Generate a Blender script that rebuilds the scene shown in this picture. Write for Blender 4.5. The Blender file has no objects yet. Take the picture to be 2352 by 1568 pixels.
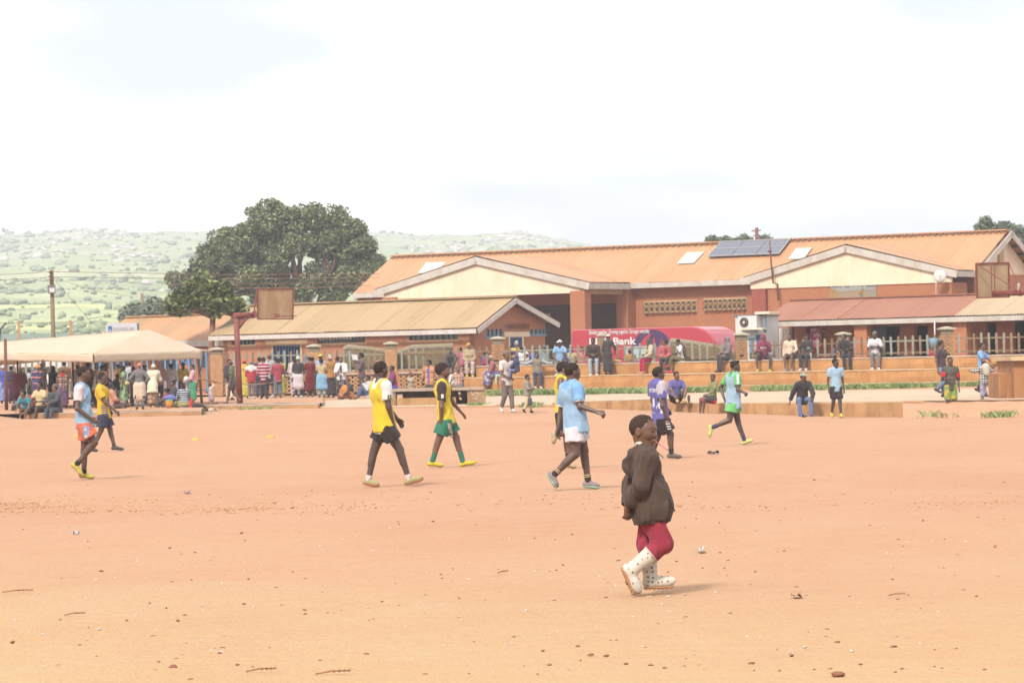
import bpy, math, random, time
import numpy as np
from mathutils import Vector, Matrix
T0 = time.time()
random.seed(7)
RNG = np.random.default_rng(7)
scene = bpy.context.scene
COL = scene.collection
# ------------------------------------------------------------------ camera, sky, sun, exposure
FD = 8500.0                       # focal length in pixels of a 2352-wide picture
CAMZ = 1.63
PITCH = math.atan(66.0 / FD)
ROLL = math.atan(0.0205)
cam_d = bpy.data.cameras.new("camera")
cam_d.sensor_width = 36.0
cam_d.lens = 36.0 * FD / 2352.0
cam_d.clip_start = 0.5
cam_d.clip_end = 9000.0
cam = bpy.data.objects.new("camera", cam_d)
COL.objects.link(cam)
cam.matrix_world = (Matrix.Translation((0, 0, CAMZ)) @ Matrix.Rotation(math.pi / 2 + PITCH, 4, 'X')
     @ Matrix.Rotation(-ROLL, 4, 'Z'))
scene.camera = cam
cam_d.dof.use_dof = True
cam_d.dof.focus_distance = 29.0
cam_d.dof.aperture_fstop = 18.0
SUN_EL, SUN_AZ = math.radians(44), math.radians(205)     # azimuth measured from +Y towards +X
world = bpy.data.worlds.new("World")
scene.world = world
world.use_nodes = True
wn, wl = world.node_tree.nodes, world.node_tree.links
wn.clear()
w_out = wn.new("ShaderNodeOutputWorld")
w_bg = wn.new("ShaderNodeBackground")
w_sky = wn.new("ShaderNodeTexSky")
w_sky.sky_type = 'NISHITA'
w_sky.sun_disc = False
w_sky.sun_elevation = SUN_EL
w_sky.sun_rotation = SUN_AZ
w_bg.inputs['Strength'].default_value = 0.1
w_tc = wn.new("ShaderNodeTexCoord")
w_map = wn.new("ShaderNodeMapping")
w_map.inputs['Scale'].default_value = (6.0, 6.0, 22.0)
w_map.inputs['Location'].default_value = (0.72, 0.3, -0.16)
w_noise = wn.new("ShaderNodeTexNoise")
w_noise.inputs['Scale'].default_value = 1.0
w_noise.inputs['Detail'].default_value = 3.5
w_noise.inputs['Roughness'].default_value = 0.5
w_ramp = wn.new("ShaderNodeValToRGB")
w_ramp.color_ramp.interpolation = 'EASE'
w_ramp.color_ramp.elements[0].position = 0.39
w_ramp.color_ramp.elements[0].color = (2.5, 2.6, 2.8, 1)
w_ramp.color_ramp.elements[1].position = 0.66
w_ramp.color_ramp.elements[1].color = (10.5, 10.5, 10.4, 1)
w_mix = wn.new("ShaderNodeMixRGB")
w_mix.inputs[0].default_value = 0.9
wl.new(w_tc.outputs['Generated'], w_map.inputs['Vector'])
wl.new(w_map.outputs['Vector'], w_noise.inputs['Vector'])
wl.new(w_noise.outputs['Fac'], w_ramp.inputs['Fac'])
wl.new(w_sky.outputs['Color'], w_mix.inputs[1])
wl.new(w_ramp.outputs['Color'], w_mix.inputs[2])
wl.new(w_mix.outputs['Color'], w_bg.inputs['Color'])
wl.new(w_bg.outputs['Background'], w_out.inputs['Surface'])
sun_d = bpy.data.lights.new("sun", 'SUN')
sun_d.energy = 1.9
sun_d.angle = math.radians(10)
sun_d.color = (1.0, 0.95, 0.87)
sun = bpy.data.objects.new("sun", sun_d)
COL.objects.link(sun)
sd = Vector((math.sin(SUN_AZ) * math.cos(SUN_EL), math.cos(SUN_AZ) * math.cos(SUN_EL), math.sin(SUN_EL)))
sun.rotation_euler = sd.to_track_quat('Z', 'Y').to_euler()
sun.location = (0, 0, 60)
scene.view_settings.view_transform = 'Standard'
scene.view_settings.look = 'None'
scene.view_settings.gamma = 1.0
scene.view_settings.use_curve_mapping = False
scene.view_settings.exposure = 1.62
scene.render.engine = 'CYCLES'
scene.cycles.max_bounces = 6
scene.cycles.diffuse_bounces = 3
scene.cycles.glossy_bounces = 2
scene.cycles.transmission_bounces = 4
scene.cycles.transparent_max_bounces = 8
# ------------------------------------------------------------------ picture <-> place
_cr, _sr, _cp, _sp = math.cos(ROLL), math.sin(ROLL), math.cos(PITCH), math.sin(PITCH)
def ray(dx, dy):
 """direction (with unit forward step) through a pixel of the 2352x1568 picture"""
 u, v = dx - 1176.0, 784.0 - dy
 u2, v2 = u * _cr + v * _sr, v * _cr - u * _sr
 x, y, z = u2, FD * _cp - v2 * _sp, FD * _sp + v2 * _cp
 return x / y, z / y
def W(dx, dy, Y):
 a, b = ray(dx, dy)
 return Vector((a * Y, Y, CAMZ + b * Y))
def S(sx, sy, Y):
 return W(sx / 1.7415, sy / 1.7415, Y)
def proj(p):
 x, y, z = p[0], p[1], p[2] - CAMZ
 d = y * _cp + z * _sp
 v2 = (z * _cp - y * _sp) / d * FD
 u2 = x / d * FD
 u, v = u2 * _cr - v2 * _sr, u2 * _sr + v2 * _cr
 return 1176.0 + u, 784.0 - v
def on_plane(dx, dy, p0, n):
 a, b = ray(dx, dy)
 d = Vector((a, 1.0, b))
 o = Vector((0, 0, CAMZ))
 return o + d * ((Vector(p0) - o).dot(n) / d.dot(n))
def along(p, axis, xt):
 """how far to go from p along axis to reach picture column xt"""
 lo, hi = -80.0, 80.0
 f = lambda t: proj(p + axis * t)[0] - xt
 if f(lo) > f(hi):
  lo, hi = hi, lo
 for _ in range(60):
  m = (lo + hi) / 2
  if f(m) < 0: lo = m
  else: hi = m
 return (lo + hi) / 2
def interp(x, xs, ys):
 return float(np.interp(x, xs, ys))
def zfor(p, dy):
 """height above p's ground point that shows at picture row dy"""
 lo, hi = -5.0, 60.0
 for _ in range(60):
  m = (lo + hi) / 2
  if proj((p[0], p[1], m))[1] > dy: lo = m
  else: hi = m
 return (lo + hi) / 2
# ------------------------------------------------------------------ objects
def tag(o, label=None, cat=None, group=None, kind=None):
 if label: o["label"] = label
 if cat: o["category"] = cat
 if group: o["group"] = group
 if kind: o["kind"] = kind
 return o
def thing(name, loc, label, cat, group=None, rz=0.0):
 o = bpy.data.objects.new(name, None)
 o.empty_display_size = 0.2
 o.location = loc
 o.rotation_euler = (0, 0, rz)
 COL.objects.link(o)
 return tag(o, label, cat, group)
def link_mesh(name, me, mat=None, parent=None, loc=None):
 o = bpy.data.objects.new(name, me)
 COL.objects.link(o)
 if mat is not None and not me.materials:
  me.materials.append(mat)
 if parent is not None: o.parent = parent
 if loc is not None: o.location = loc
 return o
def mesh_np(name, verts, faces, smooth=True):
 """verts (n,3) array; faces (m,k) array of one size"""
 me = bpy.data.meshes.new(name)
 verts = np.asarray(verts, dtype=np.float32); faces = np.asarray(faces, dtype=np.int32)
 me.vertices.add(len(verts)); me.vertices.foreach_set("co", verts.ravel())
 k = faces.shape[1] if len(faces) else 4
 me.loops.add(faces.size); me.loops.foreach_set("vertex_index", faces.ravel())
 me.polygons.add(len(faces))
 me.polygons.foreach_set("loop_start", np.arange(0, faces.size, k, dtype=np.int32))
 me.polygons.foreach_set("loop_total", np.full(len(faces), k, dtype=np.int32))
 if smooth: me.polygons.foreach_set("use_smooth", np.ones(len(faces), dtype=bool))
 me.update(calc_edges=True)
 return me
class MB:
 """collects polygons, builds one mesh"""
 def __init__(s): s.v, s.f, s.sm = [], [], []
 def add(s, vs, fs, smooth=False):
  n = len(s.v)
  s.v += [tuple(v) for v in vs]
  s.f += [tuple(i + n for i in f) for f in fs]
  s.sm += [smooth] * len(fs)
  return s
 def box(s, c, ax, ay, az):
  """box about centre c with half-vectors"""
  c, ax, ay, az = Vector(c), Vector(ax), Vector(ay), Vector(az)
  vs = [c + ax * i + ay * j + az * k for k in (-1, 1) for j in (-1, 1) for i in (-1, 1)]
  return s.add(vs, [(0, 2, 3, 1), (4, 5, 7, 6), (0, 1, 5, 4), (2, 6, 7, 3), (0, 4, 6, 2), (1, 3, 7, 5)])
 def bar(s, a, b, w, h, up=(0, 0, 1)):
  a, b = Vector(a), Vector(b)
  d = (b - a)
  L = d.length
  d = d / max(L, 1e-6)
  side = d.cross(Vector(up))
  if side.length < 1e-4: side = d.cross(Vector((1, 0, 0)))
  side.normalize()
  u = side.cross(d).normalized()
  return s.box((a + b) / 2, d * (L / 2), side * (w / 2), u * (h / 2))
 def tube(s, pts, rs, n=10, cap=True):
  pts = [Vector(p) for p in pts]
  if not isinstance(rs, (list, tuple)): rs = [rs] * len(pts)
  rings, vs, fs = [], [], []
  ref = None
  for i, p in enumerate(pts):
   d = (pts[min(i + 1, len(pts) - 1)] - pts[max(i - 1, 0)]).normalized()
   if ref is None:
    ref = Vector((0, 0, 1)) if abs(d.z) < 0.9 else Vector((1, 0, 0))
   x = d.cross(ref)
   if x.length < 1e-4: x = d.cross(Vector((0, 1, 0.1)))
   x.normalize(); y = d.cross(x).normalized()
   ref = -y
   for k in range(n):
    a = 2 * math.pi * k / n
    vs.append(p + (x * math.cos(a) + y * math.sin(a)) * rs[i])
  for i in range(len(pts) - 1):
   for k in range(n):
    fs.append((i * n + k, i * n + (k + 1) % n, (i + 1) * n + (k + 1) % n, (i + 1) * n + k))
  s.add(vs, fs, True)
  if cap:
   m = len(s.v) - len(vs)
   s.f.append(tuple(m + k for k in range(n))[::-1]); s.sm.append(False)
   s.f.append(tuple(m + (len(pts) - 1) * n + k for k in range(n))); s.sm.append(False)
  return s
 def poly(s, vs, thick=None):
  """flat polygon, given thickness along the vector thick"""
  n = len(vs)
  vs = [Vector(v) for v in vs]
  if thick is None:
   return s.add(vs, [tuple(range(n))])
  t = Vector(thick)
  return s.add(vs + [v + t for v in vs], [tuple(range(n)), tuple(range(2 * n - 1, n - 1, -1))] +
      [(i, i + n, (i + 1) % n + n, (i + 1) % n) for i in range(n)])
 def lathe(s, prof, c=(0, 0, 0), n=20):
  c = Vector(c); vs, fs = [], []
  for r, z in prof:
   for k in range(n):
    a = 2 * math.pi * k / n
    vs.append(c + Vector((r * math.cos(a), r * math.sin(a), z)))
  for i in range(len(prof) - 1):
   for k in range(n):
    fs.append((i * n + k, i * n + (k + 1) % n, (i + 1) * n + (k + 1) % n, (i + 1) * n + k))
  return s.add(vs, fs, True)
 def mesh(s, name):
  me = bpy.data.meshes.new(name)
  me.from_pydata(s.v, [], s.f)
  me.polygons.foreach_set("use_smooth", s.sm)
  me.update()
  return me
 def fix(s, me):
  import bmesh
  bm = bmesh.new(); bm.from_mesh(me)
  bmesh.ops.recalc_face_normals(bm, faces=bm.faces)
  bm.to_mesh(me); bm.free()
 def build(s, name, mat, parent=None, origin=None, fix=True):
  """vertices are in world space; the object is placed at origin (default: its parent)"""
  me = s.mesh(name)
  if fix: s.fix(me)
  o = link_mesh(name, me, mat)
  base = parent
  if parent is not None:
   bpy_m = Matrix.Identity(4)
   chain = []
   q = parent
   while q is not None:
    chain.append(q); q = q.parent
   for q in reversed(chain):
    bpy_m = bpy_m @ (Matrix.Translation(q.location) @ q.rotation_euler.to_matrix().to_4x4())
   me.transform(bpy_m.inverted())
   o.parent = parent
  elif origin is not None:
   me.transform(Matrix.Translation(-Vector(origin)))
   o.location = origin
  return o
# ------------------------------------------------------------------ materials
GAIN = 2.7
def lin(c):
 c = c / 255.0
 return c / 12.92 if c <= 0.04045 else ((c + 0.055) / 1.055) ** 2.4
def al(r, g, b, gain=None):
 """albedo of a surface that shows as this colour in the exposed picture"""
 g_ = gain or GAIN
 return tuple(min(0.8, max(0.012, lin(x) / g_)) for x in (r, g, b))
_mats = {}
class NT:
 def __init__(s, name):
  s.m = bpy.data.materials.new(name); s.m.use_nodes = True
  s.n, s.l = s.m.node_tree.nodes, s.m.node_tree.links
  s.b = s.n["Principled BSDF"]
 def node(s, t, **kw):
  nd = s.n.new("ShaderNode" + t)
  for k, v in kw.items():
   if k.startswith("i_"):
    key = k[2:]
    key = int(key) if key.isdigit() else key.replace("_", " ")
    nd.inputs[key].default_value = v
   else: setattr(nd, k, v)
  return nd
 def link(s, a, b): s.l.new(a, b)
 def coord(s, scale=(1, 1, 1), rot=(0, 0, 0), what='Object'):
  tc = s.node("TexCoord"); mp = s.node("Mapping")
  mp.inputs['Scale'].default_value = scale; mp.inputs['Rotation'].default_value = rot
  s.link(tc.outputs[what], mp.inputs['Vector'])
  return mp.outputs['Vector']
 def noise(s, vec, scale, detail=4, rough=0.55, dist=0.0):
  n = s.node("TexNoise"); n.inputs['Scale'].default_value = scale
  n.inputs['Detail'].default_value = detail; n.inputs['Roughness'].default_value = rough
  n.inputs['Distortion'].default_value = dist
  s.link(vec, n.inputs['Vector'])
  return n.outputs['Fac']
 def ramp(s, fac, stops, interp='LINEAR'):
  r = s.node("ValToRGB"); r.color_ramp.interpolation = interp
  e = r.color_ramp.elements
  while len(e) < len(stops): e.new(0.5)
  for k, (p, c) in enumerate(stops):
   e[k].position = p
   e[k].color = (c, c, c, 1) if isinstance(c, (int, float)) else (*c[:3], 1)
  s.link(fac, r.inputs['Fac'])
  return r.outputs['Color']
 def mix(s, fac, a, b, mode='MIX'):
  m = s.node("MixRGB", blend_type=mode)
  for sock, val in ((m.inputs[0], fac), (m.inputs[1], a), (m.inputs[2], b)):
   if isinstance(val, (int, float)): sock.default_value = val
   elif isinstance(val, tuple): sock.default_value = (*val[:3], 1)
   else: s.link(val, sock)
  return m.outputs[0]
 def math(s, op, a, b=None):
  m = s.node("Math", operation=op)
  for sock, val in ((m.inputs[0], a), (m.inputs[1], b)):
   if val is None: continue
   if isinstance(val, (int, float)): sock.default_value = val
   else: s.link(val, sock)
  return m.outputs[0]
 def base(s, c):
  if isinstance(c, tuple): s.b.inputs['Base Color'].default_value = (*c[:3], 1)
  else: s.link(c, s.b.inputs['Base Color'])
  return s
 def rough(s, v):
  if isinstance(v, (int, float)): s.b.inputs['Roughness'].default_value = v
  else: s.link(v, s.b.inputs['Roughness'])
  return s
 def bump(s, h, strength=0.3, dist=0.02):
  b = s.node("Bump"); b.inputs['Strength'].default_value = strength
  b.inputs['Distance'].default_value = dist
  s.link(h, b.inputs['Height']); s.link(b.outputs['Normal'], s.b.inputs['Normal'])
  return s
def plain(name, c, rough=0.7, var=0.12, scale=6.0, metal=0.0, spec=0.3):
 """one colour with slight wear"""
 key = (name, c, rough, metal)
 if key in _mats: return _mats[key]
 t = NT(name)
 v = t.coord()
 f = t.noise(v, scale, 5, 0.6)
 lo = tuple(x * (1 - var) for x in c); hi = tuple(min(0.85, x * (1 + var)) for x in c)
 t.base(t.ramp(f, [(0.3, lo), (0.7, hi)])).rough(rough)
 t.b.inputs['Metallic'].default_value = metal
 t.b.inputs['Specular IOR Level'].default_value = spec
 t.bump(f, 0.15, 0.01)
 _mats[key] = t.m
 return t.m
# ------------------------------------------------------------------ blended solids -> one continuous surface
V3 = lambda *a: np.array(a, dtype=float)
def nrm(v):
 v = np.asarray(v, float); L = np.linalg.norm(v)
 return v / L if L > 1e-9 else v
def C(a, b, ra, rb=None, n=None, kk=1.0, k=0.02, op='u', cuts=()):
 return dict(t='c', a=np.asarray(a, float), b=np.asarray(b, float), ra=ra, rb=ra if rb is None else rb,
    n=None if n is None else nrm(n), kk=kk, k=k, op=op, cuts=cuts)
def E(c, M, r, k=0.02, op='u', cuts=()):
 return dict(t='e', c=np.asarray(c, float), M=np.asarray(M, float), r=np.asarray(r, float), k=k, op=op, cuts=cuts)
def _ext(p):
 if p['t'] == 'c':
  r = max(p['ra'], p['rb']) * max(1.0, p['kk'])
  return np.minimum(p['a'], p['b']) - r, np.maximum(p['a'], p['b']) + r
 e = np.sqrt(((p['M'].T * p['r']) ** 2).sum(axis=1))
 return p['c'] - e, p['c'] + e
def surface(prims, h, fold=0.0, foldlen=0.12, seed=0, planes=()):
 """surface of the blended solids on a grid of step h (surface nets)"""
 lo = np.min([_ext(p)[0] for p in prims if p['op'] == 'u'], axis=0) - 3 * h - fold
 hi = np.max([_ext(p)[1] for p in prims if p['op'] == 'u'], axis=0) + 3 * h + fold
 dims = np.ceil((hi - lo) / h).astype(int) + 1
 ax = [(lo[i] + h * np.arange(dims[i])).astype(np.float32) for i in range(3)]
 D = np.full(dims, 1.0, dtype=np.float32)
 for p in prims:
  e0, e1 = _ext(p)
  mar = p['k'] + 2.5 * h + fold
  i0 = np.maximum(0, np.floor((e0 - mar - lo) / h).astype(int))
  i1 = np.minimum(dims, np.ceil((e1 + mar - lo) / h).astype(int) + 1)
  if (i1 <= i0).any(): continue
  X = ax[0][i0[0]:i1[0], None, None]; Y = ax[1][None, i0[1]:i1[1], None]; Z = ax[2][None, None, i0[2]:i1[2]]
  if p['t'] == 'c':
   a, b = p['a'], p['b']
   x, y, z = X - a[0], Y - a[1], Z - a[2]
   d = b - a
   if p['n'] is not None:
    n = p['n']; s = 1.0 / p['kk'] - 1.0
    q = (x * n[0] + y * n[1] + z * n[2]) * s
    x, y, z = x + q * n[0], y + q * n[1], z + q * n[2]
    d = d + n * (d @ n) * s
   L2 = max(d @ d, 1e-9)
   t = np.clip((x * d[0] + y * d[1] + z * d[2]) / L2, 0, 1)
   dist = np.sqrt((x - t * d[0]) ** 2 + (y - t * d[1]) ** 2 + (z - t * d[2]) ** 2) - (p['ra'] + (p['rb'] - p['ra']) * t)
   if p['n'] is not None: dist = dist * min(1.0, p['kk'])
  else:
   c, M, r = p['c'], p['M'], p['r']
   x, y, z = X - c[0], Y - c[1], Z - c[2]
   k0 = 0; k1 = 0
   for i in range(3):
    q = (x * M[i, 0] + y * M[i, 1] + z * M[i, 2]) / r[i]
    k0 = k0 + q * q; k1 = k1 + (q / r[i]) ** 2
   k0 = np.sqrt(k0); k1 = np.sqrt(k1) + 1e-6
   dist = k0 * (k0 - 1.0) / k1
  for (o, n) in p['cuts']:
   dist = np.maximum(dist, (X - o[0]) * n[0] + (Y - o[1]) * n[1] + (Z - o[2]) * n[2])
  sl = (slice(i0[0], i1[0]), slice(i0[1], i1[1]), slice(i0[2], i1[2]))
  A = D[sl]; k = max(p['k'], 1e-4)
  if p['op'] == 'u':
   hh = np.clip(0.5 + 0.5 * (A - dist) / k, 0, 1)
   D[sl] = A * (1 - hh) + dist * hh - k * hh * (1 - hh)
  else:
   dist = -dist
   hh = np.clip(0.5 + 0.5 * (dist - A) / k, 0, 1)
   D[sl] = A * (1 - hh) + dist * hh + k * hh * (1 - hh)
 X, Y, Z = ax[0][:, None, None], ax[1][None, :, None], ax[2][None, None, :]
 for (o, n) in planes:
  D = np.maximum(D, (X - o[0]) * n[0] + (Y - o[1]) * n[1] + (Z - o[2]) * n[2])
 if fold > 0:
  rr = np.random.default_rng(seed)
  w = 2 * math.pi / foldlen
  d1, d2, d3 = rr.normal(size=(3, 3)); ph = rr.uniform(0, 6, 6)
  f = lambda v, s: v[0] * X * s + v[1] * Y * s + v[2] * Z * s * 0.45
  d1, d2, d3 = nrm(d1), nrm(d2), nrm(d3)
  wob = np.sin(f(d2, w * 0.55) + ph[0])
  D = D + fold * (0.6 * np.sin(f(d1, w) + 1.6 * wob + ph[1]) + 0.4 * np.sin(f(d3, w * 1.9) + 1.2 * wob + ph[2]))
 D = D.astype(np.float32)
 ins = D < 0
 n0, n1, n2 = ins.shape
 cnt = np.zeros((n0 - 1, n1 - 1, n2 - 1), dtype=np.int8)
 for i in (0, 1):
  for j in (0, 1):
   for k in (0, 1):
    cnt += ins[i:n0 - 1 + i, j:n1 - 1 + j, k:n2 - 1 + k]
 act = np.argwhere((cnt > 0) & (cnt < 8))
 if len(act) == 0: return np.zeros((0, 3), np.float32), np.zeros((0, 4), np.int32)
 off = np.array([(i, j, k) for i in (0, 1) for j in (0, 1) for k in (0, 1)])
 vals = np.stack([D[act[:, 0] + o[0], act[:, 1] + o[1], act[:, 2] + o[2]] for o in off], axis=1)
 acc = np.zeros((len(act), 3), np.float32); num = np.zeros(len(act), np.float32)
 for a in range(8):
  for b in range(a + 1, 8):
   if np.abs(off[a] - off[b]).sum() != 1: continue
   va, vb = vals[:, a], vals[:, b]
   m = (va < 0) != (vb < 0)
   t = np.where(m, va / np.where(m, va - vb, 1), 0)[:, None]
   acc += m[:, None] * (off[a] + t * (off[b] - off[a])); num += m
 verts = lo + h * (act + acc / num[:, None])
 idx = np.full(cnt.shape, -1, np.int32)
 idx[act[:, 0], act[:, 1], act[:, 2]] = np.arange(len(act))
 faces = []
 for d in range(3):
  e1, e2 = (d + 1) % 3, (d + 2) % 3
  sa = [slice(1, -1)] * 3; sa[d] = slice(0, -1)
  sb = [slice(1, -1)] * 3; sb[d] = slice(1, None)
  A, B = ins[tuple(sa)], ins[tuple(sb)]
  g = np.argwhere(A != B)
  if not len(g): continue
  up = A[g[:, 0], g[:, 1], g[:, 2]]
  g = g + 1; g[:, d] -= 1
  q = []
  for (u, v) in ((-1, -1), (0, -1), (0, 0), (-1, 0)):
   c = g.copy(); c[:, e1] += u; c[:, e2] += v
   q.append(idx[c[:, 0], c[:, 1], c[:, 2]])
  q = np.stack(q, axis=1)
  q[~up] = q[~up][:, ::-1]
  faces.append(q)
 return verts.astype(np.float32), np.concatenate(faces)
def join(parts):
 vs, fs, n = [], [], 0
 for v, f in parts:
  vs.append(v); fs.append(f + n); n += len(v)
 return np.concatenate(vs), np.concatenate(fs)
# ------------------------------------------------------------------ cloth and skin
def skin(c):
 key = ('skin', c)
 if key in _mats: return _mats[key]
 t = NT("skin")
 f = t.noise(t.coord(), 9, 4)
 t.base(t.ramp(f, [(0.3, tuple(x * 0.85 for x in c)), (0.7, tuple(x * 1.15 for x in c))])).rough(0.42)
 t.b.inputs['Subsurface Weight'].default_value = 0.06
 t.b.inputs['Subsurface Radius'].default_value = (0.02, 0.008, 0.004)
 t.b.inputs['Subsurface Scale'].default_value = 0.3
 t.b.inputs['Specular IOR Level'].default_value = 0.35
 _mats[key] = t.m
 return t.m
DARK = (0.080, 0.044, 0.031); BROWN = (0.115, 0.058, 0.038); DEEP = (0.062, 0.037, 0.028)
def cloth(c, pat=None, c2=None, c3=None, s=1.0, rough=0.88):
 """pat: None plain, stripes, plaid, check, floral, dots, zebra, blotch"""
 key = ('cloth', c, pat, c2, c3, s)
 if key in _mats: return _mats[key]
 t = NT("cloth")
 v = t.coord()
 f = t.noise(v, 14, 5, 0.65)
 col = t.ramp(f, [(0.25, tuple(x * 0.86 for x in c)), (0.75, tuple(min(0.82, x * 1.1) for x in c))])
 c2 = c2 or (0.7, 0.7, 0.7)
 sep = t.node("SeparateXYZ"); t.link(v, sep.inputs[0])
 def wave(axis, per, duty):
  x = t.math('MULTIPLY', sep.outputs[axis], 1.0 / per)
  x = t.math('FRACT', t.math('ADD', x, 50.0))
  return t.math('LESS_THAN', x, duty)
 if pat == 'stripes':
  col = t.mix(wave(2, 0.13 * s, 0.36), col, c2)
 elif pat == 'fine':
  col = t.mix(wave(2, 0.05 * s, 0.5), col, c2)
 elif pat in ('plaid', 'check'):
  a, b = wave(2, 0.09 * s, 0.45), wave(0, 0.09 * s, 0.45)
  m = t.math('MULTIPLY', t.math('ADD', a, b), 0.5)
  col = t.mix(m, col, c2)
  if c3:
   m2 = t.math('MAXIMUM', wave(2, 0.18 * s, 0.12), wave(0, 0.18 * s, 0.12))
   col = t.mix(m2, col, c3)
 elif pat in ('floral', 'dots', 'blotch', 'zebra'):
  vo = t.node("TexVoronoi"); vo.inputs['Scale'].default_value = 7.0 / s
  vo.inputs['Randomness'].default_value = 0.75 if pat != 'dots' else 0.35
  t.link(v, vo.inputs['Vector'])
  d = vo.outputs['Distance']
  if pat == 'dots':
   col = t.mix(t.math('LESS_THAN', d, 0.25), col, c2)
  elif pat == 'zebra':
   w = t.node("TexWave"); w.inputs['Scale'].default_value = 6.0 / s
   w.inputs['Distortion'].default_value = 5.0
   w.bands_direction = 'DIAGONAL'
   t.link(v, w.inputs['Vector'])
   col = t.mix(t.math('GREATER_THAN', w.outputs['Fac'], 0.5), col, c2)
  else:
   ring = t.math('MULTIPLY', t.math('LESS_THAN', d, 0.42), t.math('GREATER_THAN', d, 0.2))
   col = t.mix(ring if pat == 'floral' else t.math('LESS_THAN', d, 0.4), col, c2)
   if c3: col = t.mix(t.math('LESS_THAN', d, 0.17), col, c3)
 t.base(col).rough(rough)
 t.b.inputs['Specular IOR Level'].default_value = 0.15
 t.b.inputs['Sheen Weight'].default_value = 0.08
 t.bump(t.noise(v, 26, 3), 0.25, 0.006)
 _mats[key] = t.m
 return t.m
def c8(r, g, b): return al(r, g, b, 2.3)
HAIR = (0.014, 0.010, 0.008)
def hair_mat(c=HAIR):
 key = ('hair', c)
 if key in _mats: return _mats[key]
 t = NT("hair")
 f = t.noise(t.coord(), 90, 3, 0.7)
 t.base(t.ramp(f, [(0.35, c), (0.75, (c[0] * 2.2 + .006, c[1] * 1.9 + .003, c[2] * 1.7 + .002))])).rough(0.9)
 t.b.inputs['Specular IOR Level'].default_value = .15
 t.bump(f, 0.8, 0.01)
 _mats[key] = t.m
 return t.m
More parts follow.
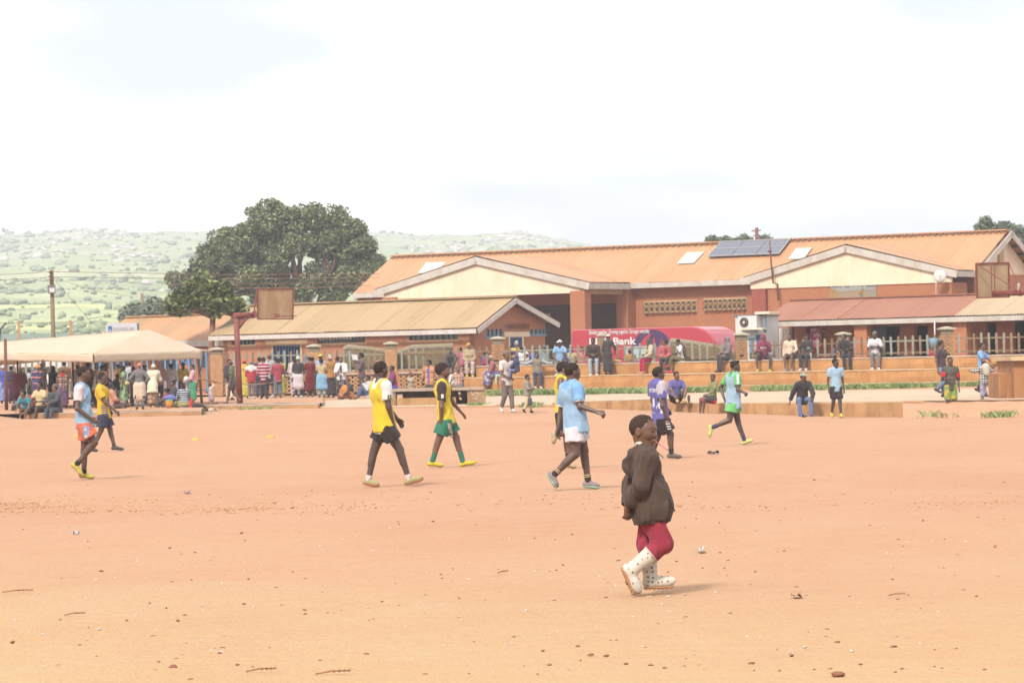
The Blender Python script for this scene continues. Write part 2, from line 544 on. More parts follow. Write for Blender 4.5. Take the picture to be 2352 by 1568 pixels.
# ------------------------------------------------------------------ a figure
class Fig:
 """joints J (metres, relative to the figure's root), built part by part into children of one root"""
 def __init__(s, J, h, vox, face=None, look=0.0, child=False, female=False, root=(0, 0, 0), tone=DARK, name="person", seed=1):
  s.J = {k: np.asarray(v, float) for k, v in J.items()}
  s.h, s.u, s.vox, s.seed = h, h / 1.75, vox, seed
  s.female = female
  s.tone = tone
  s.root = bpy.data.objects.new(name, None); COL.objects.link(s.root); s.root.location = root
  J = s.J
  s.P = (J['PL'] + J['PR']) / 2; s.N = J['N']
  s.T = np.linalg.norm(s.N - s.P)
  s.up = nrm(s.N - s.P)
  lat = J['SL'] - J['SR']; lat = nrm(lat - s.up * (lat @ s.up))
  s.lat = lat; s.fr = np.cross(lat, s.up)
  s.hs = h / (6.2 if child else 7.4)
  f = nrm(face if face is not None else s.fr)
  hu = V3(0, 0, 1); hu = nrm(hu - f * (hu @ f)) if abs(f[2]) < 0.95 else s.up
  if 'tilt' in J: pass
  s.hf, s.hu, s.hl = f, hu, np.cross(hu, f)
 def hp(s, f, l, u):
  return s.J['H'] + s.hs * (s.hf * f + s.hl * l + s.hu * u)
 def HM(s): return np.stack([s.hf, s.hl, s.hu])
 # ---- body
 def torso(s, e=0.0, k=0.04, bust=True):
  u, P, up, fr, lat, T = s.u, s.P, s.up, s.fr, s.lat, s.T
  fem = s.female
  ps = [C(P - lat * .035 * u, P + lat * .035 * u, .105 * u + e, .105 * u + e, fr, .88, k),
    C(P + up * .05 * T, P + up * .42 * T, .128 * u + e, (.112 if fem else .122) * u + e, fr, .72, k),
    C(P + up * .38 * T, P + up * .74 * T, (.112 if fem else .122) * u + e, .148 * u + e, fr, .66, k),
    C(P + up * .74 * T - lat * .05 * u, P + up * .74 * T + lat * .05 * u, .105 * u + e, None, fr, .92, k),
    C(s.J['SL'] - s.lat * .03 * u, s.J['SR'] + s.lat * .03 * u, .058 * u + e, None, None, 1, k),
    C(s.N + up * .01 * u, (s.J['SL'] + s.N) / 2 - up * .025 * u, .05 * u + e * .7, .052 * u + e, None, 1, k),
    C(s.N + up * .01 * u, (s.J['SR'] + s.N) / 2 - up * .025 * u, .05 * u + e * .7, .052 * u + e, None, 1, k)]
  if fem and bust:
   for sg in (-1, 1):
    c = P + up * .62 * T + fr * .07 * u + lat * sg * .065 * u
    ps.append(C(c, c + fr * .01, .06 * u + e, None, None, 1, k))
   ps.append(C(P - lat * .06 * u - up * .03 * u, P + lat * .06 * u - up * .03 * u, .118 * u + e, None, fr, .95, k))
  return ps
 def arm(s, sd, e=0.0, k=0.02, f0=0.0, f1=2.0, r=(.052, .041, .040, .027)):
  """sd 'L'/'R'; f in 0..1 upper arm, 1..2 forearm; cut at f1"""
  Sx, Ex, Wx = s.J['S' + sd], s.J['E' + sd], s.J['W' + sd]
  u = s.u; ps = []
  if f1 <= 1:
   b = Sx + (Ex - Sx) * f1
   rr = r[0] + (r[1] - r[0]) * f1
   n = nrm(Ex - Sx)
   ps.append(C(Sx, b + n * rr * u, r[0] * u + e, rr * u + e * 1.3, k=k, cuts=[(b, n)]))
  else:
   ps.append(C(Sx, Ex, r[0] * u + e, r[1] * u + e, k=k))
   b = Ex + (Wx - Ex) * min(1.0, f1 - 1)
   n = nrm(Wx - Ex); t = min(1.0, f1 - 1)
   rr = r[2] + (r[3] - r[2]) * t
   ps.append(C(Ex, b + n * (rr * u if f1 < 2 else 0), r[2] * u + e, rr * u + e, k=k, cuts=[(b, n)] if f1 < 2 else ()))
  return ps
 def leg(s, sd, e=0.0, k=0.02, f1=2.0, r=(.093, .061, .057, .038), flare=0.0):
  Px, Kx, Ax = s.J['P' + sd], s.J['K' + sd], s.J['A' + sd]
  u = s.u
  if f1 <= 1:
   b = Px + (Kx - Px) * f1; n = nrm(Kx - Px)
   rr = r[0] + (r[1] - r[0]) * f1
   return [C(Px, b + n * rr * u, r[0] * u + e, rr * u + e + flare, k=k, cuts=[(b, n)])]
  ps = [C(Px, Kx, r[0] * u + e, r[1] * u + e, k=k)]
  t = min(1.0, f1 - 1); b = Kx + (Ax - Kx) * t; n = nrm(Ax - Kx)
  rr = r[2] + (r[3] - r[2]) * t
  ps.append(C(Kx, b + n * (rr * u if f1 < 2 else 0), r[2] * u + e, rr * u + e + flare, k=k, cuts=[(b, n)] if f1 < 2 else ()))
  return ps
 def hand(s, sd, curl=0.35, vox=None, palm=None, splay=0.12, point=None):
  u = s.u
  Wx, Ex = s.J['W' + sd], s.J['E' + sd]
  d = nrm(point) if point is not None else nrm(Wx - Ex)
  pn = palm if palm is not None else (s.P + s.up * .2 - Wx)
  pn = nrm(pn - d * (pn @ d))
  if np.linalg.norm(pn) < .5: pn = nrm(np.cross(d, s.up))
  side = np.cross(d, pn)
  fw = side if (side @ s.fr) > 0 else -side          # thumb side looks forwards
  kn = Wx + d * .085 * u
  ps = [C(Wx - d * .02 * u, Wx + d * .03 * u, .026 * u, .030 * u, pn, .7, .01),
    C(Wx + d * .03 * u - fw * .004 * u, kn, .033 * u, .039 * u, pn, .42, .012)]
  rad = max(.0092 * u, .0088) if vox is None or vox > .006 else .0086 * u
  for i, (o, L) in enumerate(((.030, .078), (.0105, .088), (-.0095, .082), (-.029, .064))):
   a0 = kn + fw * o * u - d * .006 * u
   c1, c2_ = curl * .9, curl * 2.0
   d1 = nrm(d * math.cos(c1) + pn * math.sin(c1) + fw * o * splay * 30 * .12)
   d2 = nrm(d * math.cos(c2_) + pn * math.sin(c2_) + fw * o * splay * 30 * .12)
   m = a0 + d1 * L * .55 * u; t = m + d2 * L * .45 * u
   ps += [C(a0, m, rad * 1.05, rad, k=.003), C(m, t, rad, rad * .85, k=.003)]
  b = Wx + d * .028 * u + fw * .026 * u
  td = nrm(d * .72 + fw * .62 + pn * .3); m = b + td * .042 * u
  ps += [C(b, m, rad * 1.35, rad * 1.15, k=.008), C(m, m + nrm(d * .9 + fw * .25 + pn * .3) * .034 * u, rad * 1.1, rad * .9, k=.004)]
  return surface(ps, vox or .009)
 def head(s, lod=1, lips=True):
  q = s.hp; M = s.HM(); hs = s.hs
  fem = s.female
  ps = [E(q(-.05, 0, .13), M, (.415 * hs, .33 * hs, .365 * hs), k=.01),
    E(q(.10, 0, -.14), M, (.275 * hs, .26 * hs, .36 * hs), k=.06 * hs / .23),
    C(q(.23, -.05, -.40), q(.23, .05, -.40), .075 * hs, k=.03)]
  ps += [C(q(.36, 0, .03), q(.42, 0, -.13), .028 * hs, .05 * hs, k=.02 if lod > 1 else .012),
    C(q(.375, -.06, -.145), q(.375, .06, -.145), .045 * hs, k=.012)]
  if lod <= 1:
   for sg in (-1, 1):
    ps += [C(q(.27, sg * .17, .105), q(.345, sg * .07, .10), .045 * hs, k=.02),
      C(q(.22, sg * .17, -.13), q(.27, sg * .13, -.10), .09 * hs, k=.03),
      E(q(.385, sg * .145, .025), M, (.07 * hs, .075 * hs, .05 * hs), k=.018, op='s'),
      E(q(-.04, sg * .345, -.03), M, (.10 * hs, .05 * hs, .15 * hs), k=.006), E(q(-.01, sg * .40, -.02), M, (.045 * hs, .03 * hs, .08 * hs), k=.01, op='s')]
   if lips:
    ps += [C(q(.345, -.08, -.265), q(.345, .08, -.265), .036 * hs, k=.010),
      C(q(.335, -.065, -.315), q(.335, .065, -.315), .040 * hs, k=.010),
      C(q(.40, -.10, -.29), q(.40, .10, -.29), .012 * hs, k=.006, op='s')]
  else:
   for sg in (-1, 1):
    ps.append(E(q(-.02, sg * .34, -.02), M, (.09 * hs, .05 * hs, .14 * hs), k=.008))
   ps += [C(q(.335, -.07, -.29), q(.335, .07, -.29), .05 * hs, k=.02),
     C(q(.40, -.17, .03), q(.40, .17, .03), .05 * hs, k=.02, op='s')]
  return ps
 def neck(s):
  return [C(s.hp(-.09, 0, -.2), s.N, .255 * s.hs, .058 * s.u, k=.03), C(s.N, s.N - s.up * .06 * s.u, .07 * s.u, .09 * s.u, k=.04)]
 def foot(s, sd, e=0.0, heel=.055):
  u = s.u
  A, T = s.J['A' + sd], s.J['T' + sd]
  leg = nrm(A - s.J['K' + sd])
  d = nrm(T - A); dd = nrm(d - leg * (d @ leg) * .55)
  hl = A + leg * heel * .72 * u - dd * heel * u * .75
  ball = hl + (T - hl) * .70
  upv = nrm(-leg - d * (-leg @ d))
  return [C(A - leg * .03 * u, A + leg * .025 * u, .037 * u + e, .036 * u + e, k=.02),
    C(A + leg * .03 * u, hl, .034 * u + e, .036 * u + e, k=.02),
    C(hl, ball, .034 * u + e, .042 * u + e, upv, .75, .02),
    C(A + dd * .03 * u + leg * .01, ball, .033 * u + e, .034 * u + e, upv, .85, .02),
    C(ball, T - d * .02, .042 * u + e, .028 * u + e, upv, .68, .02)]
 def calf(s, sd):
  K, A = s.J['K' + sd], s.J['A' + sd]
  d = A - K
  th = nrm(K - s.J['P' + sd])
  bk = -s.fr - nrm(d) * (-s.fr @ nrm(d))
  bk = nrm(bk) if np.linalg.norm(bk) > .2 else -nrm(th - nrm(d) * (th @ nrm(d)) + 1e-6)
  return [C(K + d * .14 + bk * .016 * s.u, K + d * .46 + bk * .014 * s.u, .046 * s.u, .042 * s.u, k=.03)]
 def body(s, hands=True, lod=1, curl=(.35, .35), palmL=None, palmR=None, pointL=None, pointR=None, hv=None):
  ps = s.torso() + s.neck()
  for sd in 'LR':
   ps += s.arm(sd) + s.leg(sd) + s.calf(sd) + s.foot(sd)
  if lod <= 1:
   parts = [surface(ps + s.head(2)[:2], s.vox), surface(s.head(lod) + s.neck()[:1], s.vox * .55)]
  else:
   parts = [surface(ps + s.head(lod), s.vox)]
  if hands:
   v = hv or (.0042 if s.vox < .006 else (.0065 if s.vox < .012 else .0138))
   parts += [s.hand('L', curl[0], v, palmL, point=pointL), s.hand('R', curl[1], v, palmR, point=pointR)]
  me = mesh_np("body", *join(parts))
  return link_mesh("body", me, skin(s.tone), s.root)
 def part(s, name, prims, mat, fold=0.0, foldlen=.12, vox=None, planes=(), parent=None, label=None):
  v, f = surface(prims, vox or s.vox, fold, foldlen, s.seed + len(name) * 7, planes)
  if not len(v): return None
  o = link_mesh(name, mesh_np(name, v, f), mat, parent or s.root)
  if label: o['label'] = label
  return o
 # ---- clothes
 def top_prims(s, sleeve=.6, e=.016, drop=.10, hem_r=.0, sl_e=None):
  u, P, up, fr = s.u, s.P, s.up, s.fr
  ps = s.torso(e)
  dn = P - up * drop * u
  ps.append(C(P + up * .30 * s.T, dn - up * .15 * u, .125 * u + e, .165 * u + e + hem_r, fr, .84, .04, cuts=[(dn, -up)]))
  for p in ps[:-1]: p['cuts'] = list(p['cuts']) + [(dn, -up)]
  se = e if sl_e is None else sl_e
  if sleeve > 0:
   for sd in 'LR': ps += s.arm(sd, se, .03, 0, sleeve)
  return ps
 def collar(s, r=.062, rise=.0, front=.02):
  u = s.u
  return [C(s.N + s.up * (.012 + rise) * u - s.fr * .004 * u, s.N + s.up * .3 * u + s.fr * .03, r * u, r * 1.5 * u, k=.012, op='s'),
    C(s.N + s.fr * front * u * 1.4 + s.up * (.0 + rise) * u, s.N + s.fr * .1 * u + s.up * .12 * u, r * .75 * u, None, k=.015, op='s')]
 def tee(s, mat, sleeve=.62, e=.016, drop=.12, fold=.0065, name="shirt", collar=True, rise=0.0):
  return s.part(name, s.top_prims(sleeve, e, drop) + (s.collar(rise=rise) if collar else []), mat, fold)
 def bib(s, mat, e=.03, drop=.16, name="bib", scoop=.07):
  u, fr = s.u, s.fr
  ps = s.top_prims(0, e, drop, .012)
  for sd in 'LR':
   Sx = s.J['S' + sd]; out = s.lat if sd == 'L' else -s.lat
   ps.append(C(Sx + out * .035 * u + s.up * .08 * u, Sx + out * .03 * u - s.up * .12 * u, .07 * u, .06 * u, fr, 1.7, .015, 's'))
  ps += [C(s.N - fr * .05 * u + s.up * .02 * u, s.N - fr * .16 * u - s.up * .0 * u, scoop * u, scoop * 1.15 * u, k=.012, op='s'),
    C(s.N + fr * .05 * u - s.up * .0 * u, s.N + fr * .2 * u - s.up * .03 * u, scoop * u, None, k=.012, op='s'),
    C(s.N, s.N + s.up * .3 * u, .085 * u, .12 * u, k=.012, op='s')]
  return s.part(name, ps, mat, .007)
 def shorts(s, mat, f1=.62, e=.022, flare=.018, name="shorts", fold=.006):
  u = s.u
  ps = s.pelvis(e)
  for sd in 'LR': ps += s.leg(sd, e, .03, f1, flare=flare)
  return s.part(name, s.under(ps), mat, fold)
 def under(s, ps):
  """keep what is worn below the waist under the hem of the top (upright figures only)"""
  for p in ps:
   if p['t'] == 'c' and nrm(s.P - s.J['KL']) @ s.up > .6 and nrm(s.P - s.J['KR']) @ s.up > .6:
    p['cuts'] = list(p['cuts']) + [(s.P + s.up * .045 * s.u, s.up)]
  return ps
 def pelvis(s, e):
  u = s.u
  return [C(s.P - s.lat * .04 * u, s.P + s.lat * .04 * u, .112 * u + e, None, s.fr, .9, .03),
    C(s.P, s.P + s.up * .2 * s.T, .125 * u + e * .6, .122 * u + e * .5, s.fr, .74, .03)]
 def trousers(s, mat, e=.014, f1=1.93, name="trousers", fold=.005, r=(.088, .062, .06, .05)):
  ps = s.pelvis(e)
  for sd in 'LR': ps += s.leg(sd, e, .025, f1, r=r)
  return s.part(name, s.under(ps), mat, fold, .10)
 def skirt(s, mat, f=.92, r1=.2, e=.02, name="skirt", fold=.007):
  """wrap or skirt down to the share f of the way to the ankles; follows bent legs too"""
  u = s.u; J = s.J
  mk, ma = (J['KL'] + J['KR']) / 2, (J['AL'] + J['AR']) / 2
  b = mk + (ma - mk) * (f - .5) * 2; n = nrm(ma - mk)
  ps = s.pelvis(e)
  for sd in 'LR':
   ps += [C(J['P' + sd], J['K' + sd], .1 * u + e, .085 * u + e, k=.05),
     C(J['K' + sd], J['A' + sd], .085 * u + e, .08 * u + e, k=.05, cuts=[(b, n)])]
  sp = np.linalg.norm(J['KL'] - J['KR']) / 2
  ps += [C(s.P, mk, .14 * u + e, .10 * u + sp * .7 + e, s.fr if abs(nrm(mk - s.P) @ s.up) > .7 else s.up, .8, .06),
    C(mk, b + n * r1 * u, .10 * u + sp * .7 + e, r1 * u, s.fr if abs(n @ s.up) > .7 else None, .8 if abs(n @ s.up) > .7 else 1, .06, cuts=[(b, n)])]
  return s.part(name, ps, mat, fold, .16)
 def shawl(s, mat, drop=.25, e=.035, name="shawl", arms=True):
  ps = s.top_prims(0, e, drop, .05)
  if arms:
   for sd in 'LR': ps += s.arm(sd, e * .8, .08, 0, 1.5)
  return s.part(name, ps + s.collar(.07), mat, .007, .16)
 def shoes(s, mat, e=.003, name="shoe", sole=None, lod=1):
  for sd in 'LR':
   o = s.part(name, s.foot(sd, e), mat, vox=min(s.vox, .016) * (.8 if lod <= 1 else 1))
   if sole is not None and o is not None:
    A, T = s.J['A' + sd], s.J['T' + sd]
    pr = s.foot(sd, e)
    hl, ball = pr[2]['a'], pr[2]['b']; leg = nrm(A - s.J['K' + sd])
    d = nrm(T - A); dn = nrm(leg - d * (leg @ d)) * .03 * s.u
    pr = [C(hl + dn, ball + dn, .036 * s.u + e, .046 * s.u + e, dn, .32, .01),
      C(ball + dn, T - d * .015 + dn * .7, .046 * s.u + e, .034 * s.u + e, dn, .32, .01)]
    s.part("sole", pr, sole, vox=min(s.vox, .012) * .8, parent=o)
 def socks(s, mat, top=.5, e=.008, name="sock", bands=None):
  for sd in 'LR':
   K, A = s.J['K' + sd], s.J['A' + sd]
   b = A + (K - A) * top; n = nrm(K - A)
   r0, r1 = .036 * s.u + e, (.036 + (.05 - .036) * top) * s.u + e
   o = s.part(name, [C(A - n * .02, b + n * .04, r0, r1, k=.01, cuts=[(b, n)])], mat, vox=min(s.vox, .012))
   if bands:
    for (t0, bm) in bands:
     c0 = A + (K - A) * t0
     s.part("sock_band", [C(c0, c0 + n * .016 * s.u, r1 + .004, None, k=.001, cuts=[(c0 + n * .016 * s.u, n), (c0, -n)])], bm, vox=.006, parent=o)
 # ---- head
 def hair(s, mat=None, thick=.03, style='short', name="hair"):
  q, M, hs = s.hp, s.HM(), s.hs
  n = nrm(s.hu * .86 - s.hf * .52); o = q(.30, 0, .27)
  n2 = nrm(s.hu * .45 - s.hf * .9); o2 = q(.02, 0, -.0)
  R = lambda t: ((.415 + t) * hs, (.33 + t) * hs, (.365 + t) * hs)
  if style == 'short':
   ps = [E(q(-.05, 0, .13), M, R(thick), k=.01, cuts=[(q(.27, 0, .30), -n)])]
   ps += [E(q(-.06, 0, .08), M, R(thick * .9), k=.015, cuts=[(q(-.02, 0, -.02), -n2)]), E(q(-.05, 0, .13), M, R(thick * .6), k=.015, cuts=[(q(.13, 0, .1), s.hf), (q(0, 0, .02), -s.hu)])]
  elif style == 'flat':
   ps = [E(q(-.05, 0, .13), M, R(thick * .5), k=.01, cuts=[(q(.27, 0, .30), -n)]),
     C(q(-.28, 0, .42), q(.20, 0, .47), .22 * hs, .20 * hs, s.hu, .55, .02)]
  elif style == 'afro':
   ps = [E(q(-.08, 0, .20), M, R(.09), k=.01, cuts=[(q(.27, 0, .28), -n)]),
     E(q(-.1, 0, .10), M, R(.06), k=.02, cuts=[(q(.0, 0, -.05), -n2)])]
  elif style == 'bun':
   ps = [E(q(-.05, 0, .13), M, R(.04), k=.01, cuts=[(q(.25, 0, .28), -n)]),
     C(q(-.35, 0, .45), q(-.40, 0, .5), .2 * hs, None, k=.03)]
  elif style == 'braids':
   ps = [E(q(-.05, 0, .13), M, R(.05), k=.01, cuts=[(q(.26, 0, .30), -n)])]
   for k in range(-2, 3):
    a = q(-.38, k * .12, .05); b = q(-.42, k * .17, -.75)
    ps.append(C(a, b, .08 * hs, .055 * hs, k=.02))
  elif style == 'long':
   ps = [E(q(-.05, 0, .13), M, R(.06), k=.01, cuts=[(q(.26, 0, .30), -n)]),
     C(q(-.3, 0, .05), q(-.38, 0, -1.0), .3 * hs, .26 * hs, s.hf, .5, .05)]
  fold = .004 if style in ('afro',) else .0028
  return s.part(name, ps, mat or hair_mat(), fold, .03, vox=min(s.vox, .014) * .7 if s.vox < .012 else .018)
 def cap(s, mat, name="cap", brim=True, back=False, brim_mat=None):
  q, M, hs = s.hp, s.HM(), s.hs
  ps = [E(q(-.05, 0, .14), M, (.46 * hs, .38 * hs, .42 * hs), k=.01, cuts=[(q(0, 0, .13), -nrm(s.hu - s.hf * .12))])]
  if brim:
   sg = -1 if back else 1
   ps.append(C(q(.25 * sg, 0, .2), q(.60 * sg, 0, .12), .27 * hs, .25 * hs, s.hu, .14, .01))
  return s.part(name, ps, mat, vox=min(s.vox, .013))
 def brimhat(s, mat, name="hat"):
  q, M, hs = s.hp, s.HM(), s.hs
  ps = [E(q(-.05, 0, .2), M, (.44 * hs, .38 * hs, .40 * hs), k=.01, cuts=[(q(0, 0, .15), -s.hu)]),
    C(q(-.12, 0, .16), q(.05, 0, .16), .62 * hs, None, s.hu, .12, .02)]
  return s.part(name, ps, mat, vox=.013)
 def beanie(s, mat, name="beanie"):
  q, M, hs = s.hp, s.HM(), s.hs
  ps = [E(q(-.06, 0, .17), M, (.46 * hs, .38 * hs, .44 * hs), k=.01, cuts=[(q(.1, 0, .16), -nrm(s.hu - s.hf * .35))])]
  return s.part(name, ps, mat, .002, .05, vox=min(s.vox, .014))
 def wrap(s, mat, name="headscarf", knot='back'):
  q, M, hs = s.hp, s.HM(), s.hs
  ps = [E(q(-.08, 0, .18), M, (.48 * hs, .40 * hs, .46 * hs), k=.01, cuts=[(q(.12, 0, .16), -nrm(s.hu * .9 - s.hf * .5))])]
  kp = {'back': (-.5, 0, .15), 'top': (.1, 0, .6), 'front': (.36, 0, .42)}[knot]
  ps += [C(q(kp[0], -.1, kp[2]), q(kp[0] - .03, .12, kp[2] + .06), .15 * hs, .12 * hs, k=.03)]
  return s.part(name, ps, mat, .004, .06, vox=min(s.vox, .014))
 def hijab(s, mat, name="headscarf", length=.5, open_=True):
  q, M, hs = s.hp, s.HM(), s.hs
  ps = [E(q(-.07, 0, .12), M, (.47 * hs, .40 * hs, .45 * hs), k=.01),
    C(q(-.08, 0, -.1), s.N - s.up * length * .3 * s.u, .36 * hs, .15 * s.u, k=.05)]
  if open_:
   ps.append(E(q(.42, 0, -.07), M, (.30 * hs, .22 * hs, .33 * hs), k=.015, op='s'))
  return s.part(name, ps, mat, .004, .08, vox=min(s.vox, .014))
 def hood_up(s, mat):
  q, M, hs = s.hp, s.HM(), s.hs
  ps = [E(q(-.07, 0, .12), M, (.52 * hs, .45 * hs, .50 * hs), k=.01),
    C(q(-.1, 0, -.15), s.N, .42 * hs, .12 * s.u, k=.05),
    E(q(.48, 0, -.04), M, (.34 * hs, .27 * hs, .40 * hs), k=.02, op='s')]
  return s.part("hood", ps, mat, .004, .08, vox=min(s.vox, .014))
 def backpack(s, mat):
  u = s.u
  c = s.P + s.up * .62 * s.T - s.fr * .17 * u
  ps = [C(c + s.up * .13 * u, c - s.up * .15 * u, .13 * u, .145 * u, s.fr, .62, .02)]
  for sg in (-1, 1):
   a = s.N + s.lat * sg * .085 * u - s.up * .03 * u
   ps += [C(c + s.up * .15 * u + s.lat * sg * .08 * u, a + s.up * .045 * u, .02 * u, None, k=.01),
     C(a + s.up * .045 * u, a + s.fr * .12 * u - s.up * .12 * u, .02 * u, None, k=.01)]
  return s.part("backpack_tmp", ps, mat, .003)
def lim(v, n):
 return v if len(v) <= n else v[:n]
# ------------------------------------------------------------------ poses (shares of the standing height; x forwards, y to the left, z up)
ARMS = {  # elbow, wrist for the LEFT arm, relative to the shoulder point (mirrored for the right)
 'd': ((-.02, .03, -.17), (.015, .035, -.325)), 'f': ((.02, .03, -.17), (.12, -.06, -.24)),
 'h': ((-.06, .10, -.14), (.04, .0, -.25)), 'p': ((.09, .03, -.13), (.11, -.03, .03)),
 'r': ((.05, .03, -.165), (.17, -.03, -.06)), 'c': ((.05, .04, -.165), (.10, -.11, -.13)),
 'b': ((-.07, .04, -.15), (-.10, -.08, -.25)), 'x': ((.05, .13, -.10), (.16, .16, -.02)),
 'k': ((.07, .05, -.155), (.20, .0, -.215)), 'l': ((.13, .02, -.11), (.26, -.03, -.13)),
 'w': ((.07, .05, -.15), (.18, .05, -.20)), 'v': ((-.10, .05, -.13), (-.12, .05, -.28)),
 'u': ((.10, .05, .10), (.16, .03, .24)), 'm': ((.06, .03, -.16), (.16, -.05, -.16)),
 'o': ((.02, .15, -.06), (.04, .28, -.05)), 's': ((-.06, .06, -.16), (-.10, .10, -.31)),
 'n': ((.06, .04, -.15), (.15, -.06, .02)), 'g': ((.10, .04, -.14), (.20, -.02, -.23))}
def pose(kind, h, arms='dd', lean=0.0, drop=.27, fwd=.2, spread=1.0, twist=0.0, child=False, stride=1.0, nod=0.0, tuck=0.0, rec=0.0):
 J = {}
 hd = 1 / (6.2 if child else 7.4)
 sit = kind in ('sit', 'cross', 'side', 'squat')
 if kind in ('stand', 'walk', 'run', 'step'):
  pz = .505
  J['PL'], J['PR'] = V3(0, .046, pz), V3(0, -.046, pz)
  if kind == 'stand':
   for sd, sg in (('L', 1), ('R', -1)):
    J['K' + sd] = V3(.012, sg * .056 * spread, .275); J['A' + sd] = V3(-.005, sg * .062 * spread, .045)
    J['T' + sd] = V3(.095, sg * .078 * spread, .014)
  elif kind == 'walk':
   q = stride
   J['KL'] = V3(.09 * q, .05, .275); J['AL'] = V3(.13 * q, .05, .05); J['TL'] = V3(.235 * q, .055, .025)
   J['KR'] = V3(-.0 * q, -.05, .27); J['AR'] = V3(-.15 * q, -.05, .085); J['TR'] = V3(-.075 * q, -.055, .014)
  elif kind == 'step':
   q = stride
   J['KL'] = V3(.0, .05, .275); J['AL'] = V3(-.01, .05, .045); J['TL'] = V3(.095, .055, .014)
   J['KR'] = V3(.10 * q, -.05, .30); J['AR'] = V3(-.06 * q, -.05, .14); J['TR'] = V3(.02, -.055, .08)
  nb, sz = pz + .335, .30
 elif kind == 'sit':
  pz = .055
  J['PL'], J['PR'] = V3(-.05, .052, pz), V3(-.05, -.052, pz)
  for sd, sg in (('L', 1), ('R', -1)):
   J['K' + sd] = V3(.175, sg * .075 * spread, .06); J['A' + sd] = V3(fwd, sg * .065 * spread, -drop + .045)
   J['T' + sd] = V3(fwd + .095, sg * .08 * spread, -drop + .014)
 elif kind == 'cross':
  pz = .055
  J['PL'], J['PR'] = V3(-.05, .052, pz), V3(-.05, -.052, pz)
  J['KR'] = V3(.175, -.03, .06); J['AR'] = V3(fwd, -.02, -drop + .045); J['TR'] = V3(fwd + .095, -.02, -drop + .014)
  J['KL'] = V3(.18, .03, .105); J['AL'] = V3(.25, -.05, -.09); J['TL'] = V3(.34, -.06, -.12)
 elif kind == 'low':      # on the ground, knees up in front
  pz = .06
  J['PL'], J['PR'] = V3(-.05, .052, pz), V3(-.05, -.052, pz)
  for sd, sg in (('L', 1), ('R', -1)):
   J['K' + sd] = V3(.13, sg * .08 * spread, .235); J['A' + sd] = V3(.22, sg * .065, .045); J['T' + sd] = V3(.31, sg * .08, .014)
 elif kind == 'flat':     # on the ground, legs folded under a skirt
  pz = .06
  J['PL'], J['PR'] = V3(-.05, .052, pz), V3(-.05, -.052, pz)
  J['KL'] = V3(.15, .13, .06); J['AL'] = V3(.10, -.02, .04); J['TL'] = V3(.14, -.10, .03)
  J['KR'] = V3(.17, -.08, .065); J['AR'] = V3(.02, -.17, .04); J['TR'] = V3(-.04, -.22, .03)
 P = (J['PL'] + J['PR']) / 2
 ca, sa = math.cos(lean), math.sin(lean)
 def up(x, y, z):
  ct, st = math.cos(twist * min(1, z / .3)), math.sin(twist * min(1, z / .3))
  x, y = x * ct - y * st, x * st + y * ct
  return P + V3(x * ca + z * sa, y, z * ca - x * sa)
 sw = .105
 J['N'] = up(-.005, 0, .335)
 J['SL'], J['SR'] = up(0, sw, .298), up(0, -sw, .298)
 nk = .105 if child else .088
 hx = .018
 d = J['N'] - P; d = d / np.linalg.norm(d)
 hv = nrm(d * .55 + V3(math.sin(nod) * .6, 0, 1))
 J['H'] = J['N'] + hv * nk + V3(hx, 0, 0)
 for sd, sg, a in (('L', 1, arms[0]), ('R', -1, arms[1])):
  e, w = ARMS[a]
  ct, st = math.cos(twist), math.sin(twist)
  for nm, q in (('E', e), ('W', w)):
   x, y, z = q[0], q[1] * sg, q[2]
   x, y = x * ct - y * st, x * st + y * ct
   if a in 'dvs': la = lean * .4
   else: la = lean * .7
   J[nm + sd] = J['S' + sd] + V3(x * math.cos(la) + z * math.sin(la) * (0 if a in 'dk' else 1), y, z * math.cos(la) - x * math.sin(la))
 return {k: v * h for k, v in J.items()}
def turned(J, yaw):
 c, s = math.cos(yaw), math.sin(yaw)
 return {k: np.array((v[0] * c - v[1] * s, v[0] * s + v[1] * c, v[2])) for k, v in J.items()}
def gdir(yaw, nod=0.0):
 return V3(math.cos(yaw) * math.cos(nod), math.sin(yaw) * math.cos(nod), -math.sin(nod))
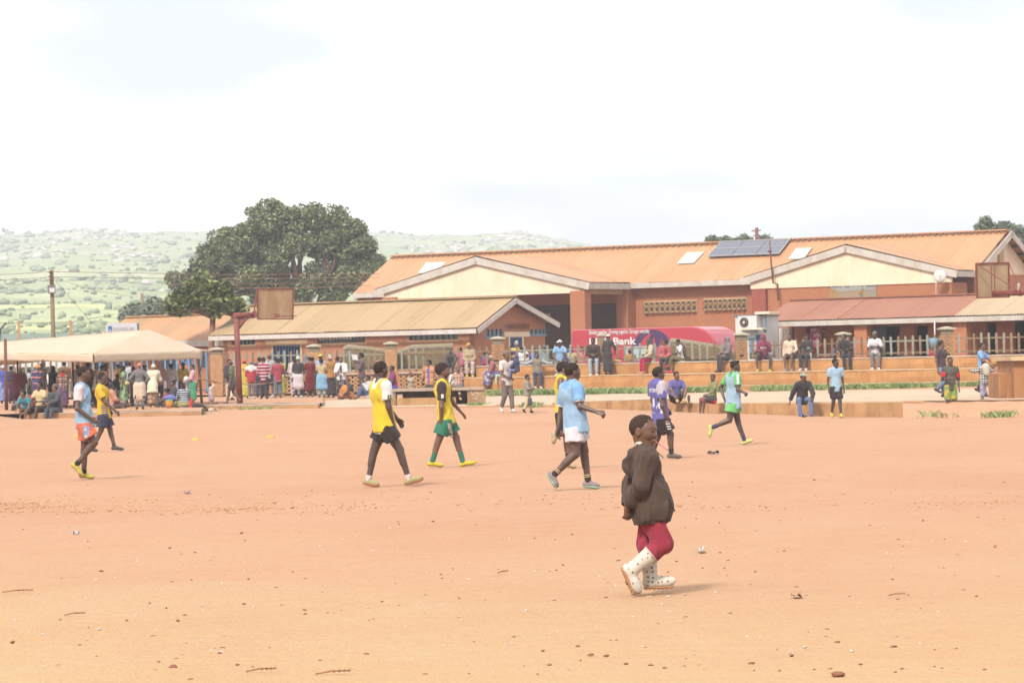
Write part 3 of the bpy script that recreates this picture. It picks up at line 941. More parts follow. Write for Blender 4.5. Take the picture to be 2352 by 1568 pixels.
# yaw in degrees: 0 faces right in the picture, 90 away from the camera, 180 left, -90 the camera
TONES = (DARK, DEEP, BROWN, DARK, BROWN, DARK)
def dress(f, top, bot, head, feet, extra=()):
 """top, bot, head, feet: tuples (kind, material, ...)"""
 k = top[0] if top else None
 if k == 'tee': f.tee(top[1], top[2] if len(top) > 2 else .62)
 elif k == 'long': f.tee(top[1], 1.93, .02, top[2] if len(top) > 2 else .12, .005)
 elif k == 'jacket': f.tee(top[1], 1.93, .032, .13, .007, name="jacket", rise=.02)
 elif k == 'coat': f.tee(top[1], 1.95, .034, top[2] if len(top) > 2 else .32, .007, name="coat", rise=.02)
 elif k == 'hoodie': f.tee(top[1], 1.95, .032, .10, .007, name="hoodie", rise=.03)
 elif k == 'shawl': f.shawl(top[1], top[2] if len(top) > 2 else .25)
 elif k == 'dress':
  f.tee(top[1], top[2] if len(top) > 2 else .6, .016, .02, .004, name="dress_top")
  f.skirt(top[1], top[3] if len(top) > 3 else .9, name="dress_skirt")
 elif k == 'vest': f.tee(top[1], 0, .018, .12)
 k = bot[0] if bot else None
 if k == 'trousers': f.trousers(bot[1])
 elif k == 'wide': f.trousers(bot[1], .03)
 elif k == 'shorts': f.shorts(bot[1], bot[2] if len(bot) > 2 else .8)
 elif k == 'short': f.shorts(bot[1], .5)
 elif k == 'skirt': f.skirt(bot[1], bot[2] if len(bot) > 2 else .94, .22)
 elif k == 'wrapover':
  f.trousers(bot[2]); f.skirt(bot[1], bot[3] if len(bot) > 3 else .5, .19, .03, name="wrap")
 k = head[0] if head else None
 hm = head[1] if head and len(head) > 1 else None
 if k in ('short', 'afro', 'bun', 'braids', 'flat', 'long'): f.hair(hm, .03, k)
 elif k == 'cap': f.hair(None, .025); f.cap(hm)
 elif k == 'brim': f.hair(None, .02); f.brimhat(hm)
 elif k == 'beanie': f.hair(None, .02); f.beanie(hm)
 elif k == 'wrap': f.wrap(hm, knot=head[2] if len(head) > 2 else 'back')
 elif k == 'hijab': f.hijab(hm)
 elif k == 'hood': f.hood_up(hm)
 k = feet[0] if feet else None
 if k == 'shoes': f.shoes(feet[1], lod=2, sole=feet[2] if len(feet) > 2 else None)
 elif k == 'slides': f.shoes(feet[1], .004, "sandal", lod=2)
 for fn in extra: fn(f)
CROWD_H = []
GROUPS = {'tent': "crowd waiting around the marquee", 'queue': "people queuing along the palisade fence",
   'bleach': "spectators sitting on the concrete terraces", 'play': "football players on the dirt field",
   'court': "people along the edge of the concrete court", 'back': "people behind the palisade fence"}
def folk(label, grp, sx, sy, Y, kind='stand', yaw=90, arms='dd', top=None, bot=None, head=('short',), feet=None, look=None,
   lean=0.0, h=None, zseat=None, free=False, tone=None, female=False, child=False, nod=0.0, vox=None, extra=(), cat="person", base=None, **kw):
 """one figure whose head top shows at picture point (sx, sy) [4096-wide] at depth Y"""
 i = len(CROWD_H)
 tone = tone or TONES[i % len(TONES)]
 top3 = S(sx, sy, Y)
 yw = math.radians(yaw)
 lk = math.radians(look if look is not None else yaw)
 zb = base if base is not None else (zseat if zseat is not None else ground_at(top3.x, Y))
 def build(hh): return turned(pose(kind, hh, arms, lean, child=child, nod=nod, **kw), yw)
 if h is None:
  hh = 1.65
  for _ in range(4):
   J = build(hh); tz = J['H'][2] + .5 * hh / (6.2 if child else 7.4)
   hh *= (top3.z - zb) / tz
  h = hh
 J = build(h)
 if free: zb = top3.z - J['H'][2] - .5 * h / (6.2 if child else 7.4)
 root = (top3.x - J['H'][0] * .9, Y, zb)
 CROWD_H.append((round(h, 2), label[:40]))
 f = Fig(J, h, vox or .033, gdir(lk, nod), child=child, female=female, root=root, tone=tone, seed=i)
 tag(f.root, label, cat, GROUPS[grp])
 f.body(lod=2)
 dress(f, top, bot, head, feet, extra)
 return f
# ------------------------------------------------------------------ ground heights
def field_z(x, y):
 return interp(y, [84, 115, 127, 150], [0, 1.13, 1.36, 1.4]) * interp(x, [-16.6, -15.3, 1.3, 10.7], [.55, .38, .38, .055])
Yfront = lambda dx: interp(dx, [-100, 467, 2100, 2400], [132, 127, 106, 103])
Ycback = lambda dx: interp(dx, [735, 1115, 2010, 2400], [142, 150, 137, 131])
Ybl = lambda dx: interp(dx, [1060, 2400], [150.8, 137.2])
def fence_Y(dx):
 return interp(dx, [-100, 200, 1090, 1150, 2400], [160, 158, 153.6, 152.4, 139.4])
def colx(x, y):
 """picture column of a ground point"""
 return 1176.0 + x / y * FD
STEPZ = (.87, 1.37, 1.84)
def ground_at(x, y):
 dx = colx(x, y)
 z = field_z(x, y)
 if dx < 738:
  if y > (115.2 if dx < 463 else 127.5): z = max(z, interp(y, [115, 160, 175], [.6, .78, 1.0]))
 else:
  if Yfront(dx) + .2 < y < Ycback(dx) + 2: z = max(z, interp(y, [Yfront(dx), Ycback(dx)], [.51, .61]))
  if y >= Ycback(dx): z = max(z, interp(y, [Ycback(dx), 158], [.61, .8]))
 if dx > 1060 and y > Ybl(dx):
  z = STEPZ[0] if y < Ybl(dx) + .8 else (STEPZ[1] if y < Ybl(dx) + 1.6 else STEPZ[2])
  if y > fence_Y(dx): z = 1.25
 return z
AX = Vector((math.cos(math.radians(34)), -math.sin(math.radians(34)), 0))   # along the long fronts, to the right
BX = Vector((math.sin(math.radians(34)), math.cos(math.radians(34)), 0))    # away from the camera
UP = Vector((0, 0, 1))
# ------------------------------------------------------------------ materials of the place
aw = lambda *a: al(*a, 2.25)      # upright faces catch less of the sky
def soil_mat():
 t = NT("red_soil")
 v = t.coord()
 big = t.noise(v, .045, 4, .55, .4)
 mid = t.mix(.5, t.noise(t.coord((.5, .3, 1)), .5, 7, .68, .6), t.noise(t.coord((.9, 2.4, 1)), 2.2, 6, .7, .8))
 fine = t.noise(v, 9, 6, .7)
 sep = t.node("SeparateXYZ"); t.link(v, sep.inputs[0])
 near = t.node("MapRange"); near.inputs['From Min'].default_value = 18; near.inputs['From Max'].default_value = 42
 wob = t.math('ADD', sep.outputs['Y'], t.math('MULTIPLY', t.math('SUBTRACT', big, .5), 46))
 t.link(wob, near.inputs['Value'])
 red = t.ramp(mid, [(.28, al(238, 172, 134)), (.5, al(250, 194, 154)), (.75, al(255, 208, 172))])
 sand = t.ramp(mid, [(.3, al(253, 200, 150)), (.55, al(255, 214, 163)), (.78, al(255, 223, 180))])
 col = t.mix(near.outputs[0], sand, red)
 col = t.mix(t.ramp(fine, [(.58, 0), (.80, .4)]), col, al(255, 224, 188))
 col = t.mix(t.ramp(t.noise(v, 26, 4, .6), [(.66, 0), (.74, .55)]), col, al(176, 110, 78))
 t.base(col).rough(.95)
 t.b.inputs['Specular IOR Level'].default_value = .1
 col = t.mix(t.ramp(t.noise(t.coord((1, 2.2, 1)), 42, 4, .75), [(.38, .34), (.5, 0)]), col, al(214, 146, 110))
 t.base(col)
 h = t.mix(.45, t.noise(v, 3.2, 6, .68), t.noise(t.coord((1, .5, 1)), 14, 6, .7))
 t.bump(h, .9, .06)
 return t.m
M = {}
M['soil'] = soil_mat()
def concrete(name, c, stain, amount=.55, scale=.9):
 t = NT(name)
 v = t.coord()
 f = t.noise(v, scale, 6, .65, .5)
 st = t.noise(t.coord((1.6, 1.6, .45)), 1.4, 5, .65, .3)
 col = t.ramp(f, [(.3, tuple(x * .86 for x in c)), (.7, tuple(min(.8, x * 1.08) for x in c))])
 col = t.mix(t.ramp(st, [(.46, 0), (.68, amount)]), col, stain)
 col = t.mix(t.ramp(t.noise(v, 30, 3, .6), [(.62, 0), (.75, .3)]), col, tuple(x * .7 for x in c))
 t.base(col).rough(.9)
 t.b.inputs['Specular IOR Level'].default_value = .15
 t.bump(t.noise(v, 8, 6, .7), .4, .02)
 return t.m
M['court'] = concrete("court_concrete", al(253, 226, 194), al(246, 192, 146), .6, .35)
M['wall_c'] = concrete("stained_concrete", aw(226, 174, 122), aw(168, 122, 90), .75)
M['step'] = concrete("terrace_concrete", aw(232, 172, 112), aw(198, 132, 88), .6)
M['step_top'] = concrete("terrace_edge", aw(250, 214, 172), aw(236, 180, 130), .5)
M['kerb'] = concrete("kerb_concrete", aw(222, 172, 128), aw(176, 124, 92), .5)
M['brownwall'] = concrete("brown_render", aw(206, 146, 100), aw(160, 108, 80), .7, .6)
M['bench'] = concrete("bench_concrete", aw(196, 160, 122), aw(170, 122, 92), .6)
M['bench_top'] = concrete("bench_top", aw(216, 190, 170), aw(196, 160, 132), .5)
M['capstone'] = concrete("cap_concrete", aw(222, 208, 184), aw(180, 160, 134), .6, 3)
M['neck'] = concrete("neck_concrete", aw(168, 150, 124), aw(130, 112, 92), .5, 3)
def brickish(name, c1, c2, mortar, sc=1.0, weather=.35, bw=.23, bh=.085):
 t = NT(name)
 v = t.coord()
 sep = t.node("SeparateXYZ"); t.link(v, sep.inputs[0])
 ua = t.math('ADD', t.math('MULTIPLY', sep.outputs[0], AX.x + BX.x), t.math('MULTIPLY', sep.outputs[1], AX.y + BX.y))
 cmb = t.node("CombineXYZ"); t.link(ua, cmb.inputs[0]); t.link(sep.outputs[2], cmb.inputs[1])
 b = t.node("TexBrick")
 b.inputs['Scale'].default_value = 1.0 / sc
 b.inputs['Brick Width'].default_value = bw; b.inputs['Row Height'].default_value = bh
 b.inputs['Mortar Size'].default_value = .010; b.inputs['Mortar Smooth'].default_value = .3
 b.inputs['Color1'].default_value = (*c1, 1); b.inputs['Color2'].default_value = (*c2, 1); b.inputs['Mortar'].default_value = (*mortar, 1)
 b.inputs['Bias'].default_value = 0
 t.link(cmb.outputs[0], b.inputs['Vector'])
 f = t.noise(v, .8, 6, .65, .4)
 col = t.mix(t.ramp(f, [(.4, 0), (.7, weather)]), b.outputs['Color'], tuple(x * .72 for x in c1))
 col = t.mix(t.ramp(t.noise(t.coord((1, 1, .3)), 1.9, 5, .6), [(.5, 0), (.75, weather)]), col, tuple(min(.7, x * 1.3) for x in c2))
 t.base(col).rough(.9)
 t.bump(b.outputs['Fac'], -.4, .012)
 return t.m
M['brick'] = brickish("red_brick", aw(206, 128, 82), aw(192, 114, 74), aw(206, 152, 112))
M['brick_pier'] = plain('pier_brick', aw(226, 172, 124), .9, .22, 9)
M['mortar'] = plain('pale_mortar', aw(214, 176, 136), .95, .1, 9)
M['brick_o'] = brickish("orange_brick", aw(222, 138, 90), aw(204, 118, 76), aw(214, 160, 118))
M['brick_p'] = plain("painted_red_brick", aw(176, 96, 78), .85, .15, 3)
M['rend'] = concrete("brown_plaster", aw(214, 152, 116), aw(196, 128, 92), .5, .6)
M['cream'] = concrete("cream_plaster", (.56, .455, .34), (.52, .37, .235), .6, .7)
M['cream_beam'] = concrete("cream_lintel", aw(238, 204, 160), aw(220, 178, 130), .5, 1.2)
M['fascia'] = concrete("weathered_white_board", aw(236, 226, 214), aw(206, 186, 164), .6, 2.5)
M['fascia_w'] = concrete("white_board", aw(244, 234, 226), aw(226, 204, 184), .5, 2.0)
M['interior_shade'] = plain("painted_interior_shade", al(112, 84, 72), .95, .1, 1)  # shade inside rooms, slots and doorways is put into this dark colour
def roof_mat(name, c1, c2, c3, streak=.7, rough=.6):
 """corrugated sheet: run-off streaks down the slope and a shade of its own for each sheet"""
 t = NT(name)
 v = t.coord()
 oi = t.node("ObjectInfo")
 sep = t.node("SeparateXYZ"); t.link(v, sep.inputs[0])
 ua = t.math('ADD', t.math('MULTIPLY', sep.outputs[0], AX.x), t.math('MULTIPLY', sep.outputs[1], AX.y))
 cmb = t.node("CombineXYZ"); t.link(t.math('MULTIPLY', ua, 3.0), cmb.inputs[0]); t.link(t.math('MULTIPLY', sep.outputs[2], .5), cmb.inputs[1])
 s = t.noise(cmb.outputs[0], 1.6, 5, .65, .2)
 f = t.noise(v, .35, 5, .6, .5)
 sh = t.math('ADD', t.math('MULTIPLY', oi.outputs['Random'], .22), t.math('MULTIPLY', s, .78))
 col = t.ramp(sh, [(.25, c2), (.5, c1), (.75, tuple(min(.8, x * 1.08) for x in c1))])
 col = t.mix(t.ramp(f, [(.5, 0), (.75, streak)]), col, c3)
 col = t.mix(t.ramp(t.noise(v, 5, 5, .7), [(.62, 0), (.78, .45)]), col, tuple(x * .75 for x in c2))
 t.base(col).rough(rough)
 t.b.inputs['Specular IOR Level'].default_value = .3
 t.bump(t.noise(v, 12, 4), .1, .01)
 return t.m
M['roof_o'] = roof_mat("orange_sheet", al(248, 186, 136), al(240, 174, 124), al(232, 162, 114), .5)
M['roof_t'] = roof_mat("tan_sheet", al(226, 190, 142), al(208, 172, 126), al(230, 186, 130), .4)
M['roof_r'] = roof_mat("rust_red_sheet", al(206, 140, 112), al(192, 126, 98), al(216, 150, 116), .5)
M['roof_l'] = roof_mat("pale_sheet", al(238, 208, 168), al(222, 190, 150), al(230, 196, 152), .3)
M['roof_g'] = roof_mat("rust_green_sheet", al(232, 176, 124), al(190, 168, 128), al(240, 186, 134), .5)
M['skylight'] = plain("milky_skylight", al(255, 252, 240), .5, .04, 2)
M['wood_dark'] = plain("dark_timber", al(92, 66, 54), .9, .2, 8)
M['redpaint'] = plain("red_oxide_paint", al(170, 88, 78), .55, .14, 5)
M['rustpole'] = plain("rusty_pole", al(150, 92, 78), .7, .25, 6)
def picket_mat():
 t = NT("rusting_picket_paint")
 v = t.coord(); oi = t.node("ObjectInfo")
 f = t.math('ADD', t.noise(v, 2.2, 5, .65), t.math('MULTIPLY', t.math('SUBTRACT', oi.outputs['Random'], .5), .5))
 t.base(t.ramp(f, [(.36, aw(168, 168, 152)), (.5, aw(166, 138, 104)), (.66, aw(150, 112, 76))])).rough(.7)
 t.bump(f, .2, .01)
 return t.m
M['picket'] = picket_mat()
M['blue'] = plain("blue_paint", al(88, 128, 182), .5, .15, 5)
M['blue_l'] = plain("pale_blue_paint", al(150, 186, 214), .5, .12, 5)
M['glass'] = plain("dark_glass", al(96, 92, 88), .15, .1, 1, 0, .6)
M['white'] = plain("white_paint", aw(250, 248, 244), .5, .05, 3)
M['grey'] = plain("grey_metal", al(150, 148, 144), .5, .1, 5)
M['black'] = plain("black_rubber", al(52, 46, 44), .8, .1, 8)
# ------------------------------------------------------------------ ground, terrace, court, hills
def grid_mesh(name, X, Y, Z, mat, kind='structure', smooth=True):
 n, m = X.shape
 v = np.stack([X, Y, Z], axis=-1).reshape(-1, 3)
 i = np.arange(n - 1)[:, None] * m + np.arange(m - 1)[None, :]
 f = np.stack([i, i + 1, i + m + 1, i + m], axis=-1).reshape(-1, 4)
 o = link_mesh(name, mesh_np(name, v, f, smooth), mat)
 o['kind'] = kind
 return o
def lumps(x, y, seed, waves):
 r = np.random.default_rng(seed); z = 0
 for wl_, am in waves:
  for _ in range(3):
   a, ph = r.uniform(0, 6.28), r.uniform(0, 6.28)
   z = z + am / 3 * np.sin((x * math.cos(a) + y * math.sin(a)) * 6.283 / wl_ + ph + .8 * np.sin((x * math.sin(a) - y * math.cos(a)) * 4.1 / wl_ + ph * 2))
 return z
ys = np.concatenate([np.linspace(-60, 12, 14), np.linspace(13, 70, 300), np.linspace(70.4, 160, 220), np.linspace(165, 420, 30)])
us = np.linspace(-1, 1, 170)
Yg = np.repeat(ys[:, None], len(us), axis=1)
half = np.maximum(9, np.abs(Yg) * .16 + 4)
Xg = us[None, :] * half
ramp_ = np.interp(Yg, [84, 115, 127, 150], [0, 1.13, 1.36, 1.4]) * np.interp(Xg, [-16.6, -15.3, 1.3, 10.7], [.55, .38, .38, .055])
Zg = ramp_ + lumps(Xg, Yg, 3, [(5.0, .008), (1.7, .007), (.6, .005)]) * np.clip((120 - Yg) / 10, 0, 1)
Zg = np.where(Yg > 128, np.minimum(Zg, .45), Zg)
grid_mesh("ground", Xg, Yg, Zg, M['soil'])
far = MB().poly([(-2600, -60, -.3), (2600, -60, -.3), (2600, 420, -.3), (-2600, 420, -.3)]).build("outer_ground", M['soil']); far['kind'] = 'structure'
# earth terrace behind the kerb and behind the court (stops at the palisade wall; higher ground beyond)
def sheet(name, rows, mat, nx=40):
 X, Y, Z = [], [], []
 for (x0, x1, yf, zf) in rows:
  dx = np.linspace(x0, x1, nx)
  yy = np.array([yf(d) for d in dx]); zz = np.array([zf(d, y) for d, y in zip(dx, yy)])
  X.append((dx - 1176) / FD * yy); Y.append(yy); Z.append(zz)
 X, Y, Z = map(np.array, (X, Y, Z))
 return grid_mesh(name, X, Y, Z + lumps(X, Y, 11, [(3, .012), (1, .008)]), mat)
t0_ = lambda d: interp(d, [462, 466], [115.15, 127.4])
tz = lambda d, y: interp(y, [115, 160, 175, 200], [.6, .78, 1.0, 1.2])
sheet("earth_terrace", [(-120, 740, (lambda d, q=q: (t0_(d) + q * (157.5 - t0_(d)))), tz) for q in np.linspace(0, 1, 30)], M['soil'], 90)
sheet("court_verge", [(738, 1120, (lambda d, q=q: Ycback(d) - .1 + q * (fence_Y(d) - Ycback(d) + .3)), lambda d, y: .615 + (y - Ycback(d)) * .012) for q in np.linspace(0, 1, 10)], M['soil'])
sheet("bleacher_verge", [(1110, 2400, (lambda d, q=q: Ycback(d) - .1 + q * (Ybl(d) - Ycback(d) + .3)), lambda d, y: .615 + max(0, y - Ycback(d)) * .02) for q in np.linspace(0, 1, 6)], M['soil'])
sheet("yard_ground", [(-140, 2480, (lambda d, q=q: fence_Y(d) + .35 + q), lambda d, y: interp(d, [900, 1150], [.85, 1.25])) for q in (0, 3, 10, 20, 40, 90, 160)], M['soil'])
sheet("concrete_court", [(736, 2420, (lambda d, q=q: Yfront(d) + .12 + q * (Ycback(d) - Yfront(d))), lambda d, y: interp((y - Yfront(d)) / (Ycback(d) - Yfront(d)), [0, 1], [.515, .622])) for q in np.linspace(0, 1, 16)], M['court'])
fr = MB()
dxs = np.linspace(736, 2120, 40)
for k in range(len(dxs) - 1):
 q = [((d - 1176) / FD * Yfront(d), Yfront(d)) for d in (dxs[k], dxs[k + 1])]
 fr.add([(*q[0], .1), (*q[1], .1), (*q[1], .50), (*q[0], .50), (q[1][0], q[1][1] + .14, .513), (q[0][0], q[0][1] + .14, .513)], [(0, 1, 2, 3), (3, 2, 4, 5)])
fr.build("court_edge", M['kerb'])['kind'] = 'structure'
sheet("dirt_ramp", [(2070, 2430, (lambda d, q=q: Yfront(d) + .5 - q * 2.2), lambda d, y: (lambda t: .53 - .58 * t * t * (3 - 2 * t) + .04 * math.sin(d * .11) * t)(min(1, max(0, (Yfront(d) + .5 - y) / 2.2)))) for q in np.linspace(0, 1, 9)], M['soil'])
# hills
hs_prof = [(-200, 545), (0, 535), (60, 537), (125, 530), (192, 524), (232, 526), (300, 531), (380, 533), (480, 533), (700, 536), (860, 535),
   (925, 537), (1000, 540), (1100, 540), (1150, 535), (1200, 531), (1240, 540), (1300, 553), (1370, 570), (1450, 590), (1700, 620), (2100, 660), (2600, 690)]
hx = np.array([p[0] for p in hs_prof]); hy = np.array([p[1] for p in hs_prof])
hu = np.linspace(-500, 2900, 260)
hq = np.linspace(0, 1, 150)
HYn, HYf = 330.0, 2300.0
HX, HY, HZ = [], [], []
crest = np.interp(hu, hx, hy)
rr = np.random.default_rng(5)
crest = crest + sum(a * np.sin(hu / w + p) for a, w, p in ((1.2, 17, 1), (.8, 7.3, 2), (.5, 3.1, 0)))
for q in hq:
 y = HYn * (HYf / HYn) ** (q ** .9)
 yrow = 826 + (crest - 826) * q ** .85         # picture row this strip of slope should reach
 yrow_u = yrow + (hu - 1176) * .0205
 z = CAMZ + (850 - yrow_u) / FD * y
 HX.append((hu - 1176) / FD * y); HY.append(np.full_like(hu, y)); HZ.append(z)
for k in range(1, 8):                              # back slope
 HX.append(HX[-1] * 1.03); HY.append(HY[-1] + 60); HZ.append(HZ[-1] - 6 * k)
HX, HY, HZ = map(np.array, (HX, HY, HZ))
HZ = HZ + lumps(HX, HY, 21, [(160, 2.2), (60, .8)]) * np.clip((HY - 500) / 900, 0, 1)
def hill_mat():
 t = NT("hill_grass")
 v = t.coord()
 f1 = t.noise(v, .006, 6, .6, .5); f2 = t.noise(v, .03, 6, .65, .4); f3 = t.noise(v, .16, 5, .7)
 col = t.ramp(f2, [(.3, (.19, .215, .12)), (.46, (.25, .275, .15)), (.6, (.31, .33, .18)), (.76, (.38, .38, .21))])
 sep = t.node("SeparateXYZ"); t.link(v, sep.inputs[0])
 low = t.node("MapRange"); low.inputs['From Min'].default_value = 8; low.inputs['From Max'].default_value = 30; t.link(sep.outputs[2], low.inputs['Value'])
 inv = t.math('SUBTRACT', 1.0, low.outputs[0])
 fields = t.ramp(t.noise(t.coord((.4, 1, 1)), .018, 4, .5, .2), [(.5, 0), (.58, 1)])
 col = t.mix(t.math('MULTIPLY', inv, fields), col, (.50, .48, .19))
 col = t.mix(t.ramp(f3, [(.52, 0), (.7, .6)]), col, (.11, .15, .07))
 col = t.mix(t.math('MULTIPLY', t.ramp(f1, [(.56, 0), (.66, 1)]), t.ramp(f3, [(.48, 0), (.6, .8)])), col, (.48, .40, .32))
 t.base(col).rough(.95)
 t.b.inputs['Specular IOR Level'].default_value = .05
 t.bump(f3, .5, 2.0)
 return t.m
hills = grid_mesh("hills", HX, HY, HZ, hill_mat())
def hill_point(d, q):
 j = (d + 500) / 3400 * (len(hu) - 1); i = q * (len(hq) - 1)
 i0, j0 = int(i), int(j); i0, j0 = min(i0, len(hq) - 2), min(max(j0, 0), len(hu) - 2)
 fi, fj = i - i0, j - j0
 g = lambda A: (A[i0, j0] * (1 - fj) + A[i0, j0 + 1] * fj) * (1 - fi) + (A[i0 + 1, j0] * (1 - fj) + A[i0 + 1, j0 + 1] * fj) * fi
 return Vector((g(HX), g(HY), g(HZ)))
def leaf_mat(name, c1, c2, c3):
 t = NT(name)
 g = t.node("NewGeometry"); v = t.coord()
 f = t.math('ADD', t.math('MULTIPLY', g.outputs['Random Per Island'], .55), t.math('MULTIPLY', t.noise(v, .5, 3), .45))
 t.base(t.ramp(f, [(.25, c1), (.5, c2), (.78, c3)])).rough(.6)
 t.b.inputs['Specular IOR Level'].default_value = .3
 t.b.inputs['Transmission Weight'].default_value = 0
 return t.m
def leaf_cloud(cs, rad, flat, n, size, seed, hang=.25):
 """n bent leaf faces around clump centres cs (k,3) with radii rad (k,)"""
 r = np.random.default_rng(seed)
 k = r.integers(0, len(cs), n)
 d = r.normal(size=(n, 3)); d /= np.linalg.norm(d, axis=1)[:, None]
 p = cs[k] + d * (rad[k] * r.uniform(.35, 1.0, n) ** .6)[:, None] * np.array([1, 1, flat])
 a = r.normal(size=(n, 3)); a[:, 2] = a[:, 2] * .5 - hang; a /= np.linalg.norm(a, axis=1)[:, None]
 b = np.cross(a, r.normal(size=(n, 3))); b /= np.linalg.norm(b, axis=1)[:, None]
 L = (size * r.uniform(.6, 1.3, n))[:, None]; Wd = L * .42
 c = np.cross(a, b)
 v = np.stack([p - a * L * .5, p + b * Wd * .5 + c * L * .06, p + a * L * .5, p - b * Wd * .5 + c * L * .06], axis=1).reshape(-1, 3)
 f = np.arange(4 * n).reshape(-1, 4)
 return v, f
M['hill_bush'] = leaf_mat("distant_bush", (.115, .14, .085), (.15, .18, .105), (.19, .22, .125))
# scattered bushes and rocks on the far slope (too many to count)
def blob_field(name, pts, mat, sub=1, seed=0, squash=.75, kind='stuff'):
 import bmesh
 bm = bmesh.new(); bmesh.ops.create_icosphere(bm, subdivisions=sub, radius=1)
 bv = np.array([v.co[:] for v in bm.verts]); bf = np.array([[v.index for v in f.verts] for f in bm.faces]); bm.free()
 r = np.random.default_rng(seed)
 vs, fs = [], []
 for i, (p, s) in enumerate(pts):
  w = bv * (1 + r.normal(0, .22, (len(bv), 1))) * np.array([s * r.uniform(.8, 1.5), s * r.uniform(.8, 1.3), s * squash * r.uniform(.7, 1.2)])
  vs.append(w + np.array(p) + np.array([0, 0, s * squash * .5])); fs.append(bf + i * len(bv))
 o = link_mesh(name, mesh_np(name, np.concatenate(vs), np.concatenate(fs), False), mat); o['kind'] = kind
 return o
r_ = np.random.default_rng(33)
pts = []
while len(pts) < 2800:
 q = r_.uniform(.08, 1.0); d = r_.uniform(-60, 1500)
 dens = .35 + .65 * max(0, math.sin(d * .013 + q * 9) * math.sin(q * 23 + d * .004))
 if r_.uniform() > dens: continue
 p = hill_point(d, q)
 s = abs(r_.normal(0, .3)) + .22 + (.5 if r_.uniform() < .06 else 0)
 pts.append((p, s * interp(p.y, [330, 1000, 2300], [.8, 1.5, 2.4])))
blob_field("hillside_bushes", pts, M['hill_bush'], 1, 4)
pts = []
for (d0, q0, sd_, sq, n, sz) in ((170, .90, 40, .05, 70, 2.6), (240, .97, 45, .02, 60, 2.4), (300, .78, 25, .04, 45, 2.4), (60, .80, 40, .06, 40, 2.2), (440, .74, 30, .04, 30, 2.2),
        (1190, .95, 30, .04, 90, 3.0), (1080, .86, 70, .05, 80, 2.6), (960, .88, 50, .05, 50, 2.3), (1290, .93, 40, .04, 50, 2.4), (420, .55, 60, .03, 20, 1.8), (900, .95, 60, .03, 30, 2.2)):
 for _ in range(n):
  q = min(1, q0 + r_.normal(0, sq)); pts.append((hill_point(d0 + r_.normal(0, sd_), max(.1, q)), abs(r_.normal(sz * .45, .5)) + .3))
blob_field("hillside_rocks", pts, plain("pale_granite", (.40, .35, .31), .9, .2, .3), 1, 9, .5)
# air between the camera and the hills
hz_ = MB().box((0, 1450, 65), (3400, 0, 0), (0, 1560, 0), (0, 0, 67)).build("haze", None)
hz_['kind'] = 'stuff'
hm = bpy.data.materials.new("haze"); hm.use_nodes = True
hn = hm.node_tree.nodes; hn.clear()
ho = hn.new("ShaderNodeOutputMaterial"); hv = hn.new("ShaderNodeVolumePrincipled")
hv.inputs['Color'].default_value = (.93, .95, 1.0, 1); hv.inputs['Density'].default_value = .00045; hv.inputs['Anisotropy'].default_value = .3
hm.node_tree.links.new(hv.outputs[0], ho.inputs['Volume'])
hz_.data.materials.append(hm)
# ------------------------------------------------------------------ builders for buildings
def sheets(parent, e0, e1, r1, r0, mat, width=.92, wave=.155, amp=.022, name="roof_sheet", overhang=0.0, seed=0):
 """corrugated sheets side by side: eave e0->e1, ridge r0->r1"""
 e0, e1, r0, r1 = map(Vector, (e0, e1, r0, r1))
 n = max(1, round((e1 - e0).length / width))
 nr = ((e1 - e0).cross(r0 - e0)).normalized()
 if nr.z < 0: nr = -nr
 rnd = random.Random(seed)
 seg = max(4, round((e1 - e0).length / n / wave * 4))
 for i in range(n):
  m = MB(); vs = []
  t0, t1 = i / n, (i + 1.06) / n if i < n - 1 else 1.0
  lift = nr * (.004 + .006 * (i % 2)); slip = rnd.uniform(-.03, .03)
  for k in range(seg + 1):
   t = t0 + (t1 - t0) * k / seg
   a, b = e0.lerp(e1, t), r0.lerp(r1, t)
   d = (a - b).normalized() * slip
   w = nr * (amp * math.cos(2 * math.pi * t * (e1 - e0).length / wave)) + lift
   vs += [a + w + d, (a + b) / 2 + w, b + w]
  fs = []
  for k in range(seg):
   for j in (0, 1): fs.append((k * 3 + j, k * 3 + 3 + j, k * 3 + 4 + j, k * 3 + 1 + j))
  m.add(vs, fs, True).build(name, mat, parent, fix=False)
def wall(parent, O, ax, out, L, z0, z1, mat, holes=(), thick=.22, name="wall"):
 """wall with real openings: O bottom-left of its outer face; holes (x0,x1,z0,z1) along ax and up"""
 O, ax, out = Vector(O), Vector(ax), Vector(out)
 xs = sorted({0, L} | {max(0, min(L, h[i])) for h in holes for i in (0, 1)})
 zs = sorted({z0, z1} | {max(z0, min(z1, h[i])) for h in holes for i in (2, 3)})
 m = MB()
 inside = lambda x, z: any(h[0] < x < h[1] and h[2] < z < h[3] for h in holes)
 for i in range(len(xs) - 1):
  j = 0
  while j < len(zs) - 1:
   if inside((xs[i] + xs[i + 1]) / 2, (zs[j] + zs[j + 1]) / 2): j += 1; continue
   k = j
   while k + 1 < len(zs) - 1 and not inside((xs[i] + xs[i + 1]) / 2, (zs[k + 1] + zs[k + 2]) / 2): k += 1
   c = O + ax * ((xs[i] + xs[i + 1]) / 2) - out * (thick / 2); c.z = (zs[j] + zs[k + 1]) / 2
   m.box(c, ax * ((xs[i + 1] - xs[i]) / 2), out * (thick / 2), UP * ((zs[k + 1] - zs[j]) / 2))
   j = k + 1
 return m.build(name, mat, parent)
def uv_on(O, ax, out, sx, sy):
 """(along, height) of picture point (4096-wide) on a wall plane"""
 p = on_plane(sx / 1.7415, sy / 1.7415, O, Vector(out))
 return (p - Vector(O)).dot(Vector(ax)), p.z
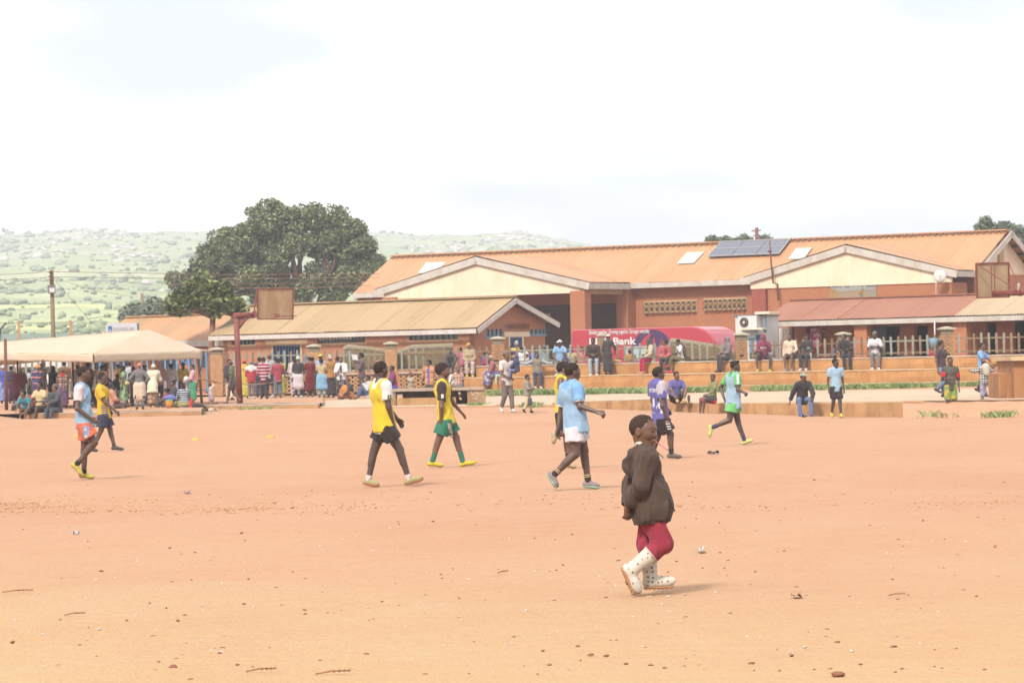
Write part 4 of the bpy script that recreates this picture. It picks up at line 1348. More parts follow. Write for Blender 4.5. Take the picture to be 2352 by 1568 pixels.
def hole_px(O, ax, out, x0, y0, x1, y1):
 a, b = uv_on(O, ax, out, x0, (y0 + y1) / 2), uv_on(O, ax, out, x1, (y0 + y1) / 2)
 c, d = uv_on(O, ax, out, (x0 + x1) / 2, y1), uv_on(O, ax, out, (x0 + x1) / 2, y0)
 return (a[0], b[0], c[1], d[1])
def panel(parent, O, ax, out, rect, depth, thick, mat, name):
 """flat slab filling rect on a wall, its face `depth` in front (+) or behind (-) the wall face"""
 x0, x1, z0, z1 = rect
 c = Vector(O) + Vector(ax) * ((x0 + x1) / 2) + Vector(out) * (depth - thick / 2); c.z = (z0 + z1) / 2
 return MB().box(c, Vector(ax) * ((x1 - x0) / 2), Vector(out) * (thick / 2), UP * ((z1 - z0) / 2)).build(name, mat, parent)
def window(parent, O, ax, out, rect, nv, frame, pane, depth=-.08, nh=1, t=.05, glass=None, bars_only=False):
 """frame object with its bars; panes are its children"""
 x0, x1, z0, z1 = rect
 O, ax, out = Vector(O), Vector(ax), Vector(out)
 pt = lambda x, z, d=0: Vector((O + ax * x + out * (depth + d)).xy.to_tuple() + (z,))
 m = MB()
 for i in range(nv + 1):
  x = x0 + (x1 - x0) * i / nv
  m.box(pt(x, (z0 + z1) / 2), ax * (t / 2), out * (t / 2), UP * ((z1 - z0) / 2))
 for j in range(nh + 1):
  z = z0 + (z1 - z0) * j / nh
  m.box(pt((x0 + x1) / 2, z, .002), ax * ((x1 - x0) / 2), out * (t / 2 + .004), UP * (t / 2))
 f = m.build("window", frame, parent)
 if not bars_only:
  MB().box(pt((x0 + x1) / 2, (z0 + z1) / 2, -.03), ax * ((x1 - x0) / 2), out * .008, UP * ((z1 - z0) / 2)).build("pane", pane, f)
 return f
def text_mesh(txt, O, xd, up, size, mat, parent, name="lettering", bold=0.0, width=None, depth=.004, align='LEFT'):
 c = bpy.data.curves.new("t", 'FONT'); c.body = txt; c.size = 1.0; c.offset = bold; c.extrude = depth / max(size, .001) / 2
 c.align_x = align
 c.resolution_u = 3
 o = bpy.data.objects.new("t", c); COL.objects.link(o)
 bpy.context.view_layer.update()
 me = bpy.data.meshes.new_from_object(o.evaluated_get(bpy.context.evaluated_depsgraph_get()))
 bpy.data.objects.remove(o); bpy.data.curves.remove(c)
 xd, up = Vector(xd).normalized(), Vector(up).normalized(); n = xd.cross(up)
 sx = size
 if width:
  xs = [v.co.x for v in me.vertices]; sx = width / (max(xs) - min(xs))
 mt = Matrix(((xd.x * sx, up.x * size, n.x * size, O[0]), (xd.y * sx, up.y * size, n.y * size, O[1]), (xd.z * sx, up.z * size, n.z * size, O[2]), (0, 0, 0, 1)))
 me.transform(mt)
 me.materials.clear()
 ob = link_mesh(name, me, mat)
 if parent is not None:
  loc = Vector(parent.location)
  q = parent.parent
  while q is not None: loc += q.location; q = q.parent
  me.transform(Matrix.Translation(-loc)); ob.parent = parent
 return ob
# ------------------------------------------------------------------ the long hall with two porches
NO = -BX                                   # outward normal of the fronts facing the field
ER = W(2238, 623, 180)                     # right front eave corner
tL = -along(ER, -AX, 811)
EL = ER + AX * tL
EL = ER - AX * along(ER, -AX, 811)
hw = along(ER, BX, 2316.7)
RR = ER + BX * hw; RR.z = zfor(RR, 530)
RL = EL + BX * hw; RL.z = RR.z
HGZ = 1.2
hall = thing("hall_building", (ER.x, ER.y, HGZ), "long brick hall with orange corrugated roof and two cream gabled porches", "building")
tJ1 = along(ER, -AX, 1448); J1 = ER - AX * tJ1
D1 = along(J1, NO, 1351); G1R = J1 + NO * D1
G1L = G1R - AX * along(G1R, -AX, 858.6)
A1 = G1R - AX * along(G1R, -AX, 1094); A1.z = zfor(A1, 590)
B1 = A1 + BX * along(A1, BX, 1290)
tJ2 = along(ER, -AX, 1702); J2 = ER - AX * tJ2
D2 = along(ER, NO, 2196); G2R = ER + NO * D2
G2L = G2R - AX * along(G2R, -AX, 1706.6)
A2 = G2R - AX * along(G2R, -AX, 1944); A2.z = zfor(A2, 563)
B2 = A2 + BX * along(A2, BX, 2050)
sheets(hall, EL, ER, RR, RL, M['roof_o'], 1.0, .19, .014, seed=1)
# back slope, ridge cap
MB().poly([RL, RR, RR + BX * hw - UP * (RR.z - ER.z), RL + BX * hw - UP * (RR.z - ER.z)], (0, 0, -.04)).build("roof_back_slope", M['roof_o'], hall)
MB().bar(RL + UP * .05, RR + UP * .05, .45, .07).build("ridge_cap", M['roof_o'], hall)
M['ridge_shade'] = plain('painted_ridge_shade', al(176, 126, 92), .9)  # darker blocks stand in for the shaded gaps below the ridge cap
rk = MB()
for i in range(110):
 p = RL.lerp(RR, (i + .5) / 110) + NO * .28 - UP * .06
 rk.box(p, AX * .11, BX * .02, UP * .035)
rk.build("ridge_gap_shade", M['ridge_shade'], hall)
def lift(v, d=.05): return v + UP * d
sheets(hall, lift(G1R), lift(J1 + AX * 0.02), lift(B1), lift(A1), M['roof_o'], .9, .19, .014, "porch_sheet", seed=2)
J1L = G1L + BX * D1
sheets(hall, lift(J1L), lift(G1L), lift(A1), lift(B1), M['roof_o'], .9, .19, .014, "porch_sheet", seed=3)
sheets(hall, lift(G2R), lift(ER), lift(B2), lift(A2), M['roof_o'], .9, .19, .014, "porch_sheet", seed=4)
sheets(hall, lift(G2L + BX * D2), lift(G2L), lift(A2), lift(B2), M['roof_o'], .9, .19, .014, "porch_sheet", seed=5)
def board(a, b, h=.32, name="bargeboard", mat='fascia', out=NO, drop=0.0):
 d = (b - a).normalized()
 n = d.cross(out).normalized()
 if n.z > 0: n = -n
 m = MB()
 m.poly([a + out * .04, b + out * .04, b + out * .04 + n * h, a + out * .04 + n * h], -out * .05)
 return m.build(name, M[mat], hall)
board(G1L - AX * .1, A1, .36); board(A1, G1R + AX * .1, .36)
board(G1R, J1, .30, "fascia_board", out=AX)
board(J1, G2L + BX * D2, .26, "fascia_board"); board(EL, J1L, .26, "fascia_board")
board(G2L - AX * .1, A2, .34); board(A2, G2R + AX * .1, .34)
board(G2R, ER, .28, "fascia_board", out=AX)
# gable infills
def gable(L_, A_, R_, yl, yr, inset, name="gable_panel"):
 l, r, a = L_ + AX * inset + BX * .12, R_ - AX * inset + BX * .12, A_ + BX * .12 - UP * .12
 zb = zfor((l + r) / 2, (yl + yr) / 2)
 sl = (A_.z - L_.z) / (A_ - L_).xy.length
 l.z += inset * sl - .12; r.z += inset * (A_.z - R_.z) / (A_ - R_).xy.length - .12
 lb, rb = Vector((l.x, l.y, zb)), Vector((r.x, r.y, zb))
 if l.z < zb: lb = l.copy(); lb.z = zb
 MB().poly([lb, rb, r, a, l], BX * .2).build(name, M['cream'], hall)
 return zb
z1b = gable(G1L, A1, G1R, 687, 673, .55)
z2b = gable(G2L, A2, G2R, 657, 655, .35)
# main wall line, half a metre behind the eave
WO = EL + BX * .55; WO = Vector((WO.x, WO.y, 0))
Lh = (ER - EL).length
mw = lambda sx, sy: uv_on(WO, AX, NO, sx, sy)
x_p1 = mw(1414 * 1.7415, 1180)[0]
wall(hall, WO, AX, NO, Lh - .3, HGZ - .4, ER.z - .05, M['brick'], name="front_wall")
MB().box((WO + AX * (Lh / 2) - UP * 0 + NO * .0 + Vector((0, 0, ER.z - .19)) + NO * .27), AX * (Lh / 2 - .3), BX * .27, UP * .03).build("soffit", M['cream_beam'], hall)
MB().poly([Vector((EL.x, EL.y, HGZ - .4)) + BX * .3, Vector((RL.x, RL.y, HGZ - .4)) + BX * hw, Vector((EL.x, EL.y, EL.z)) + BX * 2 * hw, RL, EL + BX * .3], AX * .2).build("end_wall", M['brick_o'], hall)
# right gable end, cream above brick
eR = ER - AX * .35
gz_ = zfor(ER + BX * hw, 640)
MB().poly([Vector((eR.x, eR.y, ER.z - .1)) + BX * .35, Vector((eR.x, eR.y, ER.z - .1)) + BX * (2 * hw - .35), Vector((eR.x, eR.y, RR.z - .12)) + BX * hw], -AX * .2).build("gable_panel", M['cream'], hall)
MB().poly([Vector((eR.x, eR.y, HGZ - .4)) + BX * .55, Vector((eR.x, eR.y, HGZ - .4)) + BX * (2 * hw - .4), Vector((eR.x, eR.y, ER.z - .1)) + BX * (2 * hw - .4), Vector((eR.x, eR.y, ER.z - .1)) + BX * .55], -AX * .2).build("end_wall", M['brick_o'], hall)
ps_ = Vector((eR.x, eR.y, 0)) + BX * (hw - .25)
MB().box(ps_ + AX * .06 + UP * ((ER.z + RR.z) / 2 - .2), AX * .06, BX * .22, UP * ((RR.z - ER.z) / 2)).build("gable_post", M['cream_beam'], hall)
for (p, q) in ((ER, RR), (RR, ER + BX * 2 * hw)):
 d = (q - p).normalized(); n = d.cross(AX).normalized(); n = n if n.z < 0 else -n
 MB().poly([p + AX * .25, q + AX * .25, q + AX * .25 + n * .30, p + AX * .25 + n * .30], -AX * .05).build("bargeboard", M['fascia_w'], hall)
for t in (.12, .30, .48, .66, .84):
 p = RR.lerp(ER + BX * 2 * hw, t) - UP * .14
 MB().bar(p + AX * .24, p - AX * .4, .09, .12).build("purlin", M['wood_dark'], hall)
# porch 1: pillar, open dark bay, lintel side
pil = on_plane(1334, 715, G1R + BX * .2, NO)
pw = ((1350.6 - 1317.6) / FD * pil.y) / AX.x * .5
MB().box((pil.x, pil.y, (HGZ + z1b) / 2) , AX * pw, BX * .30, UP * ((z1b - HGZ) / 2 + .1)).build("porch_pillar", M['brick'], hall)
pil2 = G1L + AX * 1.0 + BX * .25
MB().box((pil2.x, pil2.y, (HGZ + z1b) / 2), AX * pw, BX * .3, UP * ((z1b - HGZ) / 2 + .1)).build("porch_pillar", M['brick'], hall)
MB().box(((G1R + J1) / 2 - AX * .45).xy.to_tuple() + (z1b + .28,), AX * .12, BX * (D1 / 2 - .1), UP * .34).build("porch_beam", M['cream_beam'], hall)
for sg, cpos in ((1, J1 - AX * .4), (-1, J1L + AX * .4)):
 c = cpos + BX * .2
 MB().box((c.x, c.y, (HGZ + ER.z) / 2 - .1), AX * .35, BX * .42, UP * ((ER.z - HGZ) / 2 - .1)).build("wall_pier", M['brick'], hall)
MB().poly([G1L + AX * .3 + BX * .3 - UP * .05, G1R - AX * .3 + BX * .3 - UP * .05, J1 - AX * .3 + BX * .5 - UP * .05, J1L + AX * .3 + BX * .5 - UP * .05], (0, 0, -.05)).build("porch_ceiling", M['interior_shade'], hall)
MB().box((WO + AX * ((J1 - EL).dot(AX) - 5) + NO * .03).xy.to_tuple() + (HGZ + 1.9,), AX * 4.6, BX * .02, UP * 1.9).build("porch_wall_shade", M['interior_shade'], hall)  # dark slab on the main wall, painting in the shade under the porch
sgn = on_plane(1248, 728, WO + NO * .1, NO)
MB().box(sgn, AX * .45, BX * .02, UP * .18).build("wall_plaque", M['cream_beam'], hall)
# honeycomb vents of the main wall
def vents(x0, y0, x1, y1, ncol):
 r = hole_px(WO, AX, NO, x0, y0, x1, y1)
 fr_ = panel(hall, WO, AX, NO, r, .05, .06, M['cream_beam'], "vent_panel")
 w, h = (r[1] - r[0]) / ncol, (r[3] - r[2]) / 2
 for j in range(2):
  for i in range(ncol):
   cx, cz = r[0] + (i + .5) * w, r[2] + (j + .5) * h
   o = WO + AX * cx + NO * .055; o.z = cz
   a, u = AX * w * .43, UP * h * .42
   m = MB()
   tip = o + NO * .15 - u * .95
   m.add([o - a - u, o + a - u, o + a + u, o - a + u, tip - a * .75, tip + a * .75], [(0, 4, 5, 1), (0, 3, 4), (1, 5, 2)])
   m.build("vent_block", M['cream_beam'], fr_)
   MB().box(o + NO * .004 + u * .1, a * .72, NO * .004, u * .5).build("vent_slot", M['interior_shade'], fr_)
vents(2578, 1201, 2790, 1251, 10); vents(2817, 1191, 2988, 1241, 9)
# porch 2: closed brick front
PO = G2L + AX * .55 + BX * .18; PO = Vector((PO.x, PO.y, 0))
Lp = (G2R - G2L).length - .9
wall(hall, PO, AX, NO, Lp, HGZ - .4, z2b + .02, M['brick'], name="porch_wall")
MB().box((PO + NO * .1 + AX * .35).xy.to_tuple() + ((HGZ + z2b) / 2,), AX * .40, BX * .12, UP * ((z2b - HGZ) / 2 - .02)).build("painted_pier", M['brick_p'], hall)
MB().box((PO + AX * (Lp - .12) + BX * .9).xy.to_tuple() + ((HGZ + z2b) / 2,), AX * .11, BX * .75, UP * ((z2b - HGZ) / 2)).build("porch_side_wall", M['brick'], hall)
MB().box((PO + BX * .9 + AX * .12).xy.to_tuple() + ((HGZ + z2b) / 2,), AX * .11, BX * .75, UP * ((z2b - HGZ) / 2)).build("porch_side_wall", M['brick'], hall)
# painted panel on the porch wall
mr = hole_px(PO, AX, NO, 3318, 1132, 3507, 1192)
ml = lambda *a: al(*a, 4.4)
mural = panel(hall, PO, AX, NO, mr, .03, .03, plain("mural_ground", ml(246, 214, 178), .8, .06, 4), "painted_sign")
mpt = lambda u, v, d=.032: (PO + AX * (mr[0] + (mr[1] - mr[0]) * u) + NO * d).xy.to_tuple() + (mr[2] + (mr[3] - mr[2]) * v,)
def mpoly(pts, mat, d=.033, name="painted_patch"): MB().poly([mpt(u, v, d) for u, v in pts], NO * .003).build(name, mat, mural)
mpoly([(0, .66), (.06, .72), (.5, .68), (.8, .72), (1, .68), (1, 1), (0, 1)], plain("mural_blue", ml(168, 178, 196), .8, .1, 5), .034)
mpoly([(0, 0), (.16, 0), (.2, .3), (.12, .6), (0, .62)], plain("mural_yellow", ml(252, 206, 134), .8, .08, 5), .034)
mpoly([(.12, .62), (.2, .42), (.26, .42), (.5, .5), (.8, .48), (1, .6), (1, .7), (.06, .72)], plain("mural_pale", ml(238, 240, 228), .8, .06, 5), .0385)
mpoly([(.82, .02), (.98, .02), (1, .5), (.9, .46)], plain("mural_sage", ml(222, 222, 196), .8, .06, 5), .034)
mpoly([(.61, .28), (.68, .5), (.72, .36), (.68, .2)], plain("mural_gold", ml(248, 198, 92), .8, .06, 5), .042, "painted_figure")
mpoly([(.64, .02), (.71, .02), (.72, .3), (.68, .36), (.64, .2)], plain("mural_green", ml(172, 202, 166), .8, .06, 5), .042, "painted_figure")
mpoly([(.67, .52), (.70, .64), (.76, .54), (.72, .46)], plain("mural_brown", ml(216, 186, 152), .8, .06, 5), .046, "painted_figure")
mw_ = plain("mural_white", ml(255, 254, 250), .7, .03, 5)
hz = mr[3] - mr[2]; wz = mr[1] - mr[0]
text_mesh("Plan", mpt(.27, .70, .046), AX, UP, hz * .40, mw_, mural, "painted_lettering", .035, wz * .50)
ring = MB()
for r0, r1, a0, a1 in ((.105, .085, 0, 6.28), (.06, .042, -.6, 4.4)):
 n = 22; vs = []
 for k in range(n + 1):
  a = a0 + (a1 - a0) * k / n
  for rr0 in (r0, r1): vs.append(mpt(.14 + rr0 * math.cos(a), .80 + rr0 * math.sin(a) * 1.7, .046))
 ring.add(vs, [(2 * k, 2 * k + 1, 2 * k + 3, 2 * k + 2) for k in range(n)])
ring.build("painted_swirl", mw_, mural)
# roof lights and solar panels lie on the main slope
rn = (AX.cross(RR - ER)).normalized(); rn = rn if rn.z > 0 else -rn
def on_roof(dx, dy, d=.06): return on_plane(dx, dy, ER, rn) + rn * d
def rooflight(pts):
 p = [on_roof(*q) for q in pts]
 sheets(hall, p[0], p[1], p[2], p[3], M['skylight'], 1.0, .19, .03, "skylight_sheet")
rooflight([(961, 629.5), (1003, 628.5), (1024, 603.5), (981, 605)])
rooflight([(1556, 607.5), (1594, 606.5), (1618, 580.5), (1580, 581.5)])
rooflight([(1812, 597.5), (1848, 596.5), (1867, 571), (1830, 572.5)])
P4 = [on_roof(*q, .16) for q in ((1628, 595), (1790.6, 588.5), (1816, 555.7), (1659, 561))]
solar = thing("solar_array", tuple(P4[0]), "dark solar panels in a row on the orange hall roof", "solar panel")
M['pv'] = plain("photovoltaic_glass", al(128, 128, 144), .25, .12, 14, 0, .6); M['alu'] = plain("aluminium", al(206, 204, 204), .4, .06, 6)
bl = lambda u, v: (P4[0].lerp(P4[1], u)).lerp(P4[3].lerp(P4[2], u), v)
for i in range(3):
 fr_ = MB()
 a, b, c, d = bl(i / 3, 0), bl((i + 1) / 3, 0), bl((i + 1) / 3, 1), bl(i / 3, 1)
 for p, q in ((a, b), (b, c), (c, d), (d, a), ((a + d) / 2, (b + c) / 2)): fr_.bar(p, q, .05, .05, rn)
 f_ = fr_.build("panel_frame", M['alu'], solar)
 for v0, v1 in ((.02, .48), (.52, .98)):
  MB().poly([bl((i + .02) / 3, v0), bl((i + .98) / 3, v0), bl((i + .98) / 3, v1), bl((i + .02) / 3, v1)], rn * .012).build("photovoltaic_panel", M['pv'], f_)
# aerial mast and dish
def at_z(dx, dy, Y): return W(dx, dy, Y)
yM = (G2L + AX * 1.2).y - .6
mast = thing("aerial_mast", tuple(at_z(1788, 700, yM)), "thin rusty aerial mast bent beside the right porch of the hall", "mast")
MB().tube([at_z(1767.6, 552, yM), at_z(1771, 600, yM), at_z(1776, 650, yM), at_z(1786, 652, yM), at_z(1788, 690, yM)], [.03, .04, .05, .05, .05], 8).build("pole", M['rustpole'], mast)
MB().box(at_z(1768, 577, yM), (.09, 0, 0), (0, .09, 0), (0, 0, .05)).build("bracket", M['rustpole'], mast)
yD = (G2R - AX * 1.5).y - .9
dish = thing("satellite_dish", tuple(at_z(2150, 690, yD)), "white round satellite dish on a thin pole beside the right porch", "satellite dish")
dc = at_z(2159, 634, yD)
MB().tube([at_z(2150, 692, yD), at_z(2150, 645, yD) , dc + Vector((0, .12, 0))], .03, 8).build("pole", M['fascia'], dish)
dm = MB(); prof = [(.02, .05), (.16, .043), (.26, .025), (.30, 0), (.31, .002), (.27, .035), (.16, .055), (.02, .065)]
dm.lathe(prof, (0, 0, 0), 24)
me_d = dm.mesh("reflector"); dm.fix(me_d)
me_d.transform(Matrix.Translation(dc - dish.location) @ Matrix.Rotation(math.radians(90), 4, 'X') @ Matrix.Rotation(math.radians(-4), 4, 'Y'))
link_mesh("reflector", me_d, M['white'], dish)
MB().tube([dc + Vector((0, -.02, -.28)), dc + Vector((0, -.3, 0))], .012, 6).box(dc + Vector((0, -.3, 0)), (.03, 0, 0), (0, .04, 0), (0, 0, .03)).build("feed_arm", M['fascia'], dish)
# ------------------------------------------------------------------ small brown building in the middle
C1 = W(1095, 752.6, 163)
C1L = C1 - AX * along(C1, -AX, 480)
CA = C1 + BX * along(C1, BX, 1185); CA.z = zfor(CA, 682)
CR = C1 + BX * along(C1, BX, 1285); CR.z = zfor(CR, 740)
CAL = C1L + (CA - C1); CRL = C1L + (CR - C1)
small = thing("store_building", (C1.x, C1.y, .9), "low brown plastered building with tan corrugated roof and blue barred door", "building")
sheets(small, C1L, C1, CA, CAL, M['roof_t'], .92, .16, .015, seed=8)
sheets(small, CR, CRL, CAL, CA, M['roof_t'], .92, .16, .015, seed=9)
MB().bar(CAL + UP * .04, CA + UP * .04, .4, .06).build("ridge_cap", M['roof_t'], small)
def board2(a, b, h, out, name="bargeboard", par=small):
 d = (b - a).normalized(); n = d.cross(out).normalized(); n = n if n.z < 0 else -n
 return MB().poly([a + out * .06, b + out * .06, b + out * .06 + n * h, a + out * .06 + n * h], -out * .04).build(name, M['fascia_w'], par)
dn_ = UP * .045
nb = 5
for i in range(nb):
 a, b = C1L.lerp(C1, i / nb), C1L.lerp(C1, (i + .997) / nb)
 board2(a - dn_, b - dn_, .20, NO, "fascia_board")
board2(C1 - dn_, CA - dn_, .22, AX); board2(CA - dn_, CR - dn_, .22, AX)
SO = C1L + AX * .45 + BX * .45; SO = Vector((SO.x, SO.y, 0)); SL = (C1 - C1L).length - .95
hp_ = lambda *a: hole_px(SO, AX, NO, *a)
wA = hp_(928, 1351, 1020, 1378); wB = hp_(1270, 1345, 1460, 1371); wC = hp_(1636, 1333, 1832, 1359); dr = hp_(1095, 1383, 1201, 1470)
dr = (dr[0], dr[1], .7, dr[3])
wall(small, SO, AX, NO, SL, .6, C1.z + .05, M['rend'], [wA, wB, wC, dr], name="front_wall")
gO = SO + AX * SL; gL = (CR - C1).length - .9
gh = lambda *a: hole_px(gO, BX, AX, *a)
w1 = gh(1942, 1297, 2010, 1347); w2 = gh(2118, 1289, 2182, 1337); gd = gh(2040, 1350, 2087, 1420); gd = (gd[0], gd[1], .8, gd[3])
wall(small, gO, BX, AX, gL, .6, CR.z - .05, M['rend'], [w1, w2, gd], name="gable_wall")
zt = lambda p, ref, top: top
gA = Vector((CA.x, CA.y, CA.z - .1)) - AX * .5
gl0 = gO.copy(); gl0.z = CR.z - .05; gl1 = gO + BX * gL; gl1.z = CR.z - .05
gl0b = gO + BX * .45; gl0b.z = C1.z + (CA.z - C1.z) * .55
MB().poly([Vector((gO.x, gO.y, min(C1.z, CR.z) - .06)), Vector((gl1.x, gl1.y, min(C1.z, CR.z) - .06)), gl1, gA, Vector((gO.x, gO.y, C1.z + .12))], -AX * .2).build("gable_peak", M['rend'], small)
MB().poly([SO, SO + BX * (gL), CRL + AX * .5 + Vector((0, 0, -.1)), CAL + AX * .5 - UP * .1, C1L + AX * .5 + BX * .45], AX * .2).build("left_wall", M['rend'], small)
MB().box((SO + AX * (SL / 2) + BX * 2.2).xy.to_tuple() + ((.6 + C1.z) / 2,), AX * (SL / 2 - .3), BX * .05, UP * ((C1.z - .6) / 2)).build("inner_wall", M['interior_shade'], small)
MB().box((gO + BX * (gL / 2) - AX * 2).xy.to_tuple() + ((.6 + CR.z) / 2,), BX * (gL / 2 - .3), AX * .05, UP * ((CR.z - .6) / 2)).build("inner_wall", M['interior_shade'], small)
window(small, SO, AX, NO, wA, 6, M['wood_dark'], M['glass'], -.1, 2, .04)
window(small, SO, AX, NO, wB, 14, M['wood_dark'], M['glass'], -.1, 2, .035)
x0, x1, z0, z1 = wB
for i in range(10):
 u = x0 + (x1 - x0) * (i + .12) / 14
 panel(small, SO, AX, NO, (u, u + (x1 - x0) * .76 / 14, z0 + (z1 - z0) * .52, z1 - .03), -.05, .01, M['white'], "light_pane")
window(small, SO, AX, NO, wC, 9, M['wood_dark'], M['glass'], -.1, 1, .04)
for w_ in (wA, wB, wC):
 panel(small, SO, AX, NO, (w_[0] - .08, w_[1] + .08, w_[2] - .09, w_[2] - .003), .03, .1, M['cream_beam'], "window_sill")
for w_ in (w1, w2):
 f_ = window(small, gO, BX, AX, w_, 4, M['blue_l'], M['glass'], -.05, 1, .055)
 panel(small, gO, BX, AX, (w_[0] - .05, w_[1] + .05, w_[2] - .08, w_[2] - .003), .03, .1, M['blue_l'], "window_sill")
def barred_door(O, ax, out, r, n, mat, par):
 g = window(par, O, ax, out, r, n, mat, M['glass'], -.02, 1, .05, bars_only=True)
 g.name = "barred_gate"
 return g
barred_door(SO, AX, NO, dr, 9, M['blue'], small); barred_door(gO, BX, AX, gd, 8, M['blue'], small)
li = hp_(1063, 1357, 1232, 1379); panel(small, SO, AX, NO, li, .05, .12, M['cream_beam'], "door_lintel")
for xx in (dr[0] - .13, dr[1] + .02): panel(small, SO, AX, NO, (xx, xx + .11, .7, li[2] - .003), .03, .08, M['cream_beam'], "door_jamb")
l2 = gh(2015, 1327, 2115, 1347); panel(small, gO, BX, AX, l2, .05, .12, M['cream'], "door_lintel")
for xx in (gd[0] - .13, gd[1] + .02): panel(small, gO, BX, AX, (xx, xx + .11, .8, l2[2] - .003), .03, .08, M['cream'], "door_jamb")
# ------------------------------------------------------------------ two older roofs on the left, behind the marquee
RA0, RA1 = W(293, 729.5, 205), W(535, 719.7, 201)
La = (RA1 - RA0).length
oldA = thing("rust_roofed_building", (RA0.x, RA0.y, .8), "long low building with rust and green streaked roof behind the small tree", "building")
RA1 = RA0 + AX * along(RA0, AX, 640); RA1.z = zfor(RA1, 716)
ea0, ea1 = RA0 - BX * 4.2, RA1 - BX * 4.2
ea0.z = ea1.z = RA0.z - 1.7
sheets(oldA, ea0, ea1, RA1, RA0, M['roof_g'], .92, .16, .015, seed=12)
MB().poly([RA0, RA1, RA1 + BX * 4 - UP * 1.6, RA0 + BX * 4 - UP * 1.6], (0, 0, -.03)).build("roof_back_slope", M['roof_g'], oldA)
MB().bar(RA0 + UP * .04, RA1 + UP * .04, .35, .06).build("ridge_cap", M['roof_o'], oldA)
wall(oldA, Vector((ea0.x, ea0.y, 0)) + BX * .5 + AX * .4, AX, NO, (ea1 - ea0).length - .8, .5, ea0.z + .1, M['brick_o'], name="front_wall")
MB().poly([Vector((RA0.x, RA0.y, .5)) - BX * 3.7 + AX * .4, Vector((RA0.x, RA0.y, .5)) + BX * 3.5 + AX * .4, RA0 + BX * 3.5 - UP * 1.5 + AX * .4, RA0 - UP * .1 + AX * .4, ea0 + BX * .5 + AX * .4], AX * .2).build("end_wall", M['brick_o'], oldA)
rb0, rb1 = W(420, 748, 176), None
rb1 = rb0 + AX * along(rb0, AX, 560); rb1.z = rb0.z
oldB = thing("clinic_building", (rb0.x, rb0.y, .8), "low building with plain tan roof and blue barred windows behind the marquee", "building")
eb0 = rb0 - BX * along(rb0, -BX, 372); eb0.z = zfor(eb0, 783)
eb1 = rb1 + (eb0 - rb0)
sheets(oldB, eb0, eb1, rb1, rb0, M['roof_o'], .92, .16, .015, seed=14)
MB().poly([rb0, rb1, rb1 + (rb0 - eb0) - UP * 2 * (rb0.z - eb0.z), rb0 + (rb0 - eb0) - UP * 2 * (rb0.z - eb0.z)], (0, 0, -.03)).build("roof_back_slope", M['roof_o'], oldB)
board2(eb0, eb1, .3, NO, "fascia_board", oldB)
BO = Vector((eb0.x, eb0.y, 0)) + BX * .5 + AX * .4
bh_ = lambda *a: hole_px(BO, AX, NO, *a)
wb = [bh_(700, 1405, 770, 1460), bh_(795, 1412, 842, 1470)]
wall(oldB, BO, AX, NO, (eb1 - eb0).length - .8, .5, eb0.z + .05, M['brick_o'], wb, name="front_wall")
for w_ in wb: window(oldB, BO, AX, NO, w_, 6, M['blue'], M['blue_l'], -.06, 1, .05)
MB().poly([BO, BO + BX * 5, BO + BX * 5 + UP * eb0.z, Vector((rb0.x, rb0.y, rb0.z - .1)) + AX * .4, BO + UP * (eb0.z)], AX * .2).build("end_wall", M['brick_o'], oldB)
# long wall with blue windows seen under the marquee
LO = W(150, 900, 186); LO.z = 0
low = thing("blue_window_building", (LO.x, LO.y, .8), "brick building with pale blue windows seen under the marquee edge", "building")
lax = Vector((1, -.06, 0)).normalized(); lout = Vector((-.06, -1, 0)).normalized()
lh = lambda *a: hole_px(LO, lax, lout, *a)
hs2 = [lh(x, 1418, x + 70, 1500) for x in (345, 455, 640)]
wall(low, LO, lax, lout, 8.0, .5, 2.75, M['brick_o'], hs2, name="front_wall")
for w_ in hs2: window(low, LO, lax, lout, w_, 5, M['blue'], M['blue_l'], -.05, 2, .05)
MB().poly([LO - lout * -.6 + UP * 2.7, LO + lax * 8 + lout * .6 + UP * 2.7, LO + lax * 8 - lout * 5 + UP * 3.1, LO - lout * 5 + UP * 3.1], (0, 0, .05)).build("roof", M['roof_g'], low)
# ------------------------------------------------------------------ red-roofed row on the right
QL = W(1745, 738, 152)
QR_ = along(QL, AX, 2480); QR = QL + AX * QR_
QT = QL + BX * along(QL, BX, 1818); QT.z = zfor(QT, 690); QTR = QT + AX * QR_
row = thing("shop_row_building", (QL.x, QL.y, 1.25), "low brick shop row with rust red sheet roof turning pale on the right", "building")
tB = along(QL, AX, 2192)
sheets(row, QL, QL + AX * tB, QT + AX * tB, QT, M['roof_r'], .9, .14, .02, seed=20)
sheets(row, QL + AX * tB, QR, QTR, QT + AX * tB, M['roof_l'], .9, .14, .02, seed=21)
bd = (QT - QL); bd2 = Vector((bd.x, bd.y, -bd.z))
MB().poly([QT, QTR, QTR + bd2, QT + bd2], (0, 0, -.03)).build("roof_back_slope", M['roof_r'], row)
MB().bar(QT + UP * .03, QTR + UP * .03, .3, .05).build("ridge_cap", M['roof_r'], row)
nb = 6
for i in range(nb):
 a, b = QL.lerp(QR, i / nb), QL.lerp(QR, (i + .997) / nb)
 d = UP * .04
 MB().poly([a - d + NO * .03, b - d + NO * .03, b - d + NO * .03 - UP * .2, a - d + NO * .03 - UP * .2], BX * .04).build("fascia_board", M['fascia'], row)
KO = Vector((QL.x, QL.y, 0)) + BX * 1.9 + AX * .3
kh = lambda *a: hole_px(KO, AX, NO, *a)
dz = lambda r: (r[0], r[1], 1.25, r[3])
